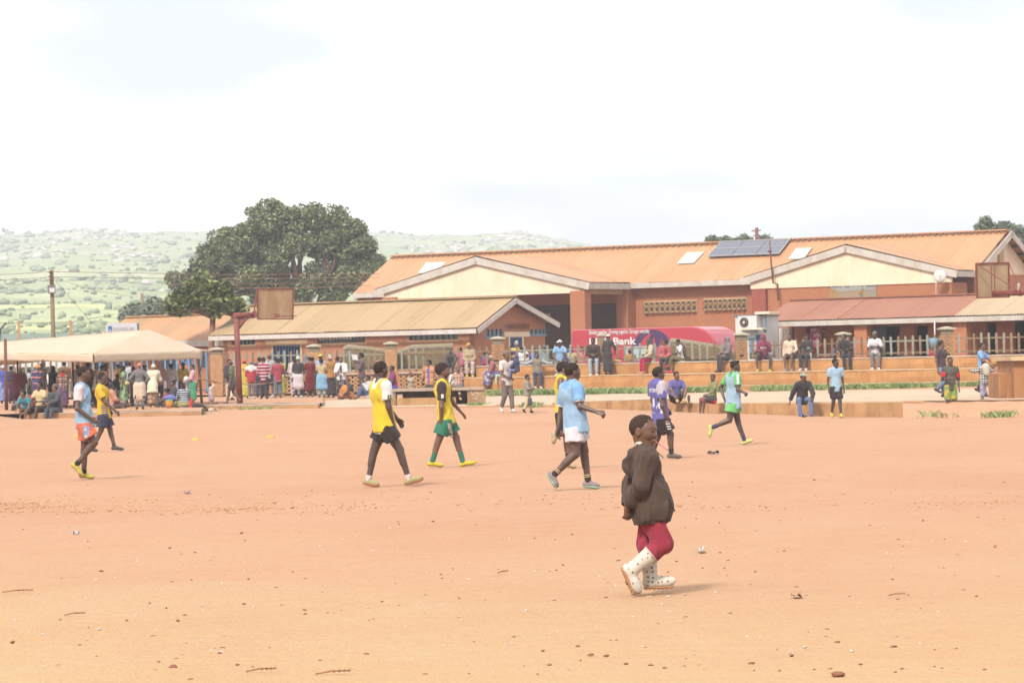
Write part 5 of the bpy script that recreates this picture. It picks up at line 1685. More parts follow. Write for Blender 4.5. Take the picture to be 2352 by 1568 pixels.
kd = [dz(kh(3112, 1308, 3178, 1440)), dz(kh(3226, 1308, 3242, 1440)), kh(3284, 1310, 3303, 1372), dz(kh(3488, 1305, 3600, 1440)), dz(kh(3660, 1303, 3712, 1440)), dz(kh(3945, 1292, 3986, 1440)), dz(kh(4052, 1285, 4110, 1440))]
wall(row, KO, AX, NO, QR_ - .6, 1.0, QL.z + .35, M['brick_o'], kd, name="front_wall")
window(row, KO, AX, NO, kd[2], 1, M['cream_beam'], M['glass'], -.05, 4, .05)
MB().box((KO + AX * (QR_ / 2) + BX * 1.6).xy.to_tuple() + (2.3,), AX * (QR_ / 2), BX * .05, UP * 1.1).build("inner_wall", M['interior_shade'], row)
r = kd[3]; panel(row, KO, AX, NO, (r[0] + .05, r[0] + (r[1] - r[0]) * .45, r[2], r[3] - .03), -.1, .05, plain("grey_door_leaf", al(138, 136, 138), .6), "door_leaf")
r = kd[0]; panel(row, KO, AX, NO, (r[0] + .02, r[0] + (r[1] - r[0]) * .3, r[2], r[3] - .03), -.06, .05, M['white'], "door_leaf")
panel(row, KO, AX, NO, (r[0] + (r[1] - r[0]) * .38, r[0] + (r[1] - r[0]) * .68, r[2], r[3] - .03), -.08, .05, M['white'], "door_leaf")
panel(row, KO, AX, NO, (r[0] + (r[1] - r[0]) * .70, r[0] + (r[1] - r[0]) * .84, r[2], r[3] - .03), -.05, .05, plain("magenta_paint", al(186, 70, 96), .6), "door_leaf")
for sx, wpx in ((3083, 46), (3452, 50), (3850, 52)):
 u0, u1 = uv_on(KO + NO * 1.5, AX, NO, sx - wpx / 2, 1380)[0], uv_on(KO + NO * 1.5, AX, NO, sx + wpx / 2, 1380)[0]
 c = KO + NO * 1.5 + AX * ((u0 + u1) / 2)
 MB().box((c.x, c.y, (1.2 + QL.z) / 2), AX * ((u1 - u0) / 2), BX * .2, UP * ((QL.z - 1.2) / 2 - .13)).build("verandah_pillar", M['brick_o'], row)
MB().bar(Vector((QL.x, QL.y, QL.z - .18)) + BX * .3 + AX * .2, Vector((QR.x, QR.y, QL.z - .18)) + BX * .3, .12, .14).build("verandah_beam", M['wood_dark'], row)
MB().poly([Vector((QL.x, QL.y, 1.0)) + BX * 1.9 + AX * .3, Vector((QL.x, QL.y, 1.0)) + BX * 5 + AX * .3, Vector((QL.x, QL.y, QL.z)) + BX * 5 + AX * .3, QT + AX * .3 - UP * .05, Vector((QL.x, QL.y, QL.z)) + AX * .3 + BX * .3 + UP * .1, Vector((QL.x, QL.y, QL.z)) + AX * .3 + BX * 1.9], AX * .15).build("end_wall", M['brick_o'], row)
MB().poly([kx for kx in [Vector((QL.x, QL.y, QL.z - .03)) + BX * .1, Vector((QR.x, QR.y, QL.z - .03)) + BX * .1, Vector((QR.x, QR.y, QL.z + .3)) + BX * 1.95, Vector((QL.x, QL.y, QL.z + .3)) + BX * 1.95]], (0, 0, -.02)).build("verandah_lining", M['wood_dark'], row)
# hanging banner with white words
bo = KO + NO * 1.2
br = hole_px(bo, AX, NO, 3239, 1307, 3284, 1387)
ban = thing("advert_banner", (bo + AX * br[0]).xy.to_tuple() + (br[2],), "magenta upright banner with white words hanging under the red roof", "banner")
panel(ban, bo, AX, NO, br, .01, .02, plain("magenta_print", al(222, 78, 116), .6, .05, 4), "banner_sheet")
bp = lambda u, v: (bo + AX * (br[0] + (br[1] - br[0]) * u) + NO * .012).xy.to_tuple() + (br[2] + (br[3] - br[2]) * v,)
for w_, v, u in (("your", .80, .14), ("life", .52, .36), ("tra", .22, .30)):
 text_mesh(w_, bp(u, v), AX, UP, (br[3] - br[2]) * .27, M['white'], ban, "lettering", .02, (br[1] - br[0]) * .56)
MB().bar(Vector(bp(0, 1)) , Vector(bp(1, 1)), .03, .03).build("hanging_rod", M['wood_dark'], ban)
MB().bar(Vector(bp(.5, 1)), Vector(bp(.5, 1)) + UP * .35, .015, .015).build("hanging_cord", M['wood_dark'], ban)
# white kiosk with an air conditioner
ko = W(1690, 790, 150); ko.z = 1.2
kw = along(ko, AX, 1744)
kz = zfor(ko, 727)
kiosk = thing("white_kiosk", (ko.x, ko.y, 1.2), "white box kiosk with blue door beside the red roofed row", "kiosk")
MB().box((ko + AX * (kw / 2) + BX * .8).xy.to_tuple() + ((kz + 1.2) / 2,), AX * (kw / 2), BX * .8, UP * ((kz - 1.2) / 2)).build("body", M['white'], kiosk)
MB().box((ko + AX * (kw / 2) + BX * .8).xy.to_tuple() + (kz + .03,), AX * (kw / 2 + .06), BX * .86, UP * .03).build("roof", M['grey'], kiosk)
pr = hole_px(ko, AX, NO, 2998, 1352, 3020, 1432); panel(kiosk, ko, AX, NO, pr, .02, .03, M['blue_l'], "door")
pr = hole_px(ko, AX, NO, 3026, 1338, 3052, 1432); panel(kiosk, ko, AX, NO, pr, .02, .03, M['blue'], "door_frame")
pr = hole_px(ko, AX, NO, 2990, 1346, 3024, 1353); panel(kiosk, ko, AX, NO, pr, .06, .06, M['white'], "door_hood")
panel(kiosk, ko, AX, NO, hole_px(ko, AX, NO, 3034, 1246, 3092, 1256), .3, .8, M['cream'], "awning_sheet")
panel(kiosk, ko, AX, NO, hole_px(ko, AX, NO, 3060, 1256, 3068, 1330), .12, .08, M['blue_l'], "corner_post")
ac_r = hole_px(ko, AX, NO, 2972, 1263, 3046, 1312)
aco = ko + NO * .12
ac = thing("air_conditioner", (aco + AX * ac_r[0]).xy.to_tuple() + (ac_r[2],), "white air conditioner unit with round dark fan on kiosk front", "air conditioner")
panel(ac, aco, AX, NO, ac_r, .28, .28, M['white'], "casing")
fc = aco + AX * (ac_r[0] + (ac_r[1] - ac_r[0]) * .34) + NO * .285; fc.z = (ac_r[2] + ac_r[3]) / 2 - .01
fr_ = (ac_r[3] - ac_r[2]) * .40
def disc(c, n, r, t, mat, name, par, seg=24):
 n = Vector(n).normalized(); x = n.cross(UP).normalized(); y = x.cross(n)
 vs = [c + (x * math.cos(2 * math.pi * k / seg) + y * math.sin(2 * math.pi * k / seg)) * r for k in range(seg)]
 return MB().poly(vs, n * t).build(name, mat, par)
fan = disc(fc, NO, fr_, .02, plain("fan_grille", al(124, 104, 92), .6, .2, 20), "fan", ac)
disc(fc + NO * .022, NO, fr_ * .26, .02, M['cream'], "fan_hub", fan)
for k in range(4):
 ring_ = MB(); rr0 = fr_ * (.45 + .17 * k)
 x = Vector(NO).cross(UP).normalized()
 ring_.tube([fc + NO * .03 + (x * math.cos(a) + UP * math.sin(a)) * rr0 for a in np.linspace(0, 6.283, 21)], .006, 5)
 ring_.build("grille_ring", M['grey'], fan)
panel(ac, aco, AX, NO, (ac_r[0] - .05, ac_r[1] + .3, ac_r[2] - .07, ac_r[2] - .003), .34, .36, M['cream'], "bracket")
# ------------------------------------------------------------------ kerb, walls and terraces round the court
def walltop(pts, depth, base, name, label, mats, cat="wall", rough=.02, seed=1, cap=.025, Yf=Yfront):
 """low wall along picture points of its top front edge (2352-wide); depth goes away from the camera"""
 P = [W(x, y, Yf(x)) for x, y in pts]
 t = thing(name, (P[0].x, P[0].y, base), label, cat)
 r = random.Random(seed)
 n = max(2, int((P[-1] - P[0]).length / .35))
 m = MB(); vs = []
 L = [0]
 for a, b in zip(P, P[1:]): L.append(L[-1] + (b - a).length)
 for k in range(n + 1):
  s = L[-1] * k / n
  p = Vector([float(np.interp(s, L, [q[i] for q in P])) for i in range(3)])
  w = lambda: r.uniform(-rough, rough)
  f = Vector((0, 1, 0))
  for (o, z) in ((0, base), (w() * .6, base + (p.z - base) * .5), (w() * .5, p.z - cap - .02), (.02, p.z - cap)):
   vs.append((p.x + (0 if o == 0 else w() * .2), p.y + o, z))
 fs = []
 for k in range(n):
  for j in range(3): fs.append((k * 4 + j, k * 4 + 4 + j, k * 4 + 5 + j, k * 4 + 1 + j))
 m.add(vs, fs, False)
 p0, p1 = P[0], P[-1]
 m.poly([p0 + UP * (base - p0.z), p0 - UP * cap, p0 - UP * cap + Vector((0, depth, 0)), p0 + UP * (base - p0.z) + Vector((0, depth, 0))])
 m.poly([p1 + UP * (base - p1.z), p1 - UP * cap, p1 - UP * cap + Vector((0, depth, 0)), p1 + UP * (base - p1.z) + Vector((0, depth, 0))][::-1])
 m.poly([q + Vector((0, depth, -cap)) for q in P] + [Vector((q.x, q.y + depth, base)) for q in reversed(P)])
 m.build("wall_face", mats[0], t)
 c = MB(); vs = []
 for k in range(n + 1):
  s = L[-1] * k / n
  p = Vector([float(np.interp(s, L, [q[i] for q in P])) for i in range(3)])
  e = r.uniform(-.012, .012)
  vs += [(p.x, p.y + e, p.z - cap), (p.x, p.y + e, p.z + e * .3), (p.x, p.y + depth, p.z + .004), (p.x, p.y + depth, p.z - cap)]
 c.add(vs, [(k * 4 + j, k * 4 + 4 + j, k * 4 + 5 + j, k * 4 + 1 + j) for k in range(n) for j in range(3)])
 c.add([vs[0], vs[1], vs[2], vs[3]], [(0, 1, 2, 3)]); c.add([vs[-4], vs[-3], vs[-2], vs[-1]], [(3, 2, 1, 0)])
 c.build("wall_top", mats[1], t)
 return t
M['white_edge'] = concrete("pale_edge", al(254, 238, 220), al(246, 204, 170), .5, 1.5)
walltop([(54, 948.5), (169, 946.7), (262, 945), (462, 941.6)], .25, .28, "dirt_kerb", "low concrete kerb with seated boys along the marquee ground", (M['kerb'], M['white_edge']), "kerb", Yf=lambda d: 115.0)
walltop([(466, 931), (600, 928.5), (731, 926.5)], 1.2, .3, "court_kerb", "pale topped concrete kerb block at the foot of the left hoop pole", (M['wall_c'], M['white_edge']), "kerb", seed=2)
walltop([(1269, 923), (1435, 917.4), (1541, 914)], .35, .1, "low_wall", "stained low concrete wall behind the light blue bib players", (M['wall_c'], M['white_edge']), seed=3)
lw = walltop([(1542, 924.5), (1700, 924.5), (1900, 923.5), (2067, 922), (2085, 926), (2112, 950)], .5, -.1, "low_wall", "long brown low wall with broken sloping right end", (M['wall_c'], M['step_top']), seed=4, rough=.035)
# terraces: three steps
tr = thing("concrete_terrace", tuple(W(1900, 880, Ybl(1900)).xy) + (.6,), "three stepped concrete terrace below the palisade fence where people sit", "terrace")
def steprun(x0, x1, k, n=60):
 r = random.Random(k)
 m, c = MB(), MB(); vs, cs = [], []
 zb = (.55, STEPZ[0], STEPZ[1])[k]; z = STEPZ[k]; o = .8 * k; dpt = .82 if k < 2 else 1.25
 for i in range(n + 1):
  d = x0 + (x1 - x0) * i / n
  y = Ybl(d) + o; x = (d - 1176) / FD * y
  e = [r.uniform(-.02, .02) for _ in range(4)]
  vs += [(x, y + .03, zb), (x, y + e[0], zb + (z - zb) * .4), (x, y + e[1], z - .05), (x, y - .015, z - .045)]
  cs += [(x, y - .03 + e[2] * .4, z - .045 + e[3] * .3), (x, y - .03 + e[2] * .4, z + e[3] * .25), (x, y + dpt, z), ]
 m.add(vs, [(i * 4 + j, i * 4 + 4 + j, i * 4 + 5 + j, i * 4 + 1 + j) for i in range(n) for j in range(3)])
 c.add(cs, [(i * 3 + j, i * 3 + 3 + j, i * 3 + 4 + j, i * 3 + 1 + j) for i in range(n) for j in range(2)])
 for (q, s) in ((0, 1), (n, -1)):
  a = vs[q * 4]; y2 = a[1] + 2.8 - o
  m.poly([(a[0], a[1], .5), (a[0], a[1], z - .045), (a[0], y2, z - .045), (a[0], y2, .5)])
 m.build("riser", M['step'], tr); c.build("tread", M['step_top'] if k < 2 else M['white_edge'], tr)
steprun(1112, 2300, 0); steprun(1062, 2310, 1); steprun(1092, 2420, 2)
# bench block in the middle of the court edge
by = 124.0
bx = lambda d: (d - 1176) / FD * by
bench = thing("concrete_bench", (bx(1000), by, .5), "hollow grey brown concrete bench block with flat slab top between two yellow bib players", "bench")
zT = W(1000, 885.5, by).z; zB = .5
sl = [W(903, 892.5, by - .3), W(1108, 888.0, by - .3)]
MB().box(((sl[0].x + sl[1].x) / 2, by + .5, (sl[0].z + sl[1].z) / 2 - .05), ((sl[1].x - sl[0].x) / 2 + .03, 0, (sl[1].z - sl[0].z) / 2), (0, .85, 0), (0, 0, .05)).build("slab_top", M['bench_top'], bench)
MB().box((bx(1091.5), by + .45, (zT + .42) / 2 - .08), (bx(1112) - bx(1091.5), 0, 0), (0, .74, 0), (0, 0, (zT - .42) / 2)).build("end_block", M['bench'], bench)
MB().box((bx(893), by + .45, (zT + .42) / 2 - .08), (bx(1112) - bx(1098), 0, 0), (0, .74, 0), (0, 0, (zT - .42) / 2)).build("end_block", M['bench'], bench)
MB().box((bx(1000), by + 1.1, (zT + .42) / 2 - .08), (bx(1080) - bx(1000), 0, 0), (0, .06, 0), (0, 0, (zT - .42) / 2)).build("back_panel", M['wall_c'], bench)
MB().box((bx(977), by - .1, .3 + (W(980, 913, by - .3).z - .3) / 2), (bx(1045) - bx(977), 0, 0), (0, .22, 0), (0, 0, (W(980, 913, by - .3).z - .3) / 2)).build("front_sill", M['wall_c'], bench)
scr = MB()
for (x0, y0, x1, y1) in ((1082, 898, 1086, 908), (1086, 908, 1092, 899), (1090, 902, 1098, 903), (1096, 898, 1099, 910), (1099, 904, 1104, 903), (1085, 914, 1095, 916), (1092, 908, 1096, 916)):
 scr.bar(W(x0, y0, by - .295), W(x1, y1, by - .295), .012, .006, (0, 1, 0))
scr.build("chalk_scrawl", M['cream'], bench)
# rendered block with the right hoop, at the right edge
rb = thing("rendered_block", (W(2330, 930, 107).x, 107.0, -.1), "stepped brown rendered block with broken brick foot at the right edge", "wall")
def rblock(x0, x1, ytop, y0, y1, name, seed):
 r = random.Random(seed); a, b = W(x0, ytop, y0), W(x1, ytop - 1, y0)
 m = MB(); n = 10; vs = []
 for i in range(n + 1):
  t = i / n; x = a.x + (b.x - a.x) * t
  z = a.z + r.uniform(-.03, .03)
  vs += [(x, y0 + r.uniform(-.03, .03), -.15), (x, y0 + r.uniform(-.03, .03), z * .5), (x, y0 + .02, z), (x, y1, z), (x, y1, -.15)]
 m.add(vs, [(i * 5 + j, i * 5 + 5 + j, i * 5 + 6 + j, i * 5 + 1 + j) for i in range(n) for j in range(4)])
 m.add(vs[:5], [(0, 1, 2, 3, 4)]); m.add(vs[-5:], [(4, 3, 2, 1, 0)])
 return m.build(name, M['brownwall'], rb)
rblock(2293, 2330, 857, 107.2, 109.5, "lower_block", 3)
rblock(2328, 2480, 826, 106.8, 110.5, "upper_block", 4)
p_, q_ = W(2322, 822, 106.7), W(2480, 819, 106.7)
MB().box(((p_.x + q_.x) / 2, 108.7, p_.z - .02), ((q_.x - p_.x) / 2, 0, 0), (0, 2.08, 0), (0, 0, .06)).build("block_cap", M['step_top'], rb)
rnd = random.Random(9)
def clay_brick(p, rz, tilt=0, sc=1.0, mat=None):
 m = MB().box((0, 0, 0), (.115 * sc, 0, 0), (0, .055 * sc, 0), (0, 0, .036 * sc))
 me = m.mesh("brick")
 return me
brick_me = clay_brick(0, 0); brick_me.materials.append(M['brick_o'])
for i in range(14):
 o = bpy.data.objects.new("brick", brick_me); COL.objects.link(o); o.parent = rb
 w = W(2322 + i * 5 + rnd.uniform(-2, 2), 939 + rnd.uniform(-3, 7), 105.6)
 o.location = (w.x - rb.location.x, -.75 + rnd.uniform(-.2, .2), max(.0, w.z) - rb.location.z)
 o.rotation_euler = (rnd.uniform(-.3, .3), rnd.uniform(-.3, .3), rnd.uniform(0, 3))
# ------------------------------------------------------------------ palisade fence: piers, rails, pickets
def pier(x0, x1, ytop, base_z, label, lattice=False, seed=0):
 """brick pier with neck and cap; bricks are real, joints recessed"""
 xc = (x0 + x1) / 2; Y = fence_Y(xc)
 wd = (x1 - x0) / FD * Y * .82
 zt = W(xc, ytop, Y).z
 x = (xc - 1176) / FD * Y
 t = thing("brick_pier", (x, Y, base_z), label, "pier", "brick piers of the palisade fence")
 r = random.Random(seed)
 MB().box((x, Y, zt - .035), (wd * .66, 0, 0), (0, wd * .66, 0), (0, 0, .03)).lathe([(wd * .62, 0), (wd * .3, .04), (0, .06)], (x, Y, zt - .004), 4).build("pier_cap", M['capstone'], t)
 zn = zt - .065
 MB().box((x, Y, zn - .11), (wd * .47, 0, 0), (0, wd * .47, 0), (0, 0, .11)).build("pier_neck", M['neck'], t)
 zb = zn - .222
 MB().box((x, Y, (zb + base_z) / 2), (wd * .46, 0, 0), (0, wd * .46, 0), (0, 0, (zb - base_z) / 2)).build("pier_core", M['interior_shade'] if lattice else M['mortar'], t)
 m = MB(); h = .078; n = int((zb - base_z) / h)
 for k in range(n):
  z = zb - (k + .5) * h
  gap = .3 if lattice else .08
  q = 2
  for sgn, ax_, ou in ((-1, Vector((1, 0, 0)), Vector((0, 1, 0))), (1, Vector((0, 1, 0)), Vector((1, 0, 0))), (-1, Vector((0, 1, 0)), Vector((1, 0, 0)))):
   off = .25 if k % 2 else 0
   cuts = [0, .5 - off * .6, 1] if k % 2 == 0 else [0, .33, .67, 1]
   for a, b in zip(cuts, cuts[1:]):
    if lattice and r.random() < .06: continue
    L = (b - a) * wd
    c = Vector((x, Y, z)) + ax_ * (a * wd + L / 2 - wd / 2) + ou * sgn * wd * .47
    m.box(c, ax_ * (L / 2 * (1 - gap * .35)), ou * (.03 + r.uniform(0, .008)), UP * (h / 2 * (1 - (.32 if lattice else .16))))
 o = m.build("brickwork", M['brick_pier'], t); o['kind'] = 'stuff'
 return t
pd = [(481, 514, 800, .78, "brick pier nearest the marquee with flat grey cap", False), (705, 737, 793, .8, "brick pier beside the blue barred door of the brown building", False),
  (882, 913, 787, .82, "brick pier above the bench and the boy in maroon and blue", False), (1127, 1160, 775, 1.25, "slotted brick pier behind the man in white shirt holding a child", True),
  (1372, 1391, 768, 1.7, "brick pier half hidden behind the woman in black dress and white cap", True), (1685, 1719, 766, 1.7, "slotted brick pier beside the white kiosk and grey hooded man", True),
  (1920, 1953, 765, 1.7, "brick pier behind the seated man in black shirt on the top step", True), (2156, 2193, 752.6, 1.7, "tall brick pier above the man in dark grey shirt and jeans", True)]
for i, (a, b, c, d, lab, lat) in enumerate(pd): pier(a, b, c, d, lab, lat, i)
PICK = MB().box((0, 0, 0), (.045, 0, 0), (0, .012, 0), (0, 0, .5)).add([(-.045, 0, .5), (.045, 0, .5), (0, 0, .56)], [(0, 1, 2)]).mesh("picket")
PICK.materials.append(M['picket'])
PICKB = PICK.copy(); PICKB.name = "picket"; PICKB.materials.clear(); PICKB.materials.append(M['blue_l'])
def fence(x0, x1, zb, zt, label, step=16.3, me=PICK, rail=None, seed=0, tops=None, w=1.0, Y=fence_Y):
 rail = rail or M['picket']
 r = random.Random(seed)
 n = max(1, int((x1 - x0) / step))
 P = lambda d, z: Vector(((d - 1176) / FD * Y(d), Y(d), z))
 t = thing("palisade_fence", tuple(P((x0 + x1) / 2, zb)), label, "fence", "palisade fence panels")
 for z in (zb + .12 + (zt - zb) * .02, zt - .19):
  MB().bar(P(x0, z) + Vector((0, .03, 0)), P(x1, z) + Vector((0, .03, 0)), .03, .055).build("fence_rail", rail, t)
 for i in range(n):
  d = x0 + (x1 - x0) * (i + .5) / n
  o = bpy.data.objects.new("picket", me); COL.objects.link(o); o.parent = t
  zz = zt + r.uniform(-.02, .02)
  p = P(d, (zb + .03 + zz) / 2)
  o.location = p - t.location
  o.scale = (w, 1, (zz - zb - .03) / 1.06)
  o.rotation_euler = (0, r.uniform(-.02, .02), 0)
 return t
fence(515, 704, 1.62, 2.64, "grey green fence panel behind the queue in front of the blue barred door", 13.6, seed=1)
fence(738, 881, 1.62, 2.6, "rusting fence panel behind the woman in white cardigan", 13.6, seed=2)
fence(914, 1126, 1.62, 2.62, "rusting fence panel above the slotted brick wall and bench", 16.3, seed=3)
fence(1161, 1371, 1.86, 2.62, "rusting fence panel in front of the small brown building's gable", 16.3, seed=4)
fence(1392, 1684, 1.86, 2.60, "rusting fence panel in front of the red mobile bank vehicle", 16.3, seed=5)
fence(1720, 1919, 1.86, 2.60, "fence panel behind the maroon hoodie and cream jumper sitters", 16.3, seed=6)
fence(1954, 2155, 1.86, 2.64, "fence panel behind the man in white shirt and grey beanie", 16.3, seed=7)
fence(2194, 2400, 1.86, 2.68, "fence panel at the right edge behind the boy with a ball", 16.5, seed=8)
fence(222, 480, .9, 2.75, "pale blue fence panel under the marquee edge beside the first brick pier", 13.5, PICKB, M['blue'], 9, w=.8)
fence(-60, 220, .9, 2.75, "brown fence panel under the marquee with a white van behind", 13.5, PICK, M['picket'], 10, w=1.1)
# slotted brick wall under the left panels
def slot_wall(x0, x1, z0, z1, label, seed):
 r = random.Random(seed)
 P = lambda d, z: Vector(((d - 1176) / FD * fence_Y(d), fence_Y(d), z))
 t = thing("slotted_brick_wall", tuple(P((x0 + x1) / 2, z0)), label, "wall")
 a, b = P(x0, 0), P(x1, 0); d = (b - a); L = d.length; d.normalize(); ou = Vector((d.y, -d.x, 0))
 ou = ou if ou.y < 0 else -ou
 MB().box((a + b) / 2 + UP * ((z0 + z1) / 2) - ou * .10, d * (L / 2), ou * .06, UP * ((z1 - z0) / 2)).build("wall_core", M['interior_shade'], t)
 MB().box((a + b) / 2 + UP * (z1 + .03) - ou * .03, d * (L / 2), ou * .17, UP * .03).build("wall_cap", M['capstone'], t)
 m = MB(); h = .082
 for k in range(int((z1 - z0) / h)):
  z = z1 - (k + .5) * h
  s = -(.13 if k % 2 else 0)
  while s < L:
   e = min(L, s + .235); s0 = max(0, s)
   if e - s0 > .05:
    m.box(a + d * ((s0 + e) / 2) + UP * z + ou * r.uniform(0, .012), d * ((e - s0) / 2 * (.72 if k % 2 else .93)), ou * .055, UP * (h / 2 * .8))
   s += .25
 o = m.build("brickwork", M['brick_pier'], t); o['kind'] = 'stuff'
slot_wall(738, 881, .8, 1.58, "slotted brick wall under the fence behind the reader with white paper", 1)
slot_wall(914, 1090, .8, 1.58, "slotted brick wall behind the bench and the boy in orange plaid shirt", 2)
slot_wall(515, 704, .8, 1.58, "brick wall under the fence behind the queue by the hoop pole", 3)
# stiff grey sheets leaning behind the pickets
M['tarp'] = concrete("grey_tarpaulin", al(152, 134, 102), al(128, 112, 84), .5, 1.5); M['tarp_top'] = concrete("pale_tarpaulin", al(188, 172, 142), al(164, 146, 116), .4, 1.5)
def tarp(pts, ybase, label, seed):
 x0, x1 = pts[0][0], pts[-1][0]
 Y = lambda d: fence_Y(d) + .5
 t = thing("tarpaulin", tuple(W((x0 + x1) / 2, ybase, Y((x0 + x1) / 2))), label, "tarpaulin")
 r = np.random.default_rng(seed)
 n = 36; vs = []; rows = 9
 for i in range(n + 1):
  d = x0 + (x1 - x0) * i / n
  top = interp(d, [p[0] for p in pts], [p[1] for p in pts])
  for j in range(rows):
   q = j / (rows - 1)
   y = ybase + (top - ybase) * min(1, q * 1.25) if q < .8 else top - .5
   bulge = .22 * math.sin(min(1, q * 1.25) * 1.57) + .03 * math.sin(i * 1.1 + j * .7 + seed)
   yy = Y(d) + (.1 + bulge if q < .8 else .32 + (q - .8) * 2.2)
   vs.append(tuple(W(d, y, yy)))
 fs = [(i * rows + j, (i + 1) * rows + j, (i + 1) * rows + j + 1, i * rows + j + 1) for i in range(n) for j in range(rows - 1)]
 lo_f = [f for f in fs if (f[0] % rows) < 5]; hi_f = [f for f in fs if (f[0] % rows) >= 5]
 for nm, ff, mt in (("hanging_sheet", lo_f, M['tarp']), ("folded_top", hi_f, M['tarp_top'])):
  m = MB(); m.add(vs, ff, True); o = m.build(nm, mt, t)
  md = o.modifiers.new("thick", 'SOLIDIFY'); md.thickness = .02
tarp([(788, 796), (800, 791), (850, 796), (905, 806)], 850, "grey tarpaulin folded over behind the fence near the white paper reader", 1)
tarp([(912, 806), (945, 792), (1000, 790), (1041, 788)], 848, "grey tarpaulin with pale top edge behind the fence above the bench", 2)
tarp([(1528, 810), (1540, 776), (1590, 782), (1640, 790), (1690, 806)], 832, "big grey tarpaulin sloping behind the fence in front of the red vehicle's nose", 3)
tarp([(1722, 812), (1728, 808), (1738, 806), (1742, 812)], 824, "small grey tarpaulin scrap behind the fence beside the kiosk door", 4)
# ------------------------------------------------------------------ red bank vehicle behind the fence
VO = W(1312, 800, 162); VO.z = 1.15
vlen = along(VO, AX, 1655)
M['busred'] = plain("red_vehicle_paint", al(226, 72, 92), .28, .03, 1, 0, .5)
M['buspink'] = M['busred']
M['navy'] = plain("navy_print", al(96, 70, 116), .4, .04, 3); M['cyan'] = plain("pale_cyan_window_print", al(206, 234, 240), .35, .04, 3)
bus = thing("bank_vehicle", (VO.x, VO.y, 1.15), "red mobile bank van with white lettering and blue arch behind the fence", "van")
zr = zfor(VO, 757.5) - 1.15
prof = [(0, .35), (0, zr - .12), (.04, zr - .04), (.12, zr), (vlen * .80, zr), (vlen * .845, zr - .025), (vlen * .89, zr - .12), (vlen * .935, zr - .34), (vlen * .97, zr - .68), (vlen * .99, zr - 1.05), (vlen, zr - 1.5), (vlen, .35)]
wd_ = 2.35
bm_ = MB()
ptv = lambda s, z, o: VO + AX * s + UP * z + BX * o
n = len(prof)
inset = .06
ring0 = [ptv(s, z, inset if False else 0) for s, z in prof]
vs = []
for o, sc in ((0.0, .985), (.07, 1.0), (wd_ - .07, 1.0), (wd_, .985)):
 cx, cz = vlen / 2, zr / 2
 vs += [ptv(cx + (s - cx) * sc, cz + (z - cz) * sc, o) for s, z in prof]
fs = [tuple(range(n))[::-1], tuple(range(3 * n, 4 * n))]
for k in range(3):
 fs += [(k * n + i, k * n + (i + 1) % n, (k + 1) * n + (i + 1) % n, (k + 1) * n + i) for i in range(n)]
bm_.add(vs, fs, False)
bbody = bm_.build("vehicle_body", M['busred'], bus)
mdb = bbody.modifiers.new("bev", 'BEVEL'); mdb.width = .03; mdb.segments = 2; mdb.limit_method = 'ANGLE'
def wheel(c, n, r, par, w=.22):
 t_ = disc(c, n, r, w, M['black'], "wheel", par, 22)
 disc(c + Vector(n) * .02 + Vector(n) * (w - .0), n, r * .55, .02, M['grey'], "rim", t_)
for s in (vlen * .2, vlen * .8): wheel(ptv(s, .38, -.12), BX, .38, bus)
vp = lambda u, z, d=.006: ptv(u, z, -d)
vuv = lambda sx, sy: ((on_plane(sx / 1.7415, sy / 1.7415, VO, NO) - VO).dot(AX), on_plane(sx / 1.7415, sy / 1.7415, VO, NO).z - 1.15)
c0 = vuv(2250 + 1200 / 3.36, 1280 + 365 / 3.36); e0 = vuv(2250 + 1455 / 3.36, 1280 + 335 / 3.36); t0 = vuv(2250 + 1190 / 3.36, 1280 + 126 / 3.36)
rad_u = (e0[0] - c0[0]); rad_v = t0[1] - c0[1]
arch = [vp(c0[0] + rad_u * math.cos(a), c0[1] + rad_v * math.sin(a)) for a in np.linspace(0, math.pi, 33)]
MB().poly(arch, NO * .004).build("navy_arch", M['navy'], bus)
def swoosh(pts, nm="red_swoosh"):
 MB().poly([vp(*vuv(2250 + x / 3.36, 1280 + y / 3.36), .013) for x, y in pts], NO * .004).build(nm, M['busred'], bus)
swoosh([(1046, 345), (1060, 300), (1090, 250), (1130, 210), (1215, 172), (1180, 215), (1150, 260), (1125, 345)])
swoosh([(1222, 240), (1244, 240), (1240, 350), (1215, 350)]); swoosh([(1330, 250), (1345, 238), (1310, 350), (1295, 350)])
k0, k1 = vuv(2250 + 855 / 3.36, 1280 + 355 / 3.36), vuv(2250 + 1265 / 3.36, 1280 + 540 / 3.36)
MB().poly([vp(k0[0], k1[1], .009), vp(k1[0], k1[1], .009), vp(k1[0], k0[1], .009), vp(k0[0], k0[1], .009)], NO * .004).build("window_print", M['cyan'], bus)
l0, l1 = vuv(2250 + 358 / 3.36, 1280 + 338 / 3.36), vuv(2250 + 990 / 3.36, 1280 + 330 / 3.36)
hgt = vuv(2250 + 700 / 3.36, 1280 + 232 / 3.36)[1] - l0[1]
text_mesh("NBS Bank", vp(l0[0], l0[1], .016), AX, UP, hgt * 1.38, M['white'], bus, "lettering", .03, l1[0] - l0[0])
l0, l1 = vuv(2250 + 360 / 3.36, 1280 + 192 / 3.36), vuv(2250 + 1170 / 3.36, 1280 + 178 / 3.36)
text_mesh("Banking together, Growing together, Stronger everyday", vp(l0[0], l0[1], .02), AX, UP, .26, M['white'], bus, "lettering", .015, l1[0] - l0[0])
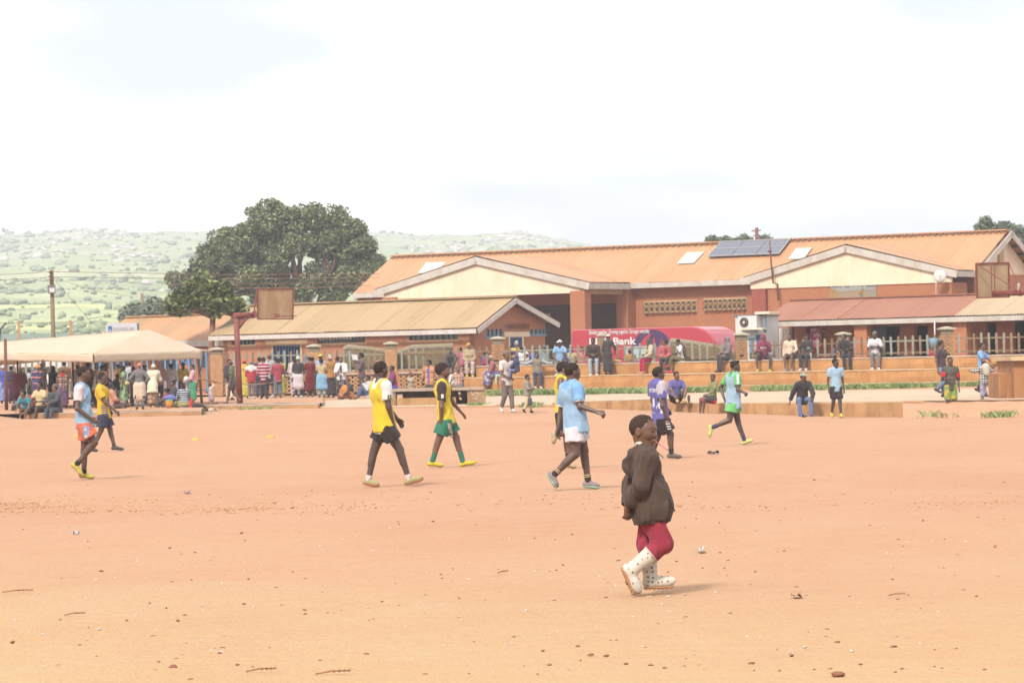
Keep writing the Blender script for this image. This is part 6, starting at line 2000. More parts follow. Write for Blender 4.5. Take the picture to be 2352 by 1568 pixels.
# white van seen through the pickets on the left
vo = W(-10, 880, 172); vo.z = .95
van = thing("white_van", tuple(vo), "white van parked behind the fence under the marquee", "van")
vl = (W(188, 880, 172) - W(-10, 880, 172)).x
vz = zfor(vo, 826) - .95 + .35
pr_ = [(0, .4), (0, vz - .15), (.15, vz), (vl - 1.1, vz), (vl - .5, 1.15), (vl - .02, 1.0), (vl, .4)]
m = MB(); m.poly([vo + Vector((s, 0, z)) for s, z in pr_], (0, 1.8, 0)); m.build("vehicle_body", M['white'], van)
for (a, b) in ((.15, .95), (1.05, 1.9), (2.0, 2.8)):
 MB().box(vo + Vector(((a + b) / 2, -.005, 1.12)), ((b - a) / 2, 0, 0), (0, .006, 0), (0, 0, .17)).build("window_pane", M['glass'], van)
for s in (.8, vl - .8): wheel(vo + Vector((s, -.1, .36)), Vector((0, 1, 0)), .36, van)
# ------------------------------------------------------------------ marquee
M['canvas'] = None
def canvas():
 t = NT("white_canvas"); v = t.coord()
 f = t.noise(v, 1.2, 5, .6, .5)
 t.base(t.ramp(f, [(.3, (.56, .45, .33)), (.65, (.66, .54, .41))])).rough(.8)
 t.bump(f, .25, .05)
 tr_ = t.n.new("ShaderNodeBsdfTranslucent"); tr_.inputs['Color'].default_value = (.6, .46, .3, 1)
 mx = t.n.new("ShaderNodeMixShader"); mx.inputs[0].default_value = .42
 out = t.n["Material Output"]
 t.l.new(t.b.outputs[0], mx.inputs[1]); t.l.new(tr_.outputs[0], mx.inputs[2]); t.l.new(mx.outputs[0], out.inputs['Surface'])
 return t.m
M['canvas'] = canvas()
K0, K1 = W(215, 813, 124), W(464, 805, 124 + 5.2)
APX = W(340.5, 756.5, 128.5)
LY = lambda d: 124 + (215 - d) * .012
Kl = W(-140, 808.5, LY(-140)); RGl = W(-140, 803, LY(-140) + 4.4)
tent = thing("marquee", (K0.x, K0.y, .6), "white canvas marquee roof with tan gable end over a waiting crowd", "tent")
def cloth_quad(a, b, c, d, nx, ny, sag, name, seed, mat=M['canvas']):
 r = np.random.default_rng(seed); vs = []
 ph = r.uniform(0, 6, 4)
 for i in range(nx + 1):
  for j in range(ny + 1):
   u, v = i / nx, j / ny
   p = (a.lerp(b, u)).lerp(d.lerp(c, u), v)
   s = math.sin(math.pi * v) * sag * (.7 + .3 * math.sin(u * 9 + ph[0])) + .02 * math.sin(u * 31 + ph[1] + v * 3) * (1 - abs(v - .5))
   vs.append(p - UP * s)
 fs = [(i * (ny + 1) + j, (i + 1) * (ny + 1) + j, (i + 1) * (ny + 1) + j + 1, i * (ny + 1) + j + 1) for i in range(nx) for j in range(ny)]
 o = MB().add(vs, fs, True).build(name, mat, tent)
 md = o.modifiers.new("t", 'SOLIDIFY'); md.thickness = .012
 return o
def Lp(d, y, e): return W(d, y, LY(d) + e)
RGa = W(-140, 806 - 6, LY(-140) + 4.3); RGa = W(-140, 797, LY(-140) + 4.5)
cloth_quad(Kl, K0, APX, RGa, 50, 10, .06, "front_slope", 1)
kb = W(464, 803, 133);
MB().add([K0, K1, APX], [(0, 1, 2)]).build("gable_end", M['canvas'], tent)
KB = K1 + Vector((-.2, 7.5, .05))
cloth_quad(APX, K1 + Vector((0, 0, 0)), KB, APX + Vector((-3, 6, -.1)), 6, 6, .02, "right_slope", 4)
cloth_quad(RGa, APX, APX + Vector((-2.5, 5.2, -.9)), RGa + Vector((-2.5, 5.2, -.9)), 30, 6, .05, "back_slope", 5)
vb = lambda p, dy: W(proj(p)[0], proj(p)[1] + dy, p.y - .01)
cloth_quad(vb(Kl, 17), vb(K0, 19), K0, Kl, 60, 4, -.0, "front_valance", 2)
cloth_quad(vb(K0, 19), vb(K1, 19), K1, K0, 30, 4, 0, "gable_valance", 3)
MB().bar(K0 + UP * .0 + Vector((0, -.03, 0)), vb(K0, 19) + Vector((0, -.03, 0)), .03, .02).build("corner_seam", M['wood_dark'], tent)
def tpole(xt, yt, xb, Y, r=.035, name="tent_pole", mat=None):
 a = W(xt, yt, Y); bz = ground_at((xb - 1176) / FD * Y, Y)
 b = Vector(((xb - 1176) / FD * Y, Y, bz - .05))
 return MB().tube([b, a], [r, r], 8).build(name, mat or M['grey'], tent)
tpole(219, 826, 224, 124.2, mat=M['wood_dark']); tpole(98, 826, 103, 125.0, .03, mat=M['wood_dark']); tpole(167, 826, 168, 126.0, .03, mat=M['black'])
tpole(467, 822, 440, 129.6, .025); tpole(40, 826, 36, 131, .03, mat=M['wood_dark']); tpole(456, 822, 461, 134, .05, mat=plain("pale_timber", al(212, 160, 112), .8))
dark_st = thing("dark_post", (W(12, 900, 121).x, 121.0, .6), "dark wooden post standing up through the marquee edge at far left", "post")
MB().tube([Vector((W(14, 900, 121).x, 121, .55)), W(12, 778, 121)], [.06, .05], 8).build("post_shaft", M['rustpole'], dark_st)
# sign board above the marquee
sp = W(244.5, 742.5, 150); sq = W(315, 742, 150)
sign = thing("camp_sign", (sp.x, 150.0, .7), "white camp sign board with blue emblem panel rising behind the marquee", "sign")
sw_ = sq.x - sp.x; sh_ = .72
MB().box((sp.x + sw_ / 2, 150, sp.z - sh_ / 2), (sw_ / 2, 0, 0), (0, .03, 0), (0, 0, sh_ / 2)).build("sign_board", plain("sign_white", al(246, 244, 248), .5, .03), sign)
MB().box((sq.x + .03, 150.1, sq.z - sh_ / 2), (.035, 0, 0), (0, .08, 0), (0, 0, sh_ / 2)).build("board_edge", M['grey'], sign)
for x in (sp.x + .12, sq.x - .12): MB().tube([(x, 150.1, .6), (x, 150.1, sp.z - .1)], [.04, .04], 8).build("sign_post", M['grey'], sign)
su = lambda u, v, d=.031: Vector((sp.x + sw_ * u, 150 - d, sp.z - sh_ * v))
emb = MB().poly([su(.055, .16), su(.18, .16), su(.18, .98), su(.055, .98)], (0, -.003, 0)).build("emblem_panel", plain("sign_blue", al(66, 122, 196), .5, .03), sign)
er = MB()
n = 24; vs = []
for k in range(n + 1):
 a = 2 * math.pi * k / n
 for r0 in (.088, .072): vs.append(su(.1175, .47, .036) + Vector((r0 * math.cos(a) * .62, 0, r0 * math.sin(a))))
er.add(vs, [(2 * k, 2 * k + 1, 2 * k + 3, 2 * k + 2) for k in range(n)])
er.build("emblem_ring", M['white'], sign)
MB().poly([su(.1175, .47, .037) + Vector(p) for p in ((-.025, 0, .03), (-.008, 0, .045), (.02, 0, .035), (.025, 0, -.01), (.0, 0, -.055), (-.022, 0, -.015))], (0, -.002, 0)).build("emblem_hand", M['white'], sign)
ink = plain("sign_ink", al(164, 160, 166), .6)
text_mesh("DZALEKA REFUGEE CAMP", su(.20, .42, .033), (1, 0, 0), UP, .17, ink, sign, "lettering", .0, sw_ * .68)
for v in (.74, .82): text_mesh("World Food" if v < .8 else "Programme", su(.065, v, .036), (1, 0, 0), UP, .07, M['white'], sign, "lettering", .01, sw_ * .10)
# ------------------------------------------------------------------ hoops
def strut(m, a, b, w): m.bar(a, b, w, w)
hl = thing("basketball_hoop", tuple(W(550, 925, 131).xy) + (.6,), "left basketball hoop with worn tan board on a red bent pole", "basketball hoop")
HY_ = 131.0
M['board'] = concrete("worn_board", al(216, 172, 128), al(252, 226, 190), .55, 2.2)
MB().tube([W(551, 926.5, HY_), W(548, 850, HY_), W(545.5, 800, HY_), W(543, 733, HY_)], [.11, .105, .10, .10], 14).build("pole", M['redpaint'], hl)
jl = W(541, 725, HY_)
MB().tube([W(538, 724.5, HY_), W(583, 724, HY_ + .6)], [.105, .105], 14).build("arm", M['redpaint'], hl)
MB().tube([W(547, 752, HY_), W(564, 730, HY_ + .3)], [.08, .08], 12).build("brace", M['redpaint'], hl)
def backboard(par, TL, TR, BR, BL, Y, mat, back, skew=.55):
 a, b, c, d = W(*TL, Y), W(*TR, Y + skew), W(*BR, Y + skew), W(*BL, Y)
 nrm_ = (b - a).cross(d - a).normalized(); nrm_ = nrm_ if nrm_.y < 0 else -nrm_
 bd_ = MB().poly([a, b, c, d], -nrm_ * .03).build("backboard", mat, par)
 f = MB()
 for p, q in ((a, b), (b, c), (c, d), (d, a)): f.bar(p + nrm_ * .012, q + nrm_ * .012, .035, .05, nrm_)
 f.build("board_frame", M['redpaint'], par)
 return a, b, c, d, nrm_
a, b, c, d, nb_ = backboard(hl, (591, 663), (673, 662), (672.5, 732.5), (591, 733), HY_ + .9, M['board'], False, .9)
f = MB(); f.bar(W(591, 662, HY_ + .9), W(582, 722, HY_ + .7), .025, .025); f.bar(W(588, 690, HY_ + .9), W(583, 722, HY_ + .7), .025, .025)
f.box(W(585, 722, HY_ + .55), (.07, 0, .03), (0, .07, 0), (-.03, 0, .12)); f.build("stay_rods", M['redpaint'], hl)
rc = W(652, 725.5, HY_ + 1.0)
MB().box(W(634, 725, HY_ + 1.0) + nb_ * .08, (.10, 0, 0), (0, .08, 0), (-.01, 0, .065)).build("rim_bracket", M['redpaint'], hl)
rx = Vector((.23, -.23 * .9 / 1.3, 0))
MB().tube([rc + nb_ * .30 + Vector((.28 * math.cos(t), .20 * math.sin(t), 0)) for t in np.linspace(0, 6.283, 25)], .014, 6).build("rim", M['redpaint'], hl)
hr = thing("basketball_hoop", tuple(W(2480, 930, 107).xy) + (.0,), "right basketball hoop seen from behind with a thick red arm", "basketball hoop")
a, b, c, d, nb_ = backboard(hr, (2241, 605), (2316, 603), (2317.5, 682), (2244, 684), 108.5, concrete("worn_board_back", al(224, 192, 152), al(170, 140, 108), .55, 2.5), True, .6)
f = MB()
yb = 108.3
for p, q in (((2277, 605), (2278, 684)), ((2284, 604), (2285, 684))): f.bar(W(*p, yb), W(*q, yb), .03, .03)
f.bar(W(2242, 606, yb), W(2344, 672, yb - .6), .028, .028); f.bar(W(2317, 603, yb), W(2344, 668, yb - .6), .015, .015)
f.build("stay_rods", M['redpaint'], hr)
MB().tube([W(2281, 675, yb + .1), W(2345, 671.5, yb - .5), W(2440, 666, yb - 1.4)], [.085, .09, .095], 14).build("arm", M['redpaint'], hr)
MB().tube([W(2339, 672, yb - .45), W(2346, 671.5, yb - .52)], [.105, .105], 14).build("arm_collar", M['redpaint'], hr)
MB().tube([W(2440, 664, yb - 1.4), Vector((W(2452, 930, yb - 1.5).x, yb - 1.5, 0))], [.11, .12], 14).build("pole", M['redpaint'], hr)
MB().bar(W(2339.5, 650, yb - .5), W(2339.5, 672, yb - .5), .06, .06).build("clamp_post", M['fascia'], hr)
# ------------------------------------------------------------------ poles and wires
def lightpole(x0, y0, x1, y1, Y, r0, r1, label, arms=True):
 t = thing("utility_pole", tuple(W(x1, y1, Y).xy) + (.5,), label, "utility pole")
 b = W(x1, y1, Y); b.z = min(b.z, .6)
 MB().tube([b, W(x0, y0, Y)], [r0, r1], 10).build("pole", plain("grey_timber_pole", al(172, 146, 112), .85, .2, 6), t)
 return t
up_ = lightpole(118.5, 620, 123.5, 800, 190, .13, .10, "tall timber utility pole with meter box and wires above the marquee")
for (x, y) in ((118, 625), (118.5, 635), (119, 641), (119.5, 650)):
 MB().box(W(x - 1.5, y, 189.85), (.09, 0, 0), (0, .08, 0), (0, 0, .05)).build("insulator", M['rustpole'], up_)
MB().box(W(118.5, 664, 189.8), (.19, 0, 0), (0, .1, 0), (0, 0, .22)).build("meter_box", M['grey'], up_)
MB().box(W(119.5, 666, 189.69), (.13, 0, 0), (0, .01, 0), (0, 0, .11)).build("box_label", M['white'], up_)
u2 = lightpole(326, 674, 329, 735, 330, .17, .13, "smaller distant utility pole with transformer boxes behind the rust roof")
for x in (322.5, 333.5): MB().box(W(x, 716, 329.7), (.12, 0, 0), (0, .1, 0), (0, 0, .3)).build("transformer", M['white'], u2)
M['wire'] = plain("wire", al(160, 140, 116), .6); M['wire_r'] = plain("rusty_wire", al(190, 130, 96), .6)
def wire(pts, Ys, label, r=.012, mat='wire', sag=0.0):
 P = [W(x, y, Y) for (x, y), Y in zip(pts, Ys)]
 out = []
 for p, q in zip(P, P[1:]):
  for k in range(12):
   t = k / 12; c = p.lerp(q, t); c.z -= sag * math.sin(math.pi * t); out.append(c)
 out.append(P[-1])
 o = MB().tube(out, r, 5).build("overhead_wire", M[mat], None, origin=P[0])
 return tag(o, label, "wire", "overhead wires")
wire([(-30, 633), (118, 624), (520, 631), (872, 629)], [190, 190, 205, 200], "topmost overhead wire running from the tall pole past the big tree", .014, 'wire_r')
wire([(-30, 645), (118, 636), (520, 641), (872, 637)], [190, 190, 205, 200], "second overhead wire from the tall pole past the big tree", .014, 'wire_r')
wire([(370, 652), (600, 652), (850, 646)], [205, 205, 200], "third overhead wire crossing in front of the big tree", .014, 'wire_r')
wire([(540, 662), (700, 661), (850, 655)], [205, 205, 200], "lowest overhead wire just above the left hoop board", .014, 'wire_r')
wire([(-30, 672), (118, 634)], [180, 190], "slanting stay wire falling left from the tall pole", .012)
wire([(118, 634), (205, 735), (256, 772)], [190, 190, 190], "slanting stay wire falling right from the tall pole to the marquee", .012)
wire([(118, 636), (220, 668), (326, 684), (430, 704)], [190, 240, 330, 330], "service wire between the tall pole and the distant pole", .014)
wire([(-30, 741), (43, 742), (162, 740), (260, 722)], [160, 160, 160, 175], "low slack wire between the two orange stakes", .012)
M['stake'] = plain("orange_timber", al(222, 164, 112), .8, .1, 5)
for (x0, y0, x1, lab) in ((43, 737, 45, "leftmost rough orange timber stake above the marquee"), (161.5, 735, 165, "leaning orange timber stake above the marquee right of the tall pole")):
 Yq = 160; t = thing("timber_stake", tuple(W(x1, 790, Yq).xy) + (.7,), lab, "stake", "timber stakes behind the marquee")
 MB().tube([Vector((W(x1, 790, Yq).x, Yq, .6)), W(x0, y0, Yq)], [.07, .055], 7).build("stake_shaft", M['stake'], t)
t = thing("leaning_stick", tuple(W(-8, 790, 158).xy) + (.7,), "dark stick leaning above the marquee at the left edge", "stick")
MB().tube([Vector((W(-14, 790, 158).x, 158, .6)), W(0, 758, 158), W(14, 741, 158)], [.05, .045, .03], 7).build("stick_shaft", M['wood_dark'], t)
tp = thing("street_pole", tuple(W(1738, 560, 320).xy) + (1.0,), "distant utility pole with crossarm above the hall ridge", "utility pole")
MB().tube([Vector((W(1738, 560, 320).x, 320, .8)), W(1738, 523, 320)], [.2, .15], 8).build("pole", M['rustpole'], tp)
MB().bar(W(1726, 531, 320), W(1748, 529, 320), .1, .1).build("crossarm", M['rustpole'], tp)
MB().bar(W(1730, 541, 320), W(1746, 540, 320), .08, .08).build("crossarm", M['rustpole'], tp)
bk = thing("hanging_bucket", tuple(W(2147, 790, 142.5)), "pale blue tapered bucket hanging from a thin white pole by a pier", "bucket")
bkp = W(2146, 789, 142.2)
MB().lathe([(.0, -.2), (.15, -.2), (.21, .22), (.195, .22), (.14, -.17), (0, -.17)], bkp, 16).build("bucket_body", M['blue_l'], bk)
MB().tube([bkp + Vector((0, 0, .2)), W(2146, 738, 142.2)], [.015, .015], 6).build("hanger", M['white'], bk)
MB().tube([W(2146.5, 738, 142.4), W(2149, 815, 142.4)], [.025, .025], 6).build("thin_pole", M['white'], bk)
# ------------------------------------------------------------------ roofs far left
gr = thing("green_roofed_building", tuple(W(80, 790, 215).xy) + (.8,), "building with dull green roof behind the marquee at far left", "building")
ga, gb = W(-80, 768, 220), W(190, 765, 220)
sheets(gr, ga - Vector((0, 6, 1.5)), gb - Vector((-1.2, 6, 1.5)), gb, ga, roof_mat("green_sheet", al(150, 168, 146), al(132, 152, 130), al(172, 182, 156), .3), .95, .2, .02)
MB().poly([ga, gb, gb + Vector((1, 6, -1.5)), ga + Vector((0, 6, -1.5))], (0, 0, -.03)).build("roof_back_slope", M['roof_g'], gr)
MB().poly([(ga.x + .3, ga.y - 5.6, .6), (gb.x + .9, ga.y - 5.6, .6), (gb.x + .9, ga.y - 5.6, ga.z - 1.45), (ga.x + .3, ga.y - 5.6, ga.z - 1.45)], (0, .2, 0)).build("front_wall", M['brick_o'], gr)
MB().poly([(gb.x + .7, ga.y - 5.6, .6), (gb.x + .7, ga.y + 5, .6), (gb.x + .7, ga.y + 5, ga.z - 1.4), (gb.x + .7, ga.y, ga.z - .1), (gb.x + .7, ga.y - 5.6, ga.z - 1.45)], (-.2, 0, 0)).build("end_wall", M['brick_o'], gr)
M['thatch'] = plain("mud_thatch", al(206, 178, 160), .95, .2, 2); M['mudwall'] = plain("mud_wall", al(210, 176, 148), .95, .12, 1)
hsx = [(4, 768, 560, "mud house with pale roof at the left edge of the far village"), (62, 767, 600, "far mud house left of the tall utility pole"), (197, 764, 560, "far pale roofed house just right of the tall pole"), (232, 761, 620, "far house partly behind the camp sign"),
  (262, 738, 700, "small far house above the camp sign"), (141, 760, 640, "far brown house beside the tall pole"), (182, 739, 800, "tiny white roofed house on the lower hillside"), (347, 694, 900, "small dark house under the bushes near the distant pole"), (415, 690, 900, "tiny far pink house beside the big tree")]
for i, (x, y, Yq, lab) in enumerate(hsx):
 w = W(x, y, Yq); L, Dp, Hh = 3.2 + (i % 3) * .9, 2.2, 1.8
 gz0 = w.z - Hh - 1.0
 t = thing("mud_house", (w.x, w.y, gz0), lab, "house", "far houses below the hill")
 MB().box((w.x, w.y, gz0 + Hh / 2), (L * .9, 0, 0), (0, Dp, 0), (0, 0, Hh / 2)).build("house_wall", M['mudwall'], t)
 m = MB(); zz = gz0 + Hh
 v = [(w.x - L, w.y - Dp - .3, zz - .05), (w.x + L, w.y - Dp - .3, zz - .05), (w.x + L, w.y + Dp + .3, zz - .05), (w.x - L, w.y + Dp + .3, zz - .05), (w.x - L, w.y, w.z), (w.x + L, w.y, w.z)]
 m.add(v, [(0, 1, 5, 4), (2, 3, 4, 5), (0, 4, 3), (1, 2, 5), (0, 3, 2, 1)]).build("house_roof", M['white'] if i in (6,) else M['thatch'], t)
 MB().box((w.x - L * .2, w.y - Dp - .02, gz0 + .7), (.35, 0, 0), (0, .03, 0), (0, 0, .7)).build("house_door", M['interior_shade'], t)
# ------------------------------------------------------------------ trees
M['bark'] = plain("grey_bark", al(128, 104, 88), .9, .25, 3); M['bark_p'] = plain("pale_bark", al(178, 128, 100), .9, .2, 4)
M['leaf_d'] = leaf_mat("dark_leaf", (.055, .070, .034), (.112, .136, .062), (.21, .225, .10))
M['leaf_m'] = leaf_mat("olive_leaf", (.050, .062, .022), (.088, .105, .034), (.19, .19, .055))
M['leaf_f'] = leaf_mat("far_leaf", (.08, .10, .065), (.12, .145, .09), (.17, .19, .115))
def tree(name, lobes, Y, base_px, trunk_r, label, leafm, barkm, leaves, size, seed, clump=.9, group=None, flat=.8, stems=None, depth=.8):
 """crown from lobes given as picture circles (x, y, r); limbs run from the foot to the lobes"""
 r = np.random.default_rng(seed)
 px = FD / Y
 bz = ground_at((base_px[0] - 1176) / FD * Y, Y)
 base = Vector(((base_px[0] - 1176) / FD * Y, Y, min(bz, 1.0)))
 t = thing(name, tuple(base), label, "tree", group)
 cs, rad = [], []
 for (x, y, rr_) in lobes:
  c = W(x, y, Y); R = rr_ / px
  c.y += r.uniform(-1, 1) * R * depth * .6
  k = max(5, int(9 * (R / clump) ** 1.6))
  for _ in range(k):
   d = r.normal(size=3); d /= np.linalg.norm(d)
   q = np.array(c) + d * R * r.uniform(.45, .92) * np.array([1, depth, .9])
   cs.append(q); rad.append(clump * r.uniform(.5, 1.0))
 cs, rad = np.array(cs), np.array(rad)
 v, f = leaf_cloud(cs, rad, flat, leaves, size, seed + 1)
 v = v - np.array(base)
 link_mesh("crown", mesh_np("crown", v, f, False), leafm, t)
 m = MB()
 stems = stems or [(base_px[0], base_px[0], 1.0)]
 top = W(*base_px, Y)
 forks = []
 for (xb, xt, q) in stems:
  p0 = Vector(((xb - 1176) / FD * Y, Y, base.z - .2)); p1 = W(xt, base_px[1], Y)
  mid = p0.lerp(p1, .5) + Vector((r.uniform(-.15, .15), r.uniform(-.15, .15), 0))
  m.tube([p0, mid, p1], [trunk_r * q * 1.15, trunk_r * q * .95, trunk_r * q * .8], 9)
  forks.append((p1, trunk_r * q * .75))
 for (x, y, rr_) in lobes:
  c = W(x, y, Y)
  p1, tr_ = min(forks, key=lambda g: (g[0] - c).length)
  for _ in range(2):
   e = c + Vector(r.uniform(-.5, .5, 3) * rr_ / px)
   k1 = p1.lerp(e, .4) + Vector((r.uniform(-.4, .4), r.uniform(-.4, .4), r.uniform(.1, .6)))
   m.tube([p1, k1, p1.lerp(e, .75) + Vector(r.uniform(-.3, .3, 3)), e], [tr_ * .7, tr_ * .45, tr_ * .26, tr_ * .1], 7)
 m.build("trunk", barkm, t, fix=False)
 return t
tree("broad_tree", [(612, 492, 34), (603, 512, 34), (700, 500, 42), (735, 505, 45), (660, 520, 40), (780, 522, 40), (815, 535, 34), (835, 560, 26), (560, 545, 42), (520, 560, 34), (615, 560, 46), (680, 560, 50), (750, 565, 50),
     (820, 585, 40), (855, 600, 24), (862, 612, 18), (500, 590, 40), (470, 605, 30), (560, 600, 45), (630, 605, 42), (470, 635, 34), (430, 650, 26), (410, 645, 18), (520, 640, 40), (590, 645, 42), (650, 650, 42), (720, 640, 34), (760, 660, 36), (800, 640, 34), (840, 630, 26), (700, 672, 26), (600, 680, 26), (760, 680, 26), (400, 700, 30), (440, 700, 34), (500, 690, 34)],
  262, (650, 668), .42, "huge broad dark green tree with several limbs behind the brown building", M['leaf_d'], M['bark'], 105000, .30, 41, .85, stems=[(640, 600, .8), (650, 690, 1.0), (665, 745, .9)])
tree("small_tree", [(470, 655, 26), (440, 672, 26), (500, 668, 30), (530, 690, 22), (460, 690, 28), (415, 690, 24), (500, 702, 24), (545, 705, 16), (480, 668, 28), (430, 705, 18), (400, 705, 14)],
  172, (489, 730), .16, "small olive green tree with crooked bare trunk among the left roofs", M['leaf_m'], M['bark_p'], 9000, .34, 52, .55, stems=[(479, 489, 1.0)])
tree("bush_tree", [(322, 716, 20), (300, 726, 13), (350, 708, 20), (372, 716, 20), (340, 728, 16), (380, 735, 16)], 300, (340, 735), .2, "dark bushy tree beside the distant pole above the rust roof", M['leaf_f'], M['bark'], 6000, .5, 61, 1.0)
for i, (lob, lab, bp) in enumerate([([(2262, 520, 11), (2264, 507, 6), (2254, 526, 9), (2273, 524, 9)], "pointed dark tree left of the hall's right roof end", (2264, 540)), ([(2298, 524, 8), (2309, 521, 8), (2320, 528, 9), (2302, 532, 8)], "rounded tree just behind the hall's right ridge end", (2306, 545)),
         ([(2341, 530, 9), (2352, 540, 12), (2348, 552, 10), (2362, 545, 14)], "dark tree at the right edge behind the hall gable", (2350, 575))]):
 tree("far_tree", lob, 260, bp, .2, lab, M['leaf_f'], M['bark'], 1500, .34, 70 + i, .5, "far trees behind the hall")
for i, (lob, lab, bp) in enumerate([([(1632, 552, 6), (1641, 551, 6), (1637, 549, 6)], "tiny round tree top above the hall ridge", (1637, 560)), ([(1668, 549, 3), (1668, 554, 7), (1662, 556, 6), (1675, 556, 6)], "tiny pointed tree top left of the solar panels", (1668, 562)),
         ([(1700, 551, 8), (1710, 549, 7), (1716, 552, 7)], "low tree top left of the distant crossarm pole", (1706, 562)), ([(1752, 549, 8), (1762, 551, 8), (1768, 554, 6)], "low tree top right of the distant crossarm pole", (1758, 562))]):
 tree("far_tree", lob, 330, bp, .15, lab, M['leaf_f'], M['bark'], 420, .45, 80 + i, .5, "far trees behind the hall")
for i, (x, q, R, lab) in enumerate(((12, 1.0, 9, "lone flat topped tree on the hill crest at the left edge"), (192, .995, 5, "small tree on the hill crest above the tall pole"), (66, .99, 4, "tiny bush tree on the hill crest left of the tall pole"), (455, .985, 4, "tiny tree on the hill crest left of the big tree"), (925, .985, 5, "small tree on the hill crest right of the big tree"))):
 p = hill_point(x, min(q, .99)); px_ = proj(p)
 tree_base = p
 t = thing("hill_tree", tuple(p), lab, "tree", "lone trees on the hill crest")
 r = np.random.default_rng(90 + i); rr_ = R / FD * p.y
 cs = np.array([np.array(p) + np.array([r.normal(0, .6) * rr_, r.normal(0, .5) * rr_, rr_ * (1.0 + r.normal(0, .25))]) for _ in range(9)])
 v, f = leaf_cloud(cs, np.full(9, rr_ * .42), .6, 260, rr_ * .5, i)
 link_mesh("crown", mesh_np("crown", v - np.array(p), f, False), M['hill_bush'], t)
 MB().tube([p - UP * .5, p + UP * rr_ * 1.0], [rr_ * .09, rr_ * .05], 6).build("trunk", M['bark'], t)
# ------------------------------------------------------------------ grass, gravel, litter
M['grass'] = leaf_mat("verge_grass", (.10, .14, .045), (.17, .22, .075), (.27, .30, .11))
def tufts(name, fn, n, hgt, seed, wid=.014):
 r = np.random.default_rng(seed); V, F = [], []
 P = np.array([fn(r) for _ in range(n)])
 a = r.uniform(0, 6.28, n); h = hgt * r.uniform(.4, 1.2, n); ln = r.normal(0, .45, (n, 2)) * h[:, None]
 w = np.stack([np.cos(a), np.sin(a), 0 * a], 1) * wid
 tip = P + np.stack([ln[:, 0], ln[:, 1], h], 1)
 mid = P + np.stack([ln[:, 0] * .35, ln[:, 1] * .35, h * .6], 1)
 v = np.stack([P - w, P + w, mid + w * .7, tip], 1).reshape(-1, 3)
 o = link_mesh(name, mesh_np(name, v, np.arange(4 * n).reshape(-1, 4), False), M['grass']); o['kind'] = 'stuff'
 return o
def verge(r):
 while True:
  d = r.uniform(1112, 2290)
  if .5 + .5 * math.sin(d * .045) * math.sin(d * .017 + 1) > r.uniform(.05, .75): break
 y = Ybl(d) - r.uniform(.05, 2.4) ** 1.0
 return ((d - 1176) / FD * y, y, .63)
tufts("verge_grass", verge, 17000, .22, 3, .02)
def patch(cx, cy, sx, n, Y, hgt, nm, seed):
 def fn(r):
  d = r.normal(cx, sx); y = Y + r.normal(0, .35); x = (d - 1176) / FD * y
  return (x, y, field_z(x, y) - .01)
 tufts(nm, fn, n, hgt, seed, .016)
patch(1090, 934, 9, 500, 120.6, .14, "grass_tuft", 11); patch(1218, 934, 11, 700, 117.5, .16, "grass_tuft", 12); patch(2140, 950, 14, 420, 105.2, .22, "grass_tuft", 13)
patch(2200, 950, 20, 260, 104.6, .16, "grass_tuft", 14); patch(2300, 946, 22, 480, 103.2, .2, "grass_tuft", 15); patch(590, 937, 30, 250, 124.5, .1, "grass_tuft", 16); patch(440, 940, 18, 200, 116.5, .1, "grass_tuft", 17)
def gmesh(name, n, fn, smin, smax, mat, seed):
 r = np.random.default_rng(seed); pts = []
 for _ in range(n):
  x, y = fn(r); pts.append(((x, y, field_z(x, y) - .004), r.uniform(smin, smax)))
 return blob_field(name, pts, mat, 1, seed, .6)
def gpx(x, y):
 Y = 40.0
 for _ in range(30):
  w = W(x, y, Y); a, b = ray(x, y)
  Y = (field_z(a * Y, Y) - CAMZ) / b if b < 0 else Y
 return a * Y, Y
M['peb_l'] = plain("pale_pebble", al(246, 192, 146), .9, .25, 30); M['peb_d'] = plain("dark_pebble", al(196, 130, 98), .9, .2, 30); M['peb_w'] = plain("white_chip", al(255, 244, 230), .8, .06, 30)
gmesh("gravel", 1500, lambda r: gpx(abs(r.normal(300, 330)) % 1000, r.normal(1160, 9)), .007, .020, M['peb_l'], 1)
gmesh("gravel", 500, lambda r: gpx(r.uniform(1000, 2352), r.normal(1150, 9)), .007, .018, M['peb_l'], 2)
gmesh("gravel", 480, lambda r: gpx(r.uniform(0, 2352), r.uniform(975, 1560)), .006, .015, M['peb_d'], 3)
gmesh("gravel", 260, lambda r: gpx(r.uniform(0, 2352), r.uniform(975, 1500)), .006, .014, M['peb_w'], 4)
def stone(x, y, s, mat, label, seed, name="stone", cat="stone", group="loose stones on the dirt field", sq=.55):
 import bmesh
 gx, gy = gpx(x, y); r = np.random.default_rng(seed)
 bm = bmesh.new(); bmesh.ops.create_icosphere(bm, subdivisions=2, radius=1)
 sc = np.array([s * r.uniform(.8, 1.3), s * r.uniform(.7, 1.1), s * sq])
 for v in bm.verts: v.co = Vector(np.array(v.co) * sc * (1 + r.normal(0, .09)))
 me = bpy.data.meshes.new(name); bm.to_mesh(me); bm.free()
 me.polygons.foreach_set("use_smooth", [True] * len(me.polygons))
 o = link_mesh(name, me, mat, None, (gx, gy, field_z(gx, gy) + s * sq * .4))
 return tag(o, label, cat, group)
M['stone_d'] = plain("dark_stone", al(178, 118, 92), .85, .2, 20)
for i, (sx, sy, s) in enumerate([(52, 1216, .02), (1197 * .575 - 270, 1216, .02)]): pass
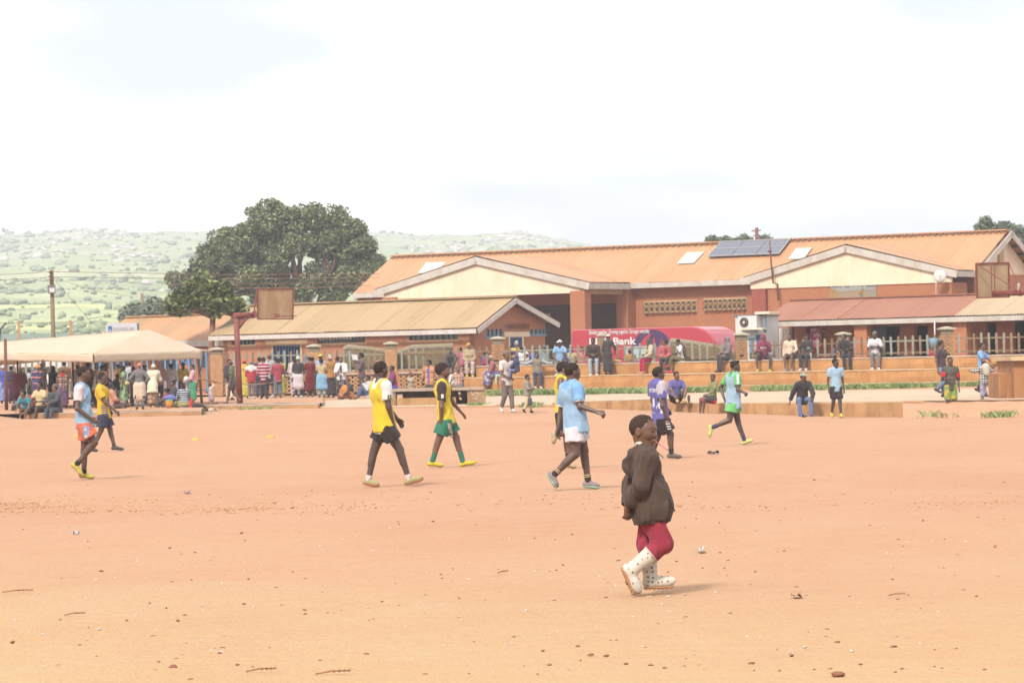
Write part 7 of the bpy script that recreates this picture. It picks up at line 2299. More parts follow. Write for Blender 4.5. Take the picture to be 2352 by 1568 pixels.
STN = [(53, 1216), (555, 1224), (945, 1179), (1293, 1297), (740, 1361), (700, 1330), (857, 1422), (560, 1387), (634, 1349), (480, 1135), (630, 1156), (1590, 1107), (1760, 1165), (1870, 1102), (2120, 1195), (1960, 1220), (2230, 1290),
  (1052, 1160), (1015, 1328), (505, 1500), (545, 1526), (2050, 1330), (1700, 1120), (390, 1258)]
for i, (x, y) in enumerate(STN):
 stone(x, y, [.010, .015, .012][i % 3] * interp(y, [1100, 1550], [1.25, .8]), M['stone_d'], "small dark brown stone lying on the open red dirt", 200 + i)
stone(1925, 1551, .032, M['stone_d'], "largest red brown clod at the bottom edge right of centre", 300)
stone(398, 1533, .026, M['stone_d'], "flat red brown clod at the bottom edge left of centre", 301)
def scrap(x, y, w, l, mat, label, seed, cat="litter", name="litter_scrap", h=.015):
 gx, gy = gpx(x, y); r = np.random.default_rng(seed); z = field_z(gx, gy)
 n = 6; vs = []
 for i in range(n + 1):
  for j in range(4): vs.append((gx + (i / n - .5) * w + r.normal(0, w * .03), gy + (j / 3 - .5) * l + r.normal(0, l * .05), z + .006 + abs(r.normal(0, h)) + h * math.sin(i + j)**2))
 o = MB().add(vs, [(i * 4 + j, i * 4 + 4 + j, i * 4 + 5 + j, i * 4 + 1 + j) for i in range(n) for j in range(3)], True).build(name, mat, None, origin=(gx, gy, z))
 md = o.modifiers.new("t", 'SOLIDIFY'); md.thickness = .004
 return tag(o, label, cat)
scrap(1638, 1042, .20, .5, M['black'], "black flattened cloth scrap on the dirt near the runner's feet", 1, h=.03)
scrap(174, 1227, .07, .12, plain("paper_blue_white", al(232, 232, 240), .8), "pale paper strip on the dirt below the left blue bib player", 2)
scrap(1611, 1268, .05, .25, M['white'], "white crumpled paper right of the boy in rubber boots", 3, h=.02)
scrap(430, 1133, .07, .3, plain("grey_paper", al(196, 186, 188), .8), "small grey wrapper on the gravel strip", 4)
scrap(484, 944, .55, .9, plain("sack_cloth", al(248, 232, 210), .9), "white empty sack lying below the left court kerb", 5, "sack", "empty_sack", .05)
scrap(2095, 957, .2, .5, plain("blue_grey_bag", al(206, 204, 218), .7), "pale plastic bag scrap by the broken wall end", 6)
scrap(1846, 959, .2, .4, plain("blue_sandal_cloth", al(110, 120, 160), .7), "blue rubber sandals lying in front of the low wall", 7, "sandals", "loose_sandal", .04)
scrap(1830, 1372, .06, .2, M['peb_l'], "pale straw scrap on the dirt at right", 8)
for i, (x, y, L, rz, lab) in enumerate([(40, 1362, .20, .1, "dry pale twig at the left edge of the dirt"), (1155, 1318, .07, .8, "small bent twig in the middle foreground"), (172, 1415, .12, .05, "dark short twig in the left foreground"), (765, 1551, .16, .25, "frayed straw twig at the bottom left of centre"), (600, 1545, .14, .1, "thin twig left of the frayed straw at the bottom"), (1500, 1232, .08, .2, "short dark twig beside the boy's boots"), (2060, 1370, .1, -.2, "short twig in the right foreground")]):
 gx, gy = gpx(x, y); z = field_z(gx, gy) + .012
 m = MB(); r = random.Random(i)
 p0, p1 = Vector((gx - L * .6, gy, z)), Vector((gx + L * .6, gy + L * rz, z + .01))
 m.tube([p0, p0.lerp(p1, .5) + Vector((0, 0, .01)), p1], [.005, .006, .003], 6)
 for k in range(3):
  q = p0.lerp(p1, .5 + k * .15); m.tube([q, q + Vector((L * .25, r.uniform(-.1, .1) * L, .015))], [.003, .002], 5)
 tag(m.build("dry_twig", plain("dry_straw", al(216, 160, 118), .9, .2, 20), None, origin=(gx, gy, z)), lab, "twig", "dry twigs on the dirt")
M['disc'] = plain("yellow_disc_cone", al(252, 206, 112), .6, .05, 5)
for (x, y, lab) in ((449, 976, "yellow disc cone between the tan shirt player and the sack"), (620, 971, "yellow disc cone in front of the left court kerb"), (176, 994, "yellow disc cone behind the left blue bib player's shorts")):
 gx, gy = gpx(x, y)
 o = MB().lathe([(.10, 0), (.098, .012), (.05, .05), (.03, .055), (.028, .05), (.048, .043), (.092, .004), (.10, 0)], (gx, gy, field_z(gx, gy)), 20).build("disc_cone", M['disc'], None, origin=(gx, gy, field_z(gx, gy)))
 o.scale = (1.25, 1.25, 1.25)
 tag(o, lab, "cone", "yellow disc cones marking the pitch")
gx, gy = gpx(1147, 931)
for i, (x, y) in enumerate(((1146, 934.5), (1150, 935))):
 gx, gy = gpx(x, y)
 o = bpy.data.objects.new("brick", brick_me); COL.objects.link(o); o.location = (gx, gy, field_z(gx, gy) + .04); o.rotation_euler = (0, .1 * i, .5 + i)
 tag(o, ("broken red brick with grass beside it left of the man holding a child", "second brick touching the broken one at the court edge")[i], "brick", "bricks at the court edge")
# ------------------------------------------------------------------ the figures on the field, joint by joint
def cl(*a):
 """cloth from picture colours: cl((r,g,b), pattern, (r,g,b), (r,g,b), scale)"""
 return cloth(c8(*a[0]), a[1] if len(a) > 1 else None, c8(*a[2]) if len(a) > 2 and a[2] else None, c8(*a[3]) if len(a) > 3 and a[3] else None, a[4] if len(a) > 4 else 1.0)
def figure(label, grp, Y, frame, joints, h, yaw, vox=.0115, look=None, nod=0.0, child=False, tone=DARK, lift=0.0):
 """joints: name -> (x, y, depth offset) in a crop frame (x0, y0, scale) of the 4096-wide picture"""
 x0, y0, sc = frame
 Jw = {k: S(x0 + v[0] / sc, y0 + v[1] / sc, Y + (v[2] if len(v) > 2 else 0)) for k, v in joints.items()}
 rx = (Jw['AL'].x + Jw['AR'].x) / 2
 zmin = min(Jw['TL'].z, Jw['TR'].z)
 root = (rx, Y, zmin - .02 - lift)
 J = {k: np.array(v) - np.array(root) for k, v in Jw.items()}
 f = Fig(J, h, vox, gdir(math.radians(yaw if look is None else look), nod), child=child, root=root, tone=tone, seed=len(label))
 return f, tag(f.root, label, "person", GROUPS[grp])
def settle(f):
 """put the lowest shoe on the ground below it"""
 z = min((v.co.z for c in f.root.children if c.name.startswith(('shoe', 'boot')) for v in c.data.vertices), default=0)
 for c in f.root.children:
  for s_ in c.children:
   if s_.name.startswith('sole'): z = min(z, min(v.co.z for v in s_.data.vertices))
 z1 = ground_at(f.root.location.x, f.root.location.y) - z
 print('SHIFT', round((z1 - f.root.location.z) * FD / f.root.location.y, 1), f.root['label'][:30])
 f.root.location.z = z1
def patch_on(f, part, verts2, O, xd, up, mat, name, depth=.004):
 """flat print laid on a garment: shape in (x, up) metres round O, pushed on to the cloth"""
 from mathutils.bvhtree import BVHTree
 tgt = [c for c in f.root.children if c.name.split('.')[0] == part][0]
 bvh = BVHTree.FromPolygons([v.co[:] for v in tgt.data.vertices], [p.vertices[:] for p in tgt.data.polygons])
 xd, up = Vector(xd).normalized(), Vector(up).normalized(); n = xd.cross(up)
 vs, fs = verts2; out = []
 for (a, b) in vs:
  p = Vector(O) + xd * a + up * b + n * .4
  hit = bvh.ray_cast(p, -n, .8)
  out.append((hit[0] + n * depth) if hit[0] is not None else p - n * .4)
 me = bpy.data.meshes.new(name); me.from_pydata([tuple(v) for v in out], [], fs); me.update()
 return link_mesh(name, me, mat, tgt)
def grid2(w, h, nx=6, ny=6, shape=None):
 vs = [((i / nx - .5) * w, (j / ny - .5) * h) for i in range(nx + 1) for j in range(ny + 1)]
 fs = [(i * (ny + 1) + j, (i + 1) * (ny + 1) + j, (i + 1) * (ny + 1) + j + 1, i * (ny + 1) + j + 1) for i in range(nx) for j in range(ny)]
 if shape == 'disc':
  vs = [(0, 0)] + [(w / 2 * r * math.cos(a), h / 2 * r * math.sin(a)) for r in (.5, 1) for a in np.linspace(0, 6.283, 15)[:-1]]
  fs = [(0, 1 + k, 1 + (k + 1) % 14) for k in range(14)] + [(1 + k, 15 + k, 15 + (k + 1) % 14, 1 + (k + 1) % 14) for k in range(14)]
 return vs, fs
def text2(txt, size, width, bold=.02):
 ob = text_mesh(txt, (0, 0, 0), (1, 0, 0), (0, 1, 0), size, None, None, "lettering", bold, width, 0)
 import bmesh
 bm = bmesh.new(); bm.from_mesh(ob.data); bmesh.ops.triangulate(bm, faces=bm.faces)
 bmesh.ops.subdivide_edges(bm, edges=[e for e in bm.edges if e.calc_length() > .06], cuts=1)
 bmesh.ops.triangulate(bm, faces=bm.faces)
 vs = [(v.co.x - width / 2, v.co.y) for v in bm.verts]; fs = [tuple(v.index for v in f_.verts) for f_ in bm.faces]
 bm.free(); bpy.data.objects.remove(ob)
 return vs, fs
WHITE, BLACK = cl((252, 250, 248)), cl((62, 52, 50))
YEL, LBLUE = cl((252, 220, 66)), cl((176, 210, 240))
RIM = lambda rgb: cl(rgb)
# left pair
f, _ = figure("player in pale blue bib over white shirt with orange star shorts and yellow boots", 'play', 60.1, (150, 1450, 3.136),
 dict(H=(585, 152, 0), N=(548, 285, 0), SL=(585, 345, .17), SR=(522, 345, -.17), EL=(600, 560, .24), WL=(650, 720, .2), ER=(497, 585, -.24), WR=(668, 706, -.2),
   PL=(615, 800, .09), PR=(585, 800, -.09), KR=(715, 1010, -.1), AR=(487, 1290, -.1), TR=(575, 1428, -.1), KL=(590, 1085, .1), AL=(582, 1400, .1), TL=(715, 1445, .1)), 1.75, 0, nod=.04, tone=DARK)
f.body(curl=(.5, .6)); f.hair(thick=.028); f.tee(cl((250, 232, 230)), .62, .018, .04); f.bib(LBLUE, .034, .03)
f.shorts(cl((252, 130, 96)), .66, .03, .03); f.socks(BLACK, .17); f.shoes(cl((228, 206, 100)), .003)
n_ = Vector((0, -1, 0))
for i, (dz, wv) in enumerate(((-.13, .0), )):
 patch_on(f, "shorts", grid2(.11, .26, 4, 8), f.P + V3(.03, 0, -.13), (1, 0, -.08), (.1, 0, 1), cl((176, 182, 212)), "shorts_stripe")
 for q in (-.06, -.17):
  vs = [(0, 0)] + [((.034 if k % 2 == 0 else .014) * math.sin(k * math.pi / 5), (.034 if k % 2 == 0 else .014) * math.cos(k * math.pi / 5)) for k in range(10)]
  patch_on(f, "shorts", (vs, [(0, 1 + (k + 1) % 10, 1 + k) for k in range(10)]), f.P + V3(.03, 0, q), (1, 0, 0), (0, 0, 1), WHITE, "printed_star", .008)
settle(f)
f, _ = figure("player in yellow shirt fading to navy stripes with dark shorts behind the pale blue bib", 'play', 82.5, (200, 1350, 2.6125),
 dict(H=(553, 440, 0), N=(525, 522, 0), SL=(575, 565, .16), SR=(510, 565, -.17), EL=(600, 680, .22), WL=(630, 780, .2), ER=(585, 700, -.22), WR=(680, 785, -.2),
   PL=(580, 845, .09), PR=(555, 845, -.09), KL=(628, 975, .09), AL=(672, 1158, .09), TL=(772, 1184, .09), KR=(535, 985, -.09), AR=(450, 1178, -.09), TR=(498, 1200, -.09)), 1.72, 0, tone=DARK)
f.body(curl=(.5, .5)); f.hair(thick=.015); f.tee(cl((254, 206, 52)), .62, .026, .05)
for k in range(7): patch_on(f, "shirt", grid2(.16, .022, 6, 2), f.P + V3(.03, 0, -.03 + k * .045), (1, 0, 0), (-.25, 0, 1), cl((112, 112, 176)), "navy_stripe")
f.shorts(cl((78, 76, 98)), .8, .032, .03); f.socks(cl((90, 84, 60)), .18); f.shoes(cl((104, 96, 96)), .003)
settle(f)
# two yellow bibs
f, _ = figure("player seen from behind in yellow bib over white sleeves with short black shorts", 'play', 52.8, (1350, 1400, 2.614),
 dict(H=(458, 222, 0), N=(440, 345, 0), SL=(388, 395, .14), SR=(512, 392, -.14), EL=(520, 600, .3), WL=(625, 735, .32), ER=(535, 610, -.16), WR=(582, 795, -.12),
   PL=(465, 845, .075), PR=(525, 848, -.075), KL=(385, 1060, .08), AL=(325, 1372, .06), TL=(432, 1418, .0), KR=(650, 1055, -.05), AR=(745, 1362, -.05), TR=(890, 1345, -.05)), 1.77, 42, look=34, tone=DEEP)
f.body(curl=(.5, .35)); f.hair(thick=.03); f.tee(WHITE, .66, .024, .05); f.bib(YEL, .038, .02, scoop=.095)
f.shorts(cl((74, 62, 58)), .52, .03, .02); f.socks(cl((250, 226, 224)), .16); f.shoes(cl((196, 184, 130)), .003, sole=cl((206, 130, 90)))
patch_on(f, "shirt", grid2(.06, .085, 4, 5), f.J['SR'] + V3(.02, 0, -.17), (1, .3, 0), (0, 0, 1), cl((92, 84, 96)), "sleeve_badge")
patch_on(f, "shirt", grid2(.03, .03, 3, 3, 'disc'), f.J['SR'] + V3(.02, 0, -.155), (1, .3, 0), (0, 0, 1), cl((240, 214, 90)), "badge_mark", .008)
settle(f)
f, _ = figure("bearded player in yellow bib over black sleeves with green shorts and green socks", 'play', 63.0, (1350, 1400, 2.614),
 dict(H=(1103, 218, 0), N=(1082, 318, 0), SL=(1130, 365, .17), SR=(1090, 372, -.17), EL=(1205, 545, .24), WL=(1283, 632, .26), ER=(1086, 590, -.24), WR=(1081, 718, -.2),
   PL=(1150, 745, .09), PR=(1125, 745, -.09), KL=(1240, 905, .09), AL=(1312, 1165, .09), TL=(1448, 1165, .09), KR=(1060, 930, -.09), AR=(990, 1165, -.09), TR=(1112, 1198, -.09)), 1.74, 0, tone=BROWN)
f.body(curl=(.2, .45), palmL=V3(0, -.3, -1)); f.hair(style='afro'); f.tee(cl((84, 66, 66)), .66, .02, .02); f.bib(YEL, .036, .03)
f.shorts(cl((66, 142, 112)), .72, .034, .035); f.socks(cl((70, 140, 112)), .42); f.shoes(cl((246, 216, 72)), .003)
f.part("beard", [C(f.hp(.26, -.08, -.40), f.hp(.26, .08, -.40), .09 * f.hs), C(f.hp(.1, -.24, -.25), f.hp(.2, -.16, -.4), .06 * f.hs), C(f.hp(.1, .24, -.25), f.hp(.2, .16, -.4), .06 * f.hs)], hair_mat(), .001, .03, vox=.008)
patch_on(f, "shorts", grid2(.055, .24, 3, 8), f.P + V3(.07, 0, -.14), (1, 0, 0), (-.18, 0, 1), cl((244, 232, 224)), "shorts_stripe")
patch_on(f, "shirt", grid2(.045, .07, 3, 4), f.J['SR'] + V3(.01, 0, -.17), (1, 0, 0), (0, 0, 1), WHITE, "sleeve_badge")
settle(f)
# light blue pair
f, _ = figure("player seen from behind in light blue bib and shirt with short white shorts", 'play', 50.0, (2100, 1400, 2.613),
 dict(H=(503, 240, 0), N=(482, 352, 0), SL=(412, 412, .13), SR=(548, 410, -.13), EL=(378, 660, .2), WL=(346, 830, .16), ER=(575, 600, -.2), WR=(748, 655, -.3),
   PL=(560, 850, .075), PR=(512, 850, -.075), KR=(528, 1095, -.1), AR=(298, 1318, -.1), TR=(345, 1435, -.1), KL=(618, 1060, .1), AL=(660, 1385, .1), TL=(775, 1425, .1)), 1.77, 35, look=22, tone=DARK)
f.body(curl=(.5, .9)); f.hair(thick=.028); f.tee(cl((150, 200, 250)), .72, .026, .06); f.bib(LBLUE, .040, .02, scoop=.09)
f.shorts(cl((252, 244, 248)), .5, .032, .03); f.socks(cl((72, 60, 58)), .26, bands=[(.14, cl((226, 196, 150))), (.2, cl((226, 196, 150)))]); f.shoes(cl((176, 158, 158)), .003, sole=cl((180, 226, 190)))
patch_on(f, "shirt", grid2(.085, .085, shape='disc'), f.J['SR'] + V3(.02, 0, -.22), (1, .3, 0), (0, 0, 1), cl((206, 228, 250)), "sleeve_badge")
for sd in 'LR':
 d = nrm(f.J['E' + sd] - f.J['S' + sd]); q = f.J['S' + sd] + (f.J['E' + sd] - f.J['S' + sd]) * .66
 f.part("sleeve_cuff", [C(q, q + d * .08, .072, cuts=[(q + d * .03, d), (q, -d)])], WHITE, vox=.008)
settle(f)
f, _ = figure("player in sleeveless yellow shirt with green collar half hidden behind the light blue bib", 'play', 60.5, (2100, 1400, 2.613),
 dict(H=(405, 140, 0), N=(388, 222, 0), SL=(430, 262, .17), SR=(372, 262, -.17), EL=(450, 410, .22), WL=(470, 500, .2), ER=(372, 405, -.24), WR=(440, 500, -.24),
   PL=(415, 625, .09), PR=(392, 625, -.09), KR=(402, 800, -.1), AR=(322, 838, -.1), TR=(300, 915, -.1), KL=(440, 870, .1), AL=(455, 1118, .1), TL=(530, 1158, .1)), 1.76, 0, tone=BROWN)
f.body(curl=(.5, .5)); f.hair(thick=.035); f.bib(YEL, .028, .12, "vest", .085); f.shorts(BLACK, .8, .03); f.socks(BLACK, .4); f.shoes(cl((214, 190, 150)), .003)
f.part("collar_trim", [C(f.N + f.up * .005, f.N + f.up * .03, .085, .078, k=.01), C(f.N, f.N + f.up * .2, .068, .075, k=.004, op='s')], cl((176, 222, 90)), vox=.008)
settle(f)
# purple shirt, runner
f, _ = figure("player seen from behind in purple shirt numbered 14 with black shorts", 'play', 65.8, (2550, 1400, 3.136),
 dict(H=(270, 298, 0), N=(248, 395, 0), SL=(192, 440, .14), SR=(300, 440, -.14), EL=(190, 640, .22), WL=(340, 745, .2), ER=(312, 700, -.2), WR=(368, 838, -.16),
   PL=(278, 890, .08), PR=(312, 890, -.08), KR=(415, 1055, -.1), AR=(424, 1300, -.1), TR=(552, 1335, -.1), KL=(250, 1090, .1), AL=(190, 1290, .1), TL=(250, 1345, .1)), 1.75, 35, look=14, tone=DARK)
f.body(curl=(.4, .9)); f.hair(thick=.05); f.tee(cl((124, 116, 186)), .66, .036, .03)
f.shorts(cl((66, 52, 50)), .8, .034, .035); f.socks(cl((72, 60, 60)), .3); f.shoes(cl((130, 120, 112)), .003)
bo, bx_, = f.P + f.up * .42 * f.T - f.fr * .1, -f.lat
bx_ = Vector(f.lat) * -1
patch_on(f, "shirt", text2("14", .36, .22, .035), f.P + f.up * .22 * f.T + f.lat * .045 , Vector((.93, -.36, 0)), (0, 0, 1), WHITE, "shirt_number")
patch_on(f, "shirt", text2("PETERSON", .085, .30), f.P + f.up * .74 * f.T + f.lat * .02, Vector((.93, -.36, 0)), (0, 0, 1), WHITE, "shirt_name")
e_ = f.J['E' + 'R'] - f.J['SR']; f.part("sleeve_panel", [C(f.J['SR'] + e_ * .02, f.J['SR'] + e_ * .62, .100, .083, cuts=[(f.J['SR'] + e_ * .5, nrm(e_))])], cl((220, 210, 222)), vox=.01)
patch_on(f, "shorts", grid2(.075, .2, 3, 6), f.J['PR'] * .45 + f.J['KR'] * .55 + V3(.03, 0, .03), (1, 0, 0), (-.3, 0, 1), cl((232, 216, 204), 'fine', (66, 52, 50), None, .9), "shorts_stripe")
settle(f)
f, _ = figure("running player in pale blue bib over green shirt and green shorts", 'play', 76.0, (2780, 1400, 3.9185),
 dict(H=(633, 240, 0), N=(606, 340, 0), SL=(520, 400, .12), SR=(668, 400, -.14), EL=(402, 560, .22), WL=(452, 720, .1), ER=(672, 600, -.2), WR=(755, 635, -.34),
   PL=(620, 850, .09), PR=(575, 850, -.09), KR=(540, 1075, -.1), AR=(265, 1190, -.1), TR=(232, 1345, -.1), KL=(672, 1090, .1), AL=(778, 1395, .1), TL=(910, 1378, .1)), 1.72, 28, look=12, tone=DEEP)
f.body(curl=(.5, 1.1)); f.hair(style='flat'); f.tee(cl((126, 214, 128)), .66, .022, .02); f.bib(cl((184, 212, 234)), .036, .05, scoop=.09)
f.shorts(cl((140, 224, 140)), .42, .032, .03); f.socks(cl((88, 82, 110)), .34); f.shoes(cl((236, 238, 140)), .003)
patch_on(f, "shirt", grid2(.05, .2, 3, 6), f.J['SR'] * .7 + f.J['ER'] * .3 + V3(.0, 0, .04), (1, 0, 0), (0, 0, 1), WHITE, "sleeve_stripe")
f.root.location.z = ground_at(f.root.location.x, 76) - min(v.co.z for c in f.root.children if c.name.startswith('shoe') for v in c.data.vertices)
# the boy in front
fr0, fr1 = (2450, 1640, 3.137), (2400, 1980, 3.564)
def b2(x, y, d=0):      # legs were read in a second frame
 return ((fr1[0] + x / fr1[2] - fr0[0]) * fr0[2], (fr1[1] + y / fr1[2] - fr0[1]) * fr0[2], d)
f, _ = figure("boy in dark brown hoodie, crimson trousers and white printed rubber boots chewing a pink straw", 'play', 26.56, fr0,
 dict(H=(395, 292, 0), N=(396, 535, .0), SL=(425, 618, .125), SR=(425, 630, -.125), EL=(225, 955, .16), WL=(185, 1240, .03), ER=(350, 970, -.16), WR=(196, 1236, -.06),
   PL=(480, 1385, .055), PR=(508, 1385, -.055), KL=b2(665, 735, .06), AL=b2(722, 1218, .06), TL=b2(985, 1270, .06), KR=b2(905, 730, -.065), AR=b2(465, 1085, -.08), TR=b2(425, 1330, -.08)),
 1.28, 2, vox=.0062, look=-28, nod=.06, child=True, tone=(.105, .050, .031))
f.hs *= 1.10
f.body(curl=(.5, .6), lod=0, pointL=V3(.15, -.25, -1), pointR=V3(-.1, .15, -1), hv=.0032, palmL=V3(-.4, -1, 0), palmR=V3(-.5, 1, 0))
f.hair(thick=.010, mat=hair_mat((.022, .014, .011)))
q, hs = f.hp, f.hs
lip = skin((.10, .045, .038))
for sg in (-1, 1):
 e = f.part("eye", [E(q(.325, sg * .145, .022), f.HM(), (.055 * hs, .062 * hs, .027 * hs))], plain("eye_white", (.34, .30, .28), .3), vox=.0022)
 f.part("iris", [C(q(.368, sg * .155 - .02, .02), q(.378, sg * .155 - .02, .02), .026 * hs)], plain("iris", (.014, .010, .008), .2), vox=.0018, parent=e)
 f.part("eyebrow", [C(q(.335, sg * .08, .15), q(.30, sg * .215, .155), .022 * hs, .016 * hs)], hair_mat((.014, .010, .009)), vox=.0025)
 f.part("eyelid", [C(q(.372, sg * .09, .052), q(.335, sg * .20, .048), .016 * hs)], skin((.05, .025, .017)), vox=.0025)
f.part("lips", [C(q(.375, -.06, -.268), q(.375, .06, -.268), .034 * hs), C(q(.366, -.05, -.312), q(.366, .05, -.312), .036 * hs)], lip, vox=.0028)
f.part("shirt_collar", [C(f.N - f.up * .01, f.N + f.up * .045, .075, .066, f.fr, .95), C(f.N - f.up * .1, f.N + f.up * .2, .056, .06, f.fr, .95, k=.003, op='s')], cl((250, 238, 214)), .002, vox=.005)
BR = cl((100, 80, 70))
J, u = f.J, f.u
dn = f.P - f.up * .005
ps = f.torso(.032)
for p in ps: p['cuts'] = [(dn, -f.up)]
ps += [C(f.P + f.up * .28 * f.T, dn - f.up * .1, .140, .142, f.fr, .95, .04, cuts=[(dn, -f.up)]), C(f.P + f.up * .42 * f.T + f.fr * .01, f.P + f.up * .16 * f.T + f.fr * .024, .128, .142, f.fr, .95, .05)]
for sd in 'LR': ps += f.arm(sd, .018, .03, 0, 1.95, r=(.058, .052, .050, .040))
for sd in 'LR':   # gathered cuffs and elbow folds
 ps += [C(J['E' + sd] + (J['W' + sd] - J['E' + sd]) * t, J['E' + sd] + (J['W' + sd] - J['E' + sd]) * (t + .01), r_, k=.012) for t, r_ in ((.05, .056), (.25, .054), (.45, .050), (.7, .049))]
ps += f.collar(.075, .02)
f.part("hoodie", ps, BR, .0085, .085, vox=.006)
d2 = f.P - f.up * .035
f.part("waistband", [C(dn + f.up * .03, d2 - f.up * .04, .144, .138, f.fr, .95, cuts=[(d2, -f.up)])], cl((88, 68, 60)), .002, .05, vox=.006)
bk = -f.fr
Nn = f.N - f.up * .018
hp = [C(Nn + sg * f.lat * .06 + f.fr * .03 + f.up * .01, Nn + sg * f.lat * .05 + bk * .07 + f.up * .005, .032, .04, k=.03) for sg in (-1, 1)]
hp += [C(Nn + bk * .06 - f.up * .01, Nn - f.up * .13 + bk * .085, .075, .058, f.fr, .8, .03), C(Nn + bk * .09 - f.up * .02, Nn - f.up * .085 + bk * .122, .060, .050, k=.03)]
rim = [Nn + bk * (.072 + .072 * math.cos(a)) - f.up * (.012 + .060 * math.cos(a)) + f.lat * .062 * math.sin(a) + f.up * .03 for a in np.linspace(0, 6.283, 17)]
hp += [C(a, b, .015, k=.012) for a, b in zip(rim, rim[1:])]
hp.append(C(Nn + f.up * .07 + bk * .05, Nn + f.up * .005 + bk * .135, .055, .040, k=.012, op='s'))
f.part("hood", hp, BR, .004, .06, vox=.0048)
f.part("hood_string", [C(Nn + f.fr * .075 - f.lat * .06 + f.up * .02, Nn + f.fr * .13 - f.lat * .075 - f.up * .045, .0045)], cl((140, 112, 92)), vox=.003)
pk = f.P + f.up * .12 * f.T + f.fr * .12 - f.lat * .085
f.part("pocket_welt", [C(pk + f.fr * .02 + f.up * .07, pk + f.fr * .045 - f.up * .02, .008, .008)], cl((84, 64, 56)), vox=.004)
f.trousers(cl((180, 66, 86)), .017, 1.43, fold=.011, r=(.086, .066, .064, .056))
BT = cl((252, 240, 222), 'dots', (140, 118, 116), None, .25)
tan = cl((222, 160, 112))
for sd in 'LR':
 K, A, T = J['K' + sd], J['A' + sd], J['T' + sd]
 lg = nrm(A - K); a = K + (A - K) * .40
 d = nrm(T - A); d = nrm(d - lg * (d @ lg) * .75)
 hl = A + lg * .03 - d * .012
 b = f.part("boot", [C(a, A, .064, .048, cuts=[(a, -lg)]), C(A, hl, .047, .046), C(hl, hl + d * .125, .046, .046, lg, .9), C(hl + d * .10 - lg * .004, hl + d * .155 - lg * .006, .044, .036, lg, .8)], BT, .001, vox=.005)
 so = hl + lg * .036
 tr_ = [C(so - d * .008, so + d * .143, .045, .040, lg, .22)] + [C(so + d * (-.03 + .03 * i) + lg * .006 + np.cross(lg, d) * .03 * s_, so + d * (-.03 + .03 * i) + lg * .010 + np.cross(lg, d) * .03 * s_, .007, k=.003) for i in range(7) for s_ in (-1, 0, 1)]
 f.part("sole", tr_, tan, vox=.0038, parent=b)
 f.part("boot_rim", [C(a - lg * .004, a + lg * .01, .068, .068, cuts=[(a - lg * .004, -lg), (a + lg * .008, lg)]), C(a - lg * .1, a + lg * .1, .056, .056, k=.002, op='s')], cl((226, 212, 190)), vox=.004, parent=b)
settle(f)
boy = f
m0 = q(.40, -.02, -.29); rt = np.array(f.root.location)
tip = np.array(S(2450 + 700 / 3.137, 1640 + 503 / 3.137, 26.40)) + (np.array(f.root.location) - np.array((f.root.location.x, f.root.location.y, f.root.location.z)))
st = MB().tube([Vector(m0 + rt), Vector(tip)], [.0042, .0042], 10).build("straw", plain("pink_plastic", al(252, 142, 172), .35, .05, 40), None, origin=Vector(m0 + rt))
tag(st, "thin pink plastic straw held in the mouth of the boy in the hoodie", "straw")
# ------------------------------------------------------------------ everyone else
def c(r, g, b, *a): return cl((r, g, b), *a)
BLK, WHT, GRY, DGR, NVY, JEAN = c(66, 56, 54), WHITE, c(168, 162, 160), c(104, 98, 96), c(84, 82, 104), c(112, 126, 164)
SH_W, SH_B, SH_Y, SKN = c(244, 240, 236), c(74, 66, 64), c(240, 214, 90), None
SHORT, FRO, BUN, BRD = ('short',), ('afro',), ('bun',), ('braids',)
TE, LO, JA, CO, HO, SW, DR = 'tee', 'long', 'jacket', 'coat', 'hoodie', 'shawl', 'dress'
T, K, B_, H_ = 'trousers', 'shorts', 'skirt', 'short'
fs = ('shoes', SH_B); fw = ('shoes', SH_W); fy = ('slides', SH_Y); f0 = None
def q(lab, grp, sx, sy, Y, kind, yaw, arms, top, bot, head=SHORT, feet=fs, **k): return folk(lab, grp, sx, sy, Y, kind, yaw, arms, top, bot, head, feet, **k)
F = dict(female=True)
# under the marquee
t = 'tent'
q("woman in white headscarf, blue top with yellow shoulders and pale blue skirt at far left", t, 14, 1461, 138, 'stand', 75, 'mm', (LO, c(96, 106, 200)), (B_, c(136, 146, 204, 'floral', (190, 190, 220))), ('wrap', WHT), f0, **F)
q("woman in dark brown top and maroon flowered skirt beside the white headscarf", t, 45, 1463, 139, 'stand', 60, 'ff', (LO, c(86, 58, 54)), (B_, c(104, 52, 66, 'dots', (170, 140, 150), None, .6)), SHORT, f0, **F)
q("woman in patterned cream headscarf wrapped in a maroon shawl", t, 81, 1472.6, 131, 'stand', 95, 'ff', (SW, c(166, 78, 92)), (B_, c(150, 66, 80)), ('wrap', c(240, 220, 190, 'blotch', (160, 170, 140))), f0, **F)
q("person in dark cap and pale green shirt behind the marquee pole", t, 116, 1472.6, 136, 'stand', 20, 'dd', (TE, c(196, 216, 200)), (T, DGR), ('cap', DGR), fs)
q("person in grey hijab beside the pale green shirt", t, 130, 1473, 137, 'stand', 150, 'ff', (LO, c(150, 156, 170)), (B_, DGR), ('hijab', c(140, 142, 146)), f0, **F)
q("woman in orange head wrap, navy striped top and blue skirt dotted with orange", t, 149, 1459, 125, 'stand', 100, 'dm', (TE, c(82, 78, 116, 'stripes', (224, 150, 160), None, 1.6), .7), (B_, c(84, 78, 120, 'dots', (214, 120, 80), None, .6)), ('wrap', c(246, 176, 76)), f0, **F)
q("person in wide beige hat and pale grey shirt behind the orange head wrap", t, 170, 1450, 133, 'stand', 50, 'dd', (TE, c(206, 200, 180)), (T, c(190, 180, 160)), ('brim', c(214, 190, 176)), fs)
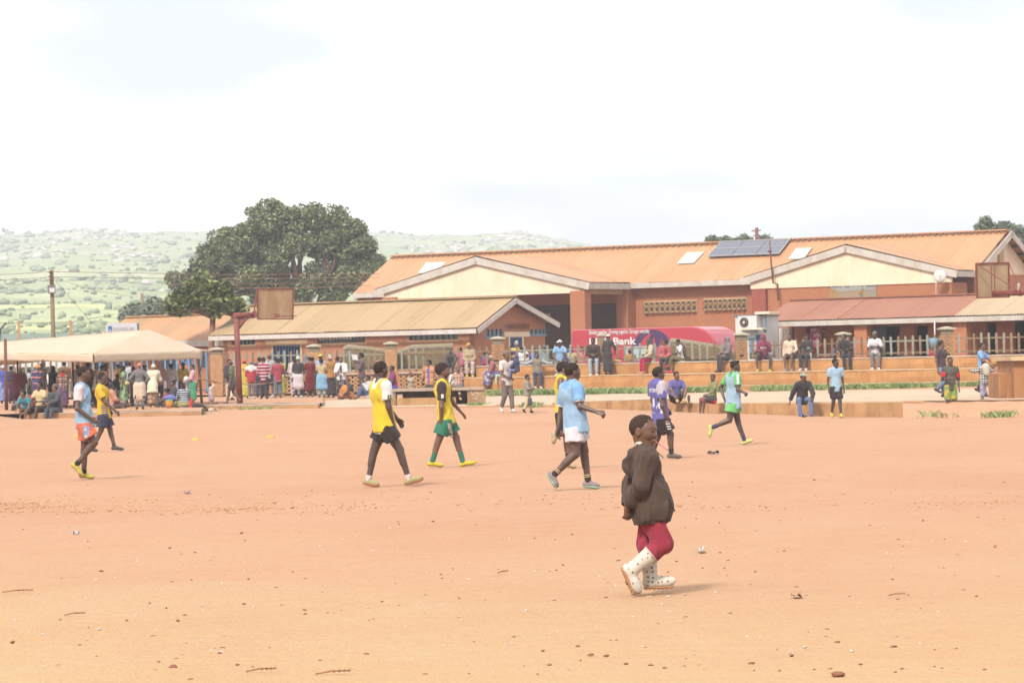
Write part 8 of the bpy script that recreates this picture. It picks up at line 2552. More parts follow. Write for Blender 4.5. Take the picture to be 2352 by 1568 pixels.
q("woman in black beanie and black top talking on a phone", t, 210, 1463, 130, 'stand', -130, 'pd', (LO, c(76, 72, 76)), (B_, c(62, 48, 48)), ('hijab', c(76, 72, 76)), f0, female=True, tone=BROWN)
q("tall person in brown hoodie seen from behind under the marquee", t, 256, 1445, 137, 'stand', 90, 'ff', (HO, c(150, 112, 76)), (T, DGR), SHORT, fs)
q("woman with red collar, plaid top and purple flowered wrap skirt", t, 250, 1475.5, 124.5, 'stand', 85, 'ff', (LO, c(120, 90, 88, 'plaid', (226, 190, 160), (80, 60, 60)),), (B_, c(128, 88, 102, 'blotch', (92, 88, 150), (190, 130, 110))), ('wrap', c(110, 92, 84)), f0, extra=[lambda f: f.part("collar", [C(f.N - f.up * .02, f.N + f.up * .02, .10, .08)], c(206, 62, 62))], **F)
q("person in white cap and white shirt left of the corner pole", t, 310, 1454, 134, 'stand', 110, 'ff', (LO, WHT), (T, GRY), ('cap', WHT), fs)
q("woman with dark hair and orange brown top behind the pale blue bib player", t, 352, 1449, 134, 'stand', 60, 'ff', (LO, c(176, 118, 80)), (B_, DGR), FRO, f0, **F)
q("person in black jacket right behind the marquee corner pole", t, 385, 1462, 137, 'stand', 80, 'ff', (JA, c(72, 60, 56)), (T, BLK), FRO, fs)
q("bald man in blue track top with pale stripe looking right", t, 424, 1452, 133, 'stand', 10, 'ff', (LO, c(96, 100, 186)), (T, NVY), ('beanie', skin(BROWN)), fs, tone=BROWN)
q("person with cream sack cloth on the back bending by the navy shorts player", t, 405, 1500, 126, 'stand', 60, 'ff', (SW, c(236, 222, 204)), (B_, BLK), SHORT, f0, lean=.45, h=1.5)
q("woman with long black hair bending forward with a blue mask", t, 468, 1496, 127, 'stand', 20, 'gg', (LO, c(90, 84, 80)), (T, BLK), ('long',), f0, lean=.5, female=True)
q("man in beige cap and mustard shirt behind the green dress", t, 474, 1450.6, 135, 'stand', 40, 'ff', (LO, c(238, 202, 140)), (T, DGR), ('cap', c(250, 232, 206)), fs)
q("girl in green dress with large pink flowers and yellow bag", t, 492, 1463, 125.5, 'stand', 170, 'dd', (DR, c(176, 210, 156, 'floral', (112, 140, 92), (226, 180, 190), 1.3), .5, .78), None, SHORT, f0, look=190, extra=[lambda f: f.part("belt_bag", [C(f.P + f.up * .1 + f.lat * .1 - f.fr * .12, f.P + f.up * .1 - f.lat * .02 - f.fr * .14, .07)], c(246, 222, 146))], **F)
q("person in pale grey hood behind the green flowered dress", t, 514, 1445, 137, 'stand', 60, 'ff', (HO, c(214, 216, 224)), (T, DGR), SHORT, fs)
q("person with dark red headband stooping behind the woman in grey top", t, 531, 1468, 129, 'stand', 120, 'ff', (LO, c(150, 146, 150)), (T, DGR), ('wrap', c(110, 60, 64)), fs, lean=.2)
q("woman in orange headscarf, grey top and cream cloth tied round her waist", t, 556, 1453.5, 119.5, 'stand', 95, 'hh', (LO, c(138, 134, 134), .02), ('wrapover', c(98, 82, 102), c(140, 138, 142), .55), ('wrap', c(250, 140, 96)), fs, female=True, extra=[lambda f: f.skirt(c(246, 222, 196), .3, .22, .045, "cream_wrap")])
q("man in cream cap facing right behind the orange headscarf", t, 578, 1454.5, 135, 'stand', 30, 'ff', (LO, c(150, 140, 130)), (T, JEAN), ('cap', c(244, 232, 216)), fs)
q("stooping woman wrapped in long cream shawl over brown and yellow skirt", t, 612, 1458, 124, 'stand', 80, 'gg', (SW, c(250, 240, 214, 'blotch', (240, 224, 190)), .34), (B_, c(164, 126, 106, 'floral', (226, 196, 140), (120, 80, 80))), ('wrap', c(246, 236, 212)), f0, lean=.28, **F)
q("person in pink hoodie behind the cream shawl", t, 636, 1446, 134, 'stand', 80, 'ff', (HO, c(246, 188, 184)), (T, DGR), ('hood', c(246, 188, 184)), fs)
q("man in pale grey shirt seen from behind under the right end of the marquee", t, 684, 1454, 129, 'stand', 75, 'ff', (CO, c(214, 204, 208), .2), (T, DGR), SHORT, fs)
q("woman in yellow flowered top beside a maroon cloth", t, 732, 1450.6, 133, 'stand', 80, 'fm', (TE, c(250, 222, 92, 'blotch', (250, 244, 200), (226, 130, 80)), .7), (B_, c(156, 90, 120)), BUN, f0, **F)
q("girl in pink top and green skirt with braids holding a white cloth", t, 768, 1457, 127, 'stand', 190, 'mm', (LO, c(246, 190, 196)), (B_, c(92, 180, 130), .8), BRD, f0, extra=[lambda f: f.part("white_cloth", [C(f.J['WL'], f.J['WR'] - V3(0, 0, .15), .1), C(f.J['WR'], f.J['WR'] - V3(0, 0, .5), .08, .05)], WHT, .01, .06)], **F)
q("seated woman with hair bun and dark top behind the orange bucket", t, 690, 1502, 124, 'flat', 200, 'gg', (LO, c(88, 84, 94)), (B_, c(70, 60, 62)), BUN, f0, h=1.62, lean=.25, **F)
q("small child seated beside the woman with the hair bun", t, 662, 1533, 123, 'low', 160, 'kk', (TE, c(190, 80, 76)), (T, DGR), SHORT, f0, h=1.1, child=True)
q("small child leaning behind the dark topped woman near the bucket", t, 698, 1534, 125.5, 'low', 120, 'kk', (TE, c(96, 76, 70)), (T, DGR), SHORT, f0, h=1.15, child=True)
q("girl in black and white striped top seated on the ground with braids", t, 732, 1533, 121.5, 'flat', 110, 'gg', (LO, c(98, 98, 112, 'stripes', (230, 232, 240), None, .55)), (B_, c(190, 180, 120)), BRD, f0, h=1.5, lean=.25, **F)
q("seated woman in salmon wrap and brown patterned skirt behind the yellow shirt player", t, 446, 1532, 122.5, 'flat', 20, 'kk', (SW, c(226, 160, 130)), (B_, c(120, 96, 86, 'blotch', (190, 170, 150))), SHORT, f0, h=1.5, **F)
q("boy in teal and black shirt sitting bent forward on the dirt kerb", t, 97, 1561.6, 115.05, 'sit', -115, 'kk', (TE, c(78, 150, 164)), (H_, BLK), FRO, fy, zseat=.6, lean=.6, drop=.17, h=1.45, look=-140)
q("taller boy in pale striped shirt sitting on the dirt kerb", t, 156, 1518, 115.3, 'sit', -120, 'mk', (TE, c(252, 228, 178, 'fine', (236, 204, 150))), (K, BLK), SHORT, ('slides', DGR), zseat=.62, drop=.16, look=-150, h=1.75)
q("man in grey jacket hugging a dark backpack on the dirt kerb", t, 219, 1541.5, 115.1, 'sit', -130, 'll', (JA, c(98, 96, 104)), (T, c(104, 106, 118)), ('beanie', skin(DARK)), fs, zseat=.6, lean=.15, drop=.16, look=-165, h=1.62, extra=[lambda f: f.part("backpack", [C(f.P + f.fr * .24 + f.up * .2, f.P + f.fr * .24 + f.up * .46, .15, .13, f.fr, .55)], c(92, 92, 98), .004)])
q("small child in grey sitting behind the kerb sitters", t, 86, 1538, 121, 'low', 160, 'kk', (LO, c(160, 154, 160)), (T, DGR), FRO, f0, h=1.25, child=True)
q("small child in red top with blue collar seen from behind by the kerb", t, 117, 1535, 119.5, 'low', 85, 'kk', (LO, c(196, 74, 66)), (T, NVY), SHORT, f0, h=1.2, child=True)
# the queue along the fence
t = 'queue'
q("man in navy shirt with backpack and white trousers by the first brick pier", t, 917, 1436, 141, 'stand', 60, 'dd', (TE, c(84, 80, 100)), (T, c(244, 228, 208)), SHORT, fs, extra=[lambda f: f.backpack(c(88, 80, 88))])
q("man in olive green shirt walking left beside the hoop pole", t, 921, 1444, 130, 'walk', 176, 'dd', (TE, c(128, 132, 102), .8), (K, c(116, 98, 96)), ('beanie', skin(DARK)), f0, nod=.25, lean=.08)
q("woman in red beanie and long yellow flowered dress right of the hoop pole", t, 977, 1439, 147, 'stand', 85, 'ff', (DR, c(226, 206, 70, 'blotch', (240, 226, 140)), .7, .96), None, ('beanie', c(250, 96, 76)), f0, extra=[lambda f: f.part("orange_scarf", [C(f.N, f.N - f.up * .08, .1, .14)], c(250, 180, 70))], **F)
q("man in red jacket with white shoulders and grey trousers", t, 1004, 1446, 146, 'stand', 90, 'ff', (JA, c(206, 72, 88)), (T, c(138, 130, 138)), ('short', hair_mat((.06, .06, .07))), fw, extra=[lambda f: f.part("white_yoke", [C(f.J['SL'], f.J['SR'], .105, None, f.fr, 1), C(f.N, f.N - f.up * .1, .12, .14)], c(248, 240, 236), vox=.02)])
q("man in red and white striped rugby shirt with black trousers", t, 1053, 1428, 144.5, 'stand', 88, 'ff', (LO, c(178, 50, 72, 'stripes', (246, 232, 238), None, .95), .16), ('wide', c(84, 74, 78)), SHORT, fs)
q("person in navy shirt in front of the striped rugby shirt", t, 1037, 1428, 151, 'stand', 80, 'ff', (LO, NVY), (T, NVY), SHORT, fs)
q("man in grey polo shirt with black shorts and black white sneakers", t, 1078, 1416.5, 149, 'stand', 70, 'fm', (TE, c(196, 190, 190)), (K, c(80, 72, 78), .95), ('beanie', skin(BROWN)), fw, tone=BROWN)
q("person in dusty red jacket and blue patterned trousers", t, 1110, 1435, 146.5, 'stand', 100, 'mm', (CO, c(190, 86, 102), .2), ('wide', c(130, 126, 126, 'blotch', (120, 160, 190), (190, 130, 110), .6)), FRO, ('slides', c(170, 80, 130)), look=130)
q("woman in yellow green dress in front of the dusty red jacket", t, 1123, 1431, 152, 'stand', 60, 'ff', (DR, c(206, 200, 80, 'blotch', (150, 160, 60)), .6, .9), None, SHORT, fy, **F)
q("man in beige coat and light blue shorts seen from behind", t, 1176, 1428, 151, 'stand', 95, 'ff', (CO, c(226, 204, 184), .12), (K, c(170, 186, 192), 1), SHORT, fy)
q("woman in white sleeves and purple flowered skirt beside the white wrap", t, 1181, 1436, 148.5, 'stand', 90, 'ff', (LO, c(246, 236, 240)), (B_, c(220, 200, 206, 'blotch', (130, 70, 120))), SHORT, f0, **F)
q("woman in black top with white pink wrap over black trousers", t, 1192, 1426, 145.5, 'stand', 90, 'fd', (TE, c(82, 74, 74), .9), ('wrapover', c(246, 228, 230), c(76, 66, 68), .52), ('wrap', c(208, 226, 226)), fw, extra=[lambda f: f.part("shoulder_bag", [C(f.N + f.lat * -.05, f.P - f.lat * .2, .02), C(f.P - f.lat * .2 - f.up * .0, f.P - f.lat * .2 - f.up * .12, .07, .09, f.fr, .6)], c(206, 150, 96))], **F)
q("person in grey hood in front of the second brick pier", t, 1222, 1419, 152, 'stand', 70, 'ff', (HO, c(166, 154, 150)), (T, DGR), ('hood', c(150, 142, 140)), fs)
q("woman in long red dress with black pattern and bare ankles", t, 1238, 1427, 147.5, 'stand', 110, 'ff', (DR, c(176, 40, 50, 'zebra', (80, 26, 34), None, .45), .8, .74), None, SHORT, f0, look=140, **F)
q("man with round dark hair beside the long red dress", t, 1250, 1428, 152, 'stand', 60, 'ff', (TE, DGR), (T, DGR), SHORT, fs)
q("man in yellow cap and pale blue shirt with backpack straps", t, 1282, 1416.5, 149.5, 'stand', 60, 'ff', (LO, c(186, 196, 226)), (T, NVY), ('cap', c(252, 226, 80)), fw)
q("woman with pale blue shawl round her waist over zebra striped trousers", t, 1285, 1435, 144.5, 'stand', 85, 'mm', (TE, c(214, 190, 170, 'blotch', (240, 220, 110), (160, 90, 60)), .7), ('wide', c(238, 230, 224, 'zebra', (110, 98, 96), None, .8)), FRO, f0, extra=[lambda f: f.skirt(c(150, 196, 230, 'blotch', (170, 210, 236), (230, 232, 220)), .62, .26, .05, "blue_shawl")], **F)
q("woman in black and cream head wrap with orange top and black skirt", t, 1320, 1422, 148, 'stand', 120, 'mm', (SW, c(206, 146, 82), .05), (B_, c(86, 76, 76)), ('wrap', c(236, 224, 196, 'blotch', (90, 84, 76), None, .5), 'top'), f0, **F)
q("person in purple and white top behind the white cardigan", t, 1348, 1425.6, 152, 'stand', 150, 'ff', (LO, c(150, 110, 176)), (T, DGR), SHORT, fs)
q("woman in white cardigan over long black dress with pale spots", t, 1364, 1429, 146.5, 'stand', -100, 'mm', (LO, c(96, 76, 76), .02), (B_, c(82, 70, 72, 'dots', (214, 206, 220), None, .55), .92), SHORT, f0, extra=[lambda f: f.part("cardigan", [dict(p, ra=p['ra'] + .012, rb=p['rb'] + .012) for p in f.top_prims(1.95, .022, .12)] + [C(f.N + f.fr * .2, f.P + f.fr * .26 - f.up * .2, .11, .12, f.lat, .62, op='s')], c(250, 244, 238), .004)], **F)
q("man in grey purple jacket holding a white paper up to his face", t, 1443, 1412, 151, 'stand', 185, 'nn', (JA, c(138, 116, 116)), (T, DGR), FRO, fs)
q("woman with maroon hair in black top and orange print skirt seated on the ground", t, 1391, 1502, 143.5, 'low', 195, 'kk', (LO, c(88, 80, 80)), (B_, c(238, 150, 70, 'blotch', (100, 92, 90), (240, 230, 220), .7)), ('short', hair_mat((.07, .02, .022))), f0, h=1.6, lean=.3, **F)
q("girl in white jacket and jeans seated knees up against the slotted wall", t, 1470, 1498, 146.5, 'low', 195, 'nn', (JA, c(226, 222, 226)), (T, c(104, 118, 160)), SHORT, f0, h=1.62, **F)
q("woman in pink headscarf and black top behind the yellow bib player", t, 1513, 1441, 150, 'stand', 150, 'ff', (LO, BLK), (B_, BLK), ('hijab', c(244, 156, 150)), f0, **F)
q("boy in maroon and blue football shirt sitting on the bench end", t, 1566, 1457, 124.2, 'sit', 195, 'mm', (TE, c(176, 56, 96), .7), (K, c(96, 96, 180)), SHORT, fs, zseat=1.02, h=1.55, look=205, extra=[lambda f: patch_on(f, "shirt", grid2(.16, .34), f.P + f.up * .3, (.9, -.4, 0), (0, 0, 1), c(110, 104, 176), "shirt_front")], lean=.1)
q("little girl in flowered top with red headband behind the bench", t, 1642, 1491, 147, 'stand', -70, 'dm', (TE, c(226, 210, 180, 'blotch', (160, 140, 100), None, .4), .7), (B_, c(190, 170, 140)), ('wrap', c(150, 60, 70), 'top'), f0, female=True, child=True)
q("boy in orange plaid shirt over purple tee standing behind the bench", t, 1715, 1441, 128.5, 'stand', -110, 'ss', (TE, c(124, 116, 184), .2), (T, DGR), FRO, fs, look=-150, extra=[lambda f: f.part("plaid_shirt", f.top_prims(1.5, .034, .14) + [C(f.N + f.fr * .2, f.P + f.fr * .26 - f.up * .2, .13, .14, f.lat, .75, op='s')], c(232, 150, 96, 'plaid', (246, 206, 170), (190, 110, 80)), .005)])
q("small boy in check shirt sitting on the bench with crossed ankles", t, 1832, 1456, 124.1, 'cross', -75, 'ds', (TE, c(222, 176, 152, 'check', (180, 120, 104), (240, 224, 206), .6), .8), (T, c(136, 122, 118)), ('beanie', skin(DARK)), ('slides', c(236, 196, 140)), zseat=1.04, h=1.36, child=True)
q("toddler girl in white cardigan and lilac pleated skirt running with raised arm", t, 842, 1535, 128.5, 'walk', 20, 'du', (LO, c(246, 232, 222)), (B_, c(226, 190, 206), .62), SHORT, f0, female=True, child=True)
# terrace sitters
t = 'bleach'; ZS = STEPZ[2]
def s_(lab, sx, sy, yaw, arms, top, bot, head=SHORT, feet=fs, dy=0.05, kind='sit', **k):
 return q(lab, t, sx, sy, Ybl(sx / 1.7415) + 1.6 + dy, kind, yaw, arms, top, bot, head, feet, zseat=k.pop('zseat', ZS), **k)
def b_(lab, sx, sy, top, head=SHORT, yaw=90, bot=(T, DGR), h=1.6, **k):
 d = sx / 1.7415
 return q(lab, 'back', sx, sy, fence_Y(d) + .95, 'sit', yaw, 'mm', top, bot, head, None, h=h, free=True, **k)
s_("youth in dark grey jacket leaning forward on the left end of the top step", 1802, 1393, -95, 'gk', (JA, c(100, 92, 90)), (T, c(88, 84, 90)), SHORT, lean=.42)
b_("child with pink bag on its back behind the fence left of the orange headscarf", 1843, 1389, (TE, c(240, 130, 170)), h=1.4)
s_("woman in orange headscarf and beige jacket with patterned trousers on the top step", 1876, 1373, -88, 'ff', (JA, c(206, 180, 144)), ('wide', c(206, 172, 158, 'floral', (240, 226, 220), (130, 100, 100), .8)), ('wrap', c(244, 172, 74)), fy, female=True, look=-40)
b_("youth in navy shirt with pink bag seen from behind left of the slotted pier", 1939, 1405, (TE, c(110, 110, 136)), h=1.45, extra=[lambda f: f.part("pink_bag", [C(f.P + f.up * .2 - f.fr * .2, f.P + f.up * .36 - f.fr * .2, .13, .1)], c(246, 110, 176))])
q("woman in dusty pink cardigan with wide purple flowered skirt sitting sideways on the middle step", t, 1963, 1421, Ybl(1127) + .85, 'sit', 190, 'gg', (LO, c(186, 120, 122)), (B_, c(120, 112, 172, 'blotch', (206, 196, 190), (240, 222, 190), 1.2)), ('wrap', c(214, 180, 160)), f0, zseat=STEPZ[1], lean=.4, female=True, h=1.66)
b_("girl with braided hair behind the top step beside the pink cardigan", 1996, 1438, (TE, c(150, 60, 70)), BUN, h=1.3)
b_("woman in grey head wrap and purple yellow shawl seen from behind", 2066, 1367, (SW, c(120, 92, 150, 'stripes', (252, 212, 80), None, 2.2)), ('wrap', c(200, 178, 170), 'top'), h=1.7, female=True)
b_("person in white top seen from behind left of the white cap", 2085, 1386, (TE, WHT), h=1.65)
b_("youth in white cap and white shirt behind the step", 2106, 1407, (LO, WHT), ('cap', WHT), -60, h=1.5)
b_("child in bright blue shirt behind the fence", 2137, 1392, (TE, c(96, 116, 210)), h=1.5)
b_("child in pink top peering over behind the blue shirt", 2154, 1389, (TE, c(216, 130, 140)), h=1.5, yaw=170)
q("youth in grey waistcoat sitting on the middle step with arms spread along the top", t, 2148, 1410, Ybl(1233) + .82, 'sit', -88, 'oo', (LO, c(196, 196, 200)), (T, c(92, 92, 114)), SHORT, fw, zseat=STEPZ[1], extra=[lambda f: f.part("waistcoat", f.top_prims(0, .034, .1), c(160, 148, 132), .005)], drop=.29, fwd=.17)
s_("youth in navy and white cap and teal varsity jacket lying back behind the grey waistcoat", 2179, 1405, -70, 'dd', (JA, c(150, 166, 166)), (T, DGR), ('cap', c(120, 118, 140)), dy=.9, h=1.5, lean=-.3)
s_("youth in white cap and pale blue tee with grey trousers on the top step", 2238, 1359.7, -95, 'kk', (TE, c(164, 204, 244)), (T, c(176, 164, 150)), ('cap', WHT), fw, lean=.12, look=-140)
b_("person in blue headscarf behind the pale blue tee", 2277, 1404, (SW, c(80, 76, 160)), ('hijab', c(104, 96, 200)), h=1.5, female=True)
b_("person in beige shirt seen from behind at the red van's left end", 2286, 1389, (LO, c(226, 206, 164)), h=1.6)
b_("person in salmon pink shirt in front of the red van", 2326, 1387, (TE, c(240, 160, 146)), h=1.6, yaw=120, look=170)
s_("youth in black long sleeved shirt and pale jeans looking at a red phone", 2372, 1351, -92, 'mm', (LO, c(86, 68, 64)), (T, c(190, 198, 208)), SHORT, fw, lean=.1, nod=.3)
f = q("woman in white cap and long black dress leaning on the top step", t, 2433, 1336.7, Ybl(1395) + 1.15, 'stand', 60, 'dg', (DR, c(80, 72, 74), 1.5, .9), None, ('cap', WHT), fs, female=True, lean=.12, base=STEPZ[1])
f.part("long_hair", [C(f.hp(-.2, 0, .1), f.hp(-.4, 0, -1.3), .4 * f.hs, .3 * f.hs, f.hf, .5)], hair_mat((.04, .024, .018)), .004)
b_("person in navy cap and mustard jacket in front of the red van", 2520, 1397, (JA, c(206, 150, 66)), ('cap', c(96, 88, 120)), h=1.5, yaw=40)
b_("person in grey hood and pale jeans beside the mustard jacket", 2537, 1416, (HO, c(170, 156, 164)), ('hood', c(160, 146, 154)), h=1.35, yaw=40)
s_("woman in beige coat and crimson trousers facing left on the top step", 2594, 1355, 205, 'km', (CO, c(222, 204, 174), .16), (T, c(212, 62, 92)), ('hijab', c(100, 88, 86)), ('slides', c(236, 160, 120)), female=True, lean=.15)
s_("man in dusty pink jacket over red shirt with black trousers on the top step", 2658, 1358.7, -100, 'ff', (JA, c(206, 122, 120)), (T, c(82, 72, 74)), SHORT, ('slides', c(236, 90, 110)), look=190, lean=.1, extra=[lambda f: patch_on(f, "jacket", grid2(.1, .34), f.P + f.up * .36, (1, .1, 0), (0, 0, 1), c(200, 60, 76), "red_shirt")])
s_("youth in white tee and olive trousers with backpack reading a phone legs crossed", 2712, 1357, 195, 'nm', (TE, WHT, .8), (T, c(142, 128, 88)), SHORT, ('slides', c(240, 92, 104)), kind='cross', nod=.45, lean=.12, extra=[lambda f: f.backpack(c(110, 90, 92))])
s_("man in grey hood and jacket facing left beside the slotted pier", 2907, 1347, 200, 'mk', (JA, c(154, 134, 132)), (T, c(90, 80, 84)), ('hood', c(160, 144, 142)), fs, lean=.1)
f = s_("youth in maroon hoodie and black shorts with yellow slides", 3053, 1338, -95, 'nm', (HO, c(160, 76, 98)), (H_, c(70, 60, 62)), ('hood', c(182, 84, 110)), fy, spread=2.0)
patch_on(f, "hoodie", text2("BATAL", .1, .26, .03), f.P + f.up * .56 * f.T, (1, 0, 0), (0, 0, 1), WHITE, "hoodie_lettering")
s_("youth in cream jumper and black shorts with feet together", 3159, 1334.6, -105, 'kd', (LO, c(252, 226, 196), .1), (K, c(72, 64, 64), .6), SHORT, ('slides', c(170, 166, 186)), look=-130)
f = s_("youth in black jersey numbered 22 with black trousers and white sneakers", 3226, 1337, -115, 'fk', (TE, c(76, 66, 66), .9), (T, c(82, 74, 80)), ('beanie', hair_mat()), fw, look=200)
patch_on(f, "shirt", text2("22", .1, .12, .02), f.P + f.up * .5 * f.T + V3(.05, 0, 0), (1, 0, 0), (0, 0, 1), WHITE, "jersey_number")
b_("child in navy shirt with yellow collar behind the fence beside the black shirt", 3330, 1376, (TE, c(90, 88, 130)), h=1.4, yaw=200)
b_("child in dark red half hidden behind the fence", 3300, 1402, (TE, c(170, 80, 80)), h=1.2, yaw=60)
s_("youth in black sweatshirt and black trousers looking left on the top step", 3376, 1336, -80, 'mk', (LO, c(76, 66, 66)), (T, c(78, 70, 76)), SHORT, fs, look=-150)
s_("man in white tee and grey beanie with folded arms on the top step", 3499, 1326.5, -95, 'cc', (TE, c(254, 246, 250), .8), (T, c(156, 144, 136)), ('beanie', c(138, 134, 134)), fw, fwd=.17)
b_("child in red shirt behind the fence near the tall pier", 3730, 1376, (TE, c(226, 70, 80)), h=1.5, yaw=-90)
b_("child's dark head low behind the fence right of the white tee", 3620, 1402, (TE, c(120, 90, 84)), h=1.2, yaw=100)
# at the front edge of the court
t = 'court'
q("youth in purple long sleeved football shirt squatting on the low wall holding a bottle", t, 2706, 1481, 112.6, 'low', -75, 'gk', (LO, c(124, 118, 190), .02), (H_, c(72, 62, 64)), SHORT, ('slides', c(236, 190, 130)), zseat=.55, h=1.72, lean=.2, look=-50, spread=1.8)
q("smiling youth in olive shirt and dark shorts sitting on the low wall", t, 2850, 1497, 110.9, 'sit', 205, 'ks', (TE, c(156, 158, 106), .75), (K, c(100, 90, 96), .7), SHORT, ('slides', c(130, 130, 210)), zseat=.56, look=-110, lean=-.08, drop=.29, extra=[lambda f: f.part("shorts_lining", [C(f.P - f.lat * -.1 - f.up * .06, (f.J['KL'] + f.J['KR']) / 2 - f.up * .04, .09, .07)], c(224, 60, 76), .004)])
f = q("man in black jacket and green camouflage cap leaning on the low wall in jeans", t, 3212, 1492, 108.3, 'sit', -80, 'ks', (JA, c(78, 68, 70)), (T, c(126, 144, 184)), ('cap', c(196, 200, 180, 'blotch', (150, 158, 136), None, .3)), fs, zseat=.5, look=-40, drop=.3, lean=.38, spread=1.5)
q("man in pale blue football shirt and black shorts walking in front of the low wall", t, 3342, 1433, 105.6, 'walk', -70, 'dd', (TE, c(176, 212, 240, 'fine', (198, 226, 244), None, 1.3), .7), (K, c(76, 62, 64), .8), SHORT, fy, look=-30, stride=.5)
q("youth in dark grey tee and jeans stepping along the court edge", t, 3766, 1361.6, 113, 'step', -40, 'dd', (TE, c(100, 80, 82), .7), (T, c(146, 156, 186)), SHORT, fs, look=-20, stride=1.3)
f = q("boy in dark shirt with red sleeve bands and green yellow patterned shorts", t, 3800, 1428.6, 105.3, 'stand', -85, 'dm', (TE, c(110, 106, 94), .5), (K, c(150, 182, 96, 'blotch', (240, 190, 80), (176, 150, 90), 1.0), .95), SHORT, f0)
for sd in 'LR':
 d = f.J['E' + sd] - f.J['S' + sd]
 f.part("sleeve", f.arm(sd, .022, .02, 0, 1.1), c(82, 74, 74)); f.part("sleeve_band", [C(f.J['S' + sd] + d * .5, f.J['S' + sd] + d * .72, .078, None)], c(222, 52, 74))
f = q("youth in pale blue polo shirt and black trousers holding an orange ball", t, 3928, 1371, 112, 'step', -30, 'gg', (TE, c(156, 194, 244), .75), (T, c(74, 66, 72)), SHORT, fs, stride=1.4)
q("girl in checked hooded jacket and purple skirt hopping with arm out at right", t, 3932, 1446, 105.9, 'step', 120, 'oo', (JA, c(232, 226, 220, 'check', (120, 112, 110), (90, 84, 84), .8)), ('wide', c(176, 156, 184, 'blotch', (200, 190, 214))), ('short', hair_mat()), f0, female=True, stride=.8, extra=[lambda f: f.part("loose_hood", [C(f.N - f.fr * .1, f.N - f.fr * .14 - f.up * .16, .13, .09)], c(238, 222, 204), .004)])
f = q("man in white short sleeved shirt and grey trousers carrying a child in a navy coat", t, 2026, 1404.6, 110.5, 'walk', -50, 'cf', (TE, c(252, 236, 230), .75), (T, c(142, 124, 116)), ('beanie', skin(BROWN)), fw, look=-35, tone=BROWN, stride=.55)
g = q("small child in navy coat carried in the arms of the man in white shirt", t, 2064, 1420, 110.2, 'sit', 160, 'gg', (HO, c(94, 92, 124)), (T, c(150, 166, 200)), ('hood', c(98, 96, 128)), f0, h=.85, free=True, child=True)
q("small boy in grey shirt and cream trousers walking beside the man in white", t, 2110, 1497, 109.6, 'walk', -20, 'mm', (LO, c(176, 164, 156), .1), (T, c(246, 224, 170)), SHORT, fs, child=True, stride=.6, extra=[lambda f: f.part("carried_bag", [C(f.J['WR'] - V3(.08, 0, .3), f.J['WR'] - V3(.08, 0, .42), .06, .08)], c(104, 100, 110))])
# things in hands and on the ground
def item(name, lab, cat, m, mat, loc): return tag(m.build(name, mat, None, origin=loc), lab, cat)
p = S(3981.5, 1447.7, 111.4)
me = MB(); R = .125
me.lathe([(R * math.sin(a), -R * math.cos(a)) for a in np.linspace(.02, 3.12, 14)], p, 24)
item("basketball", "orange ball held out by the youth in pale blue polo shirt", "ball", me, c(236, 170, 112), p)
p = S(1412, 1429, 150.7)
item("paper_sheet", "white paper held up by the man in grey purple jacket", "paper", MB().poly([S(1405, 1416, 150.7), S(1429, 1419, 150.5), S(1432, 1441, 150.5), S(1420, 1438, 150.6), S(1411, 1439, 150.7)], (0, .01, 0)), M['white'], p)
p = S(678, 1621, 121.3); p.z = ground_at(p.x, 121.3)
bk = thing("lidded_bucket", p, "orange plastic bucket with green lid among the seated women", "bucket")
MB().lathe([(0, 0), (.105, 0), (.125, .24), (.12, .24), (.1, .02), (0, .02)], p, 20).build("bucket_body", c(244, 164, 70), bk)
MB().lathe([(.13, .23), (.132, .26), (.1, .275), (0, .28)], p, 20).build("bucket_lid", c(150, 196, 140), bk)
v, fc = surface([C((-.1, 0, .06), (.12, 0, .05), .085), C((.03, 0, .1), (.1, .02, .09), .07)], .015, .012, .07, 3)
tag(link_mesh("cloth_bundle", mesh_np("cloth_bundle", v, fc), c(130, 136, 206), None, p + Vector((0, 0, .27))), "blue cloth bundle on the green lid of the orange bucket", "bundle")
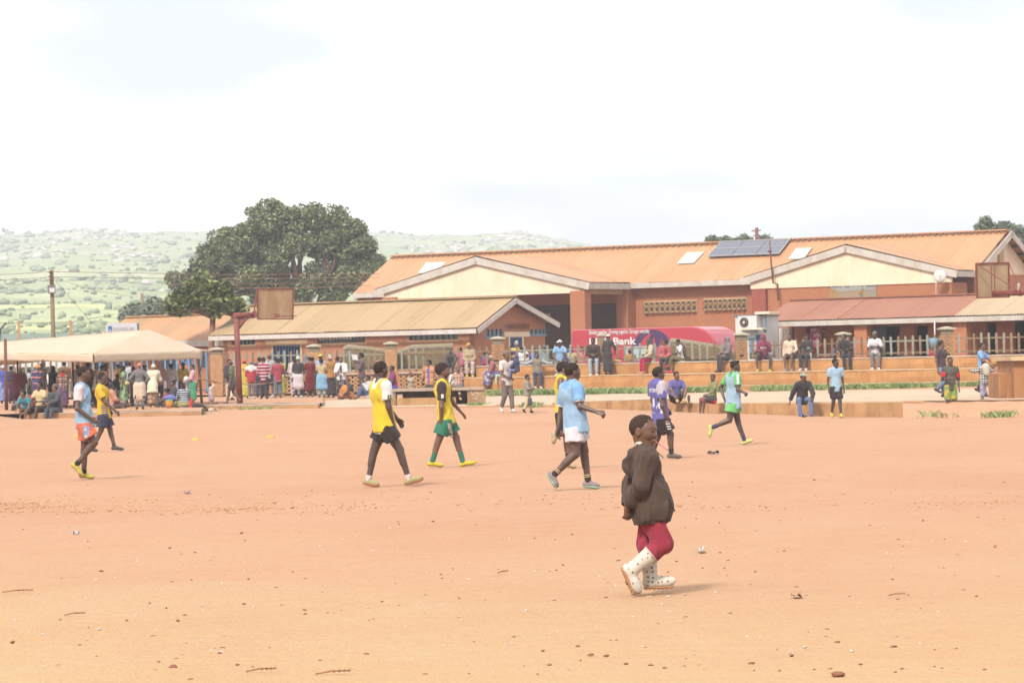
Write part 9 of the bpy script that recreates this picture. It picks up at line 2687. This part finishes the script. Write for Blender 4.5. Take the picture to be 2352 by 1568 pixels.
for (x, y, Y, prs, col, nm, lab) in ((765, 1600, 121.2, [C((0, 0, .02), (0, 0, .28), .09, .04)], (228, 70, 66), "plastic_bag", "red plastic bag beside the girl in striped top"), (792, 1618, 121, [C((-.13, 0, .06), (.15, 0, .05), .08, .06)], (82, 76, 78), "plastic_bag", "black plastic bag on the ground right of the striped girl"),
  (1806, 1545, 124.8, [C((0, 0, .08), (0, 0, .3), .11, .07), C((.2, 0, .06), (.2, 0, .16), .09, .07)], (252, 250, 248), "white_sack", "white sack on the bench left of the check shirt boy"), (2000, 1520, Ybl(1148) + .8, [C((-.15, 0, .05), (.25, 0, .05), .06, .05), C((-.15, -.1, 0), (-.16, -.12, -.25), .04)], (206, 222, 196), "green_cloth", "pale green cloth hanging over the middle step"),
  (2755, 1568, 112.4, [C((0, 0, .03), (0, 0, .17), .045)], (130, 96, 84), "drink_bottle", "brown bottle on the low wall beside the purple shirt"), (3243, 1431, Ybl(1862) + 1.65, [C((0, 0, .03), (0, 0, .2), .035)], (240, 236, 238), "drink_bottle", "white bottle on the top step beside the black jersey"), (2470, 1438, Ybl(1418) + 1.7, [C((-.1, 0, .08), (.12, 0, .06), .07, .05)], (226, 180, 116), "tan_handbag", "tan handbag on the top step beside the black dress"), (865, 1612, 129.5, [C((-.04, 0, .03), (.05, 0, .03), .03)], (110, 92, 84), "small_radio", "small dark lump on the earth left of the hoop pole")):
 p = S(x, y, Y); p.z = ground_at(p.x, Y) if nm in ("plastic_bag", "small_radio") else p.z
 if nm == "drink_bottle": p.z = .56 if x < 3000 else ZS
 if nm == "white_sack": p.z = zT
 if nm == "green_cloth": p.z = STEPZ[1]
 if nm == "tan_handbag": p.z = ZS
 v, fc = surface(prs, .012, .004, .06, x)
 tag(link_mesh(nm, mesh_np(nm, v, fc), c(*col), None, p), lab, "bottle" if "bottle" in nm else ("bag" if "bag" in nm or "sack" in nm else ("cloth" if "cloth" in nm else "object")))
rp = [S(795, 1512, 127.5), S(880, 1531, 132), S(925, 1534, 136), S(975, 1537, 142), S(1033, 1536, 143.5), S(1085, 1530, 145), S(1150, 1516, 147)]
tag(MB().tube(rp, .022, 6).build("barrier_rope", c(220, 168, 116), None, origin=rp[0]), "tan rope strung between poles in front of the queue", "rope")
for h_, l_ in CROWD_H:
 if not .8 < h_ < 1.95: print("HEIGHT", h_, l_)
print("tris", sum(sum(len(p.vertices) - 2 for p in m.polygons) for m in bpy.data.meshes if m.users) , "time", round(time.time() - T0, 1))
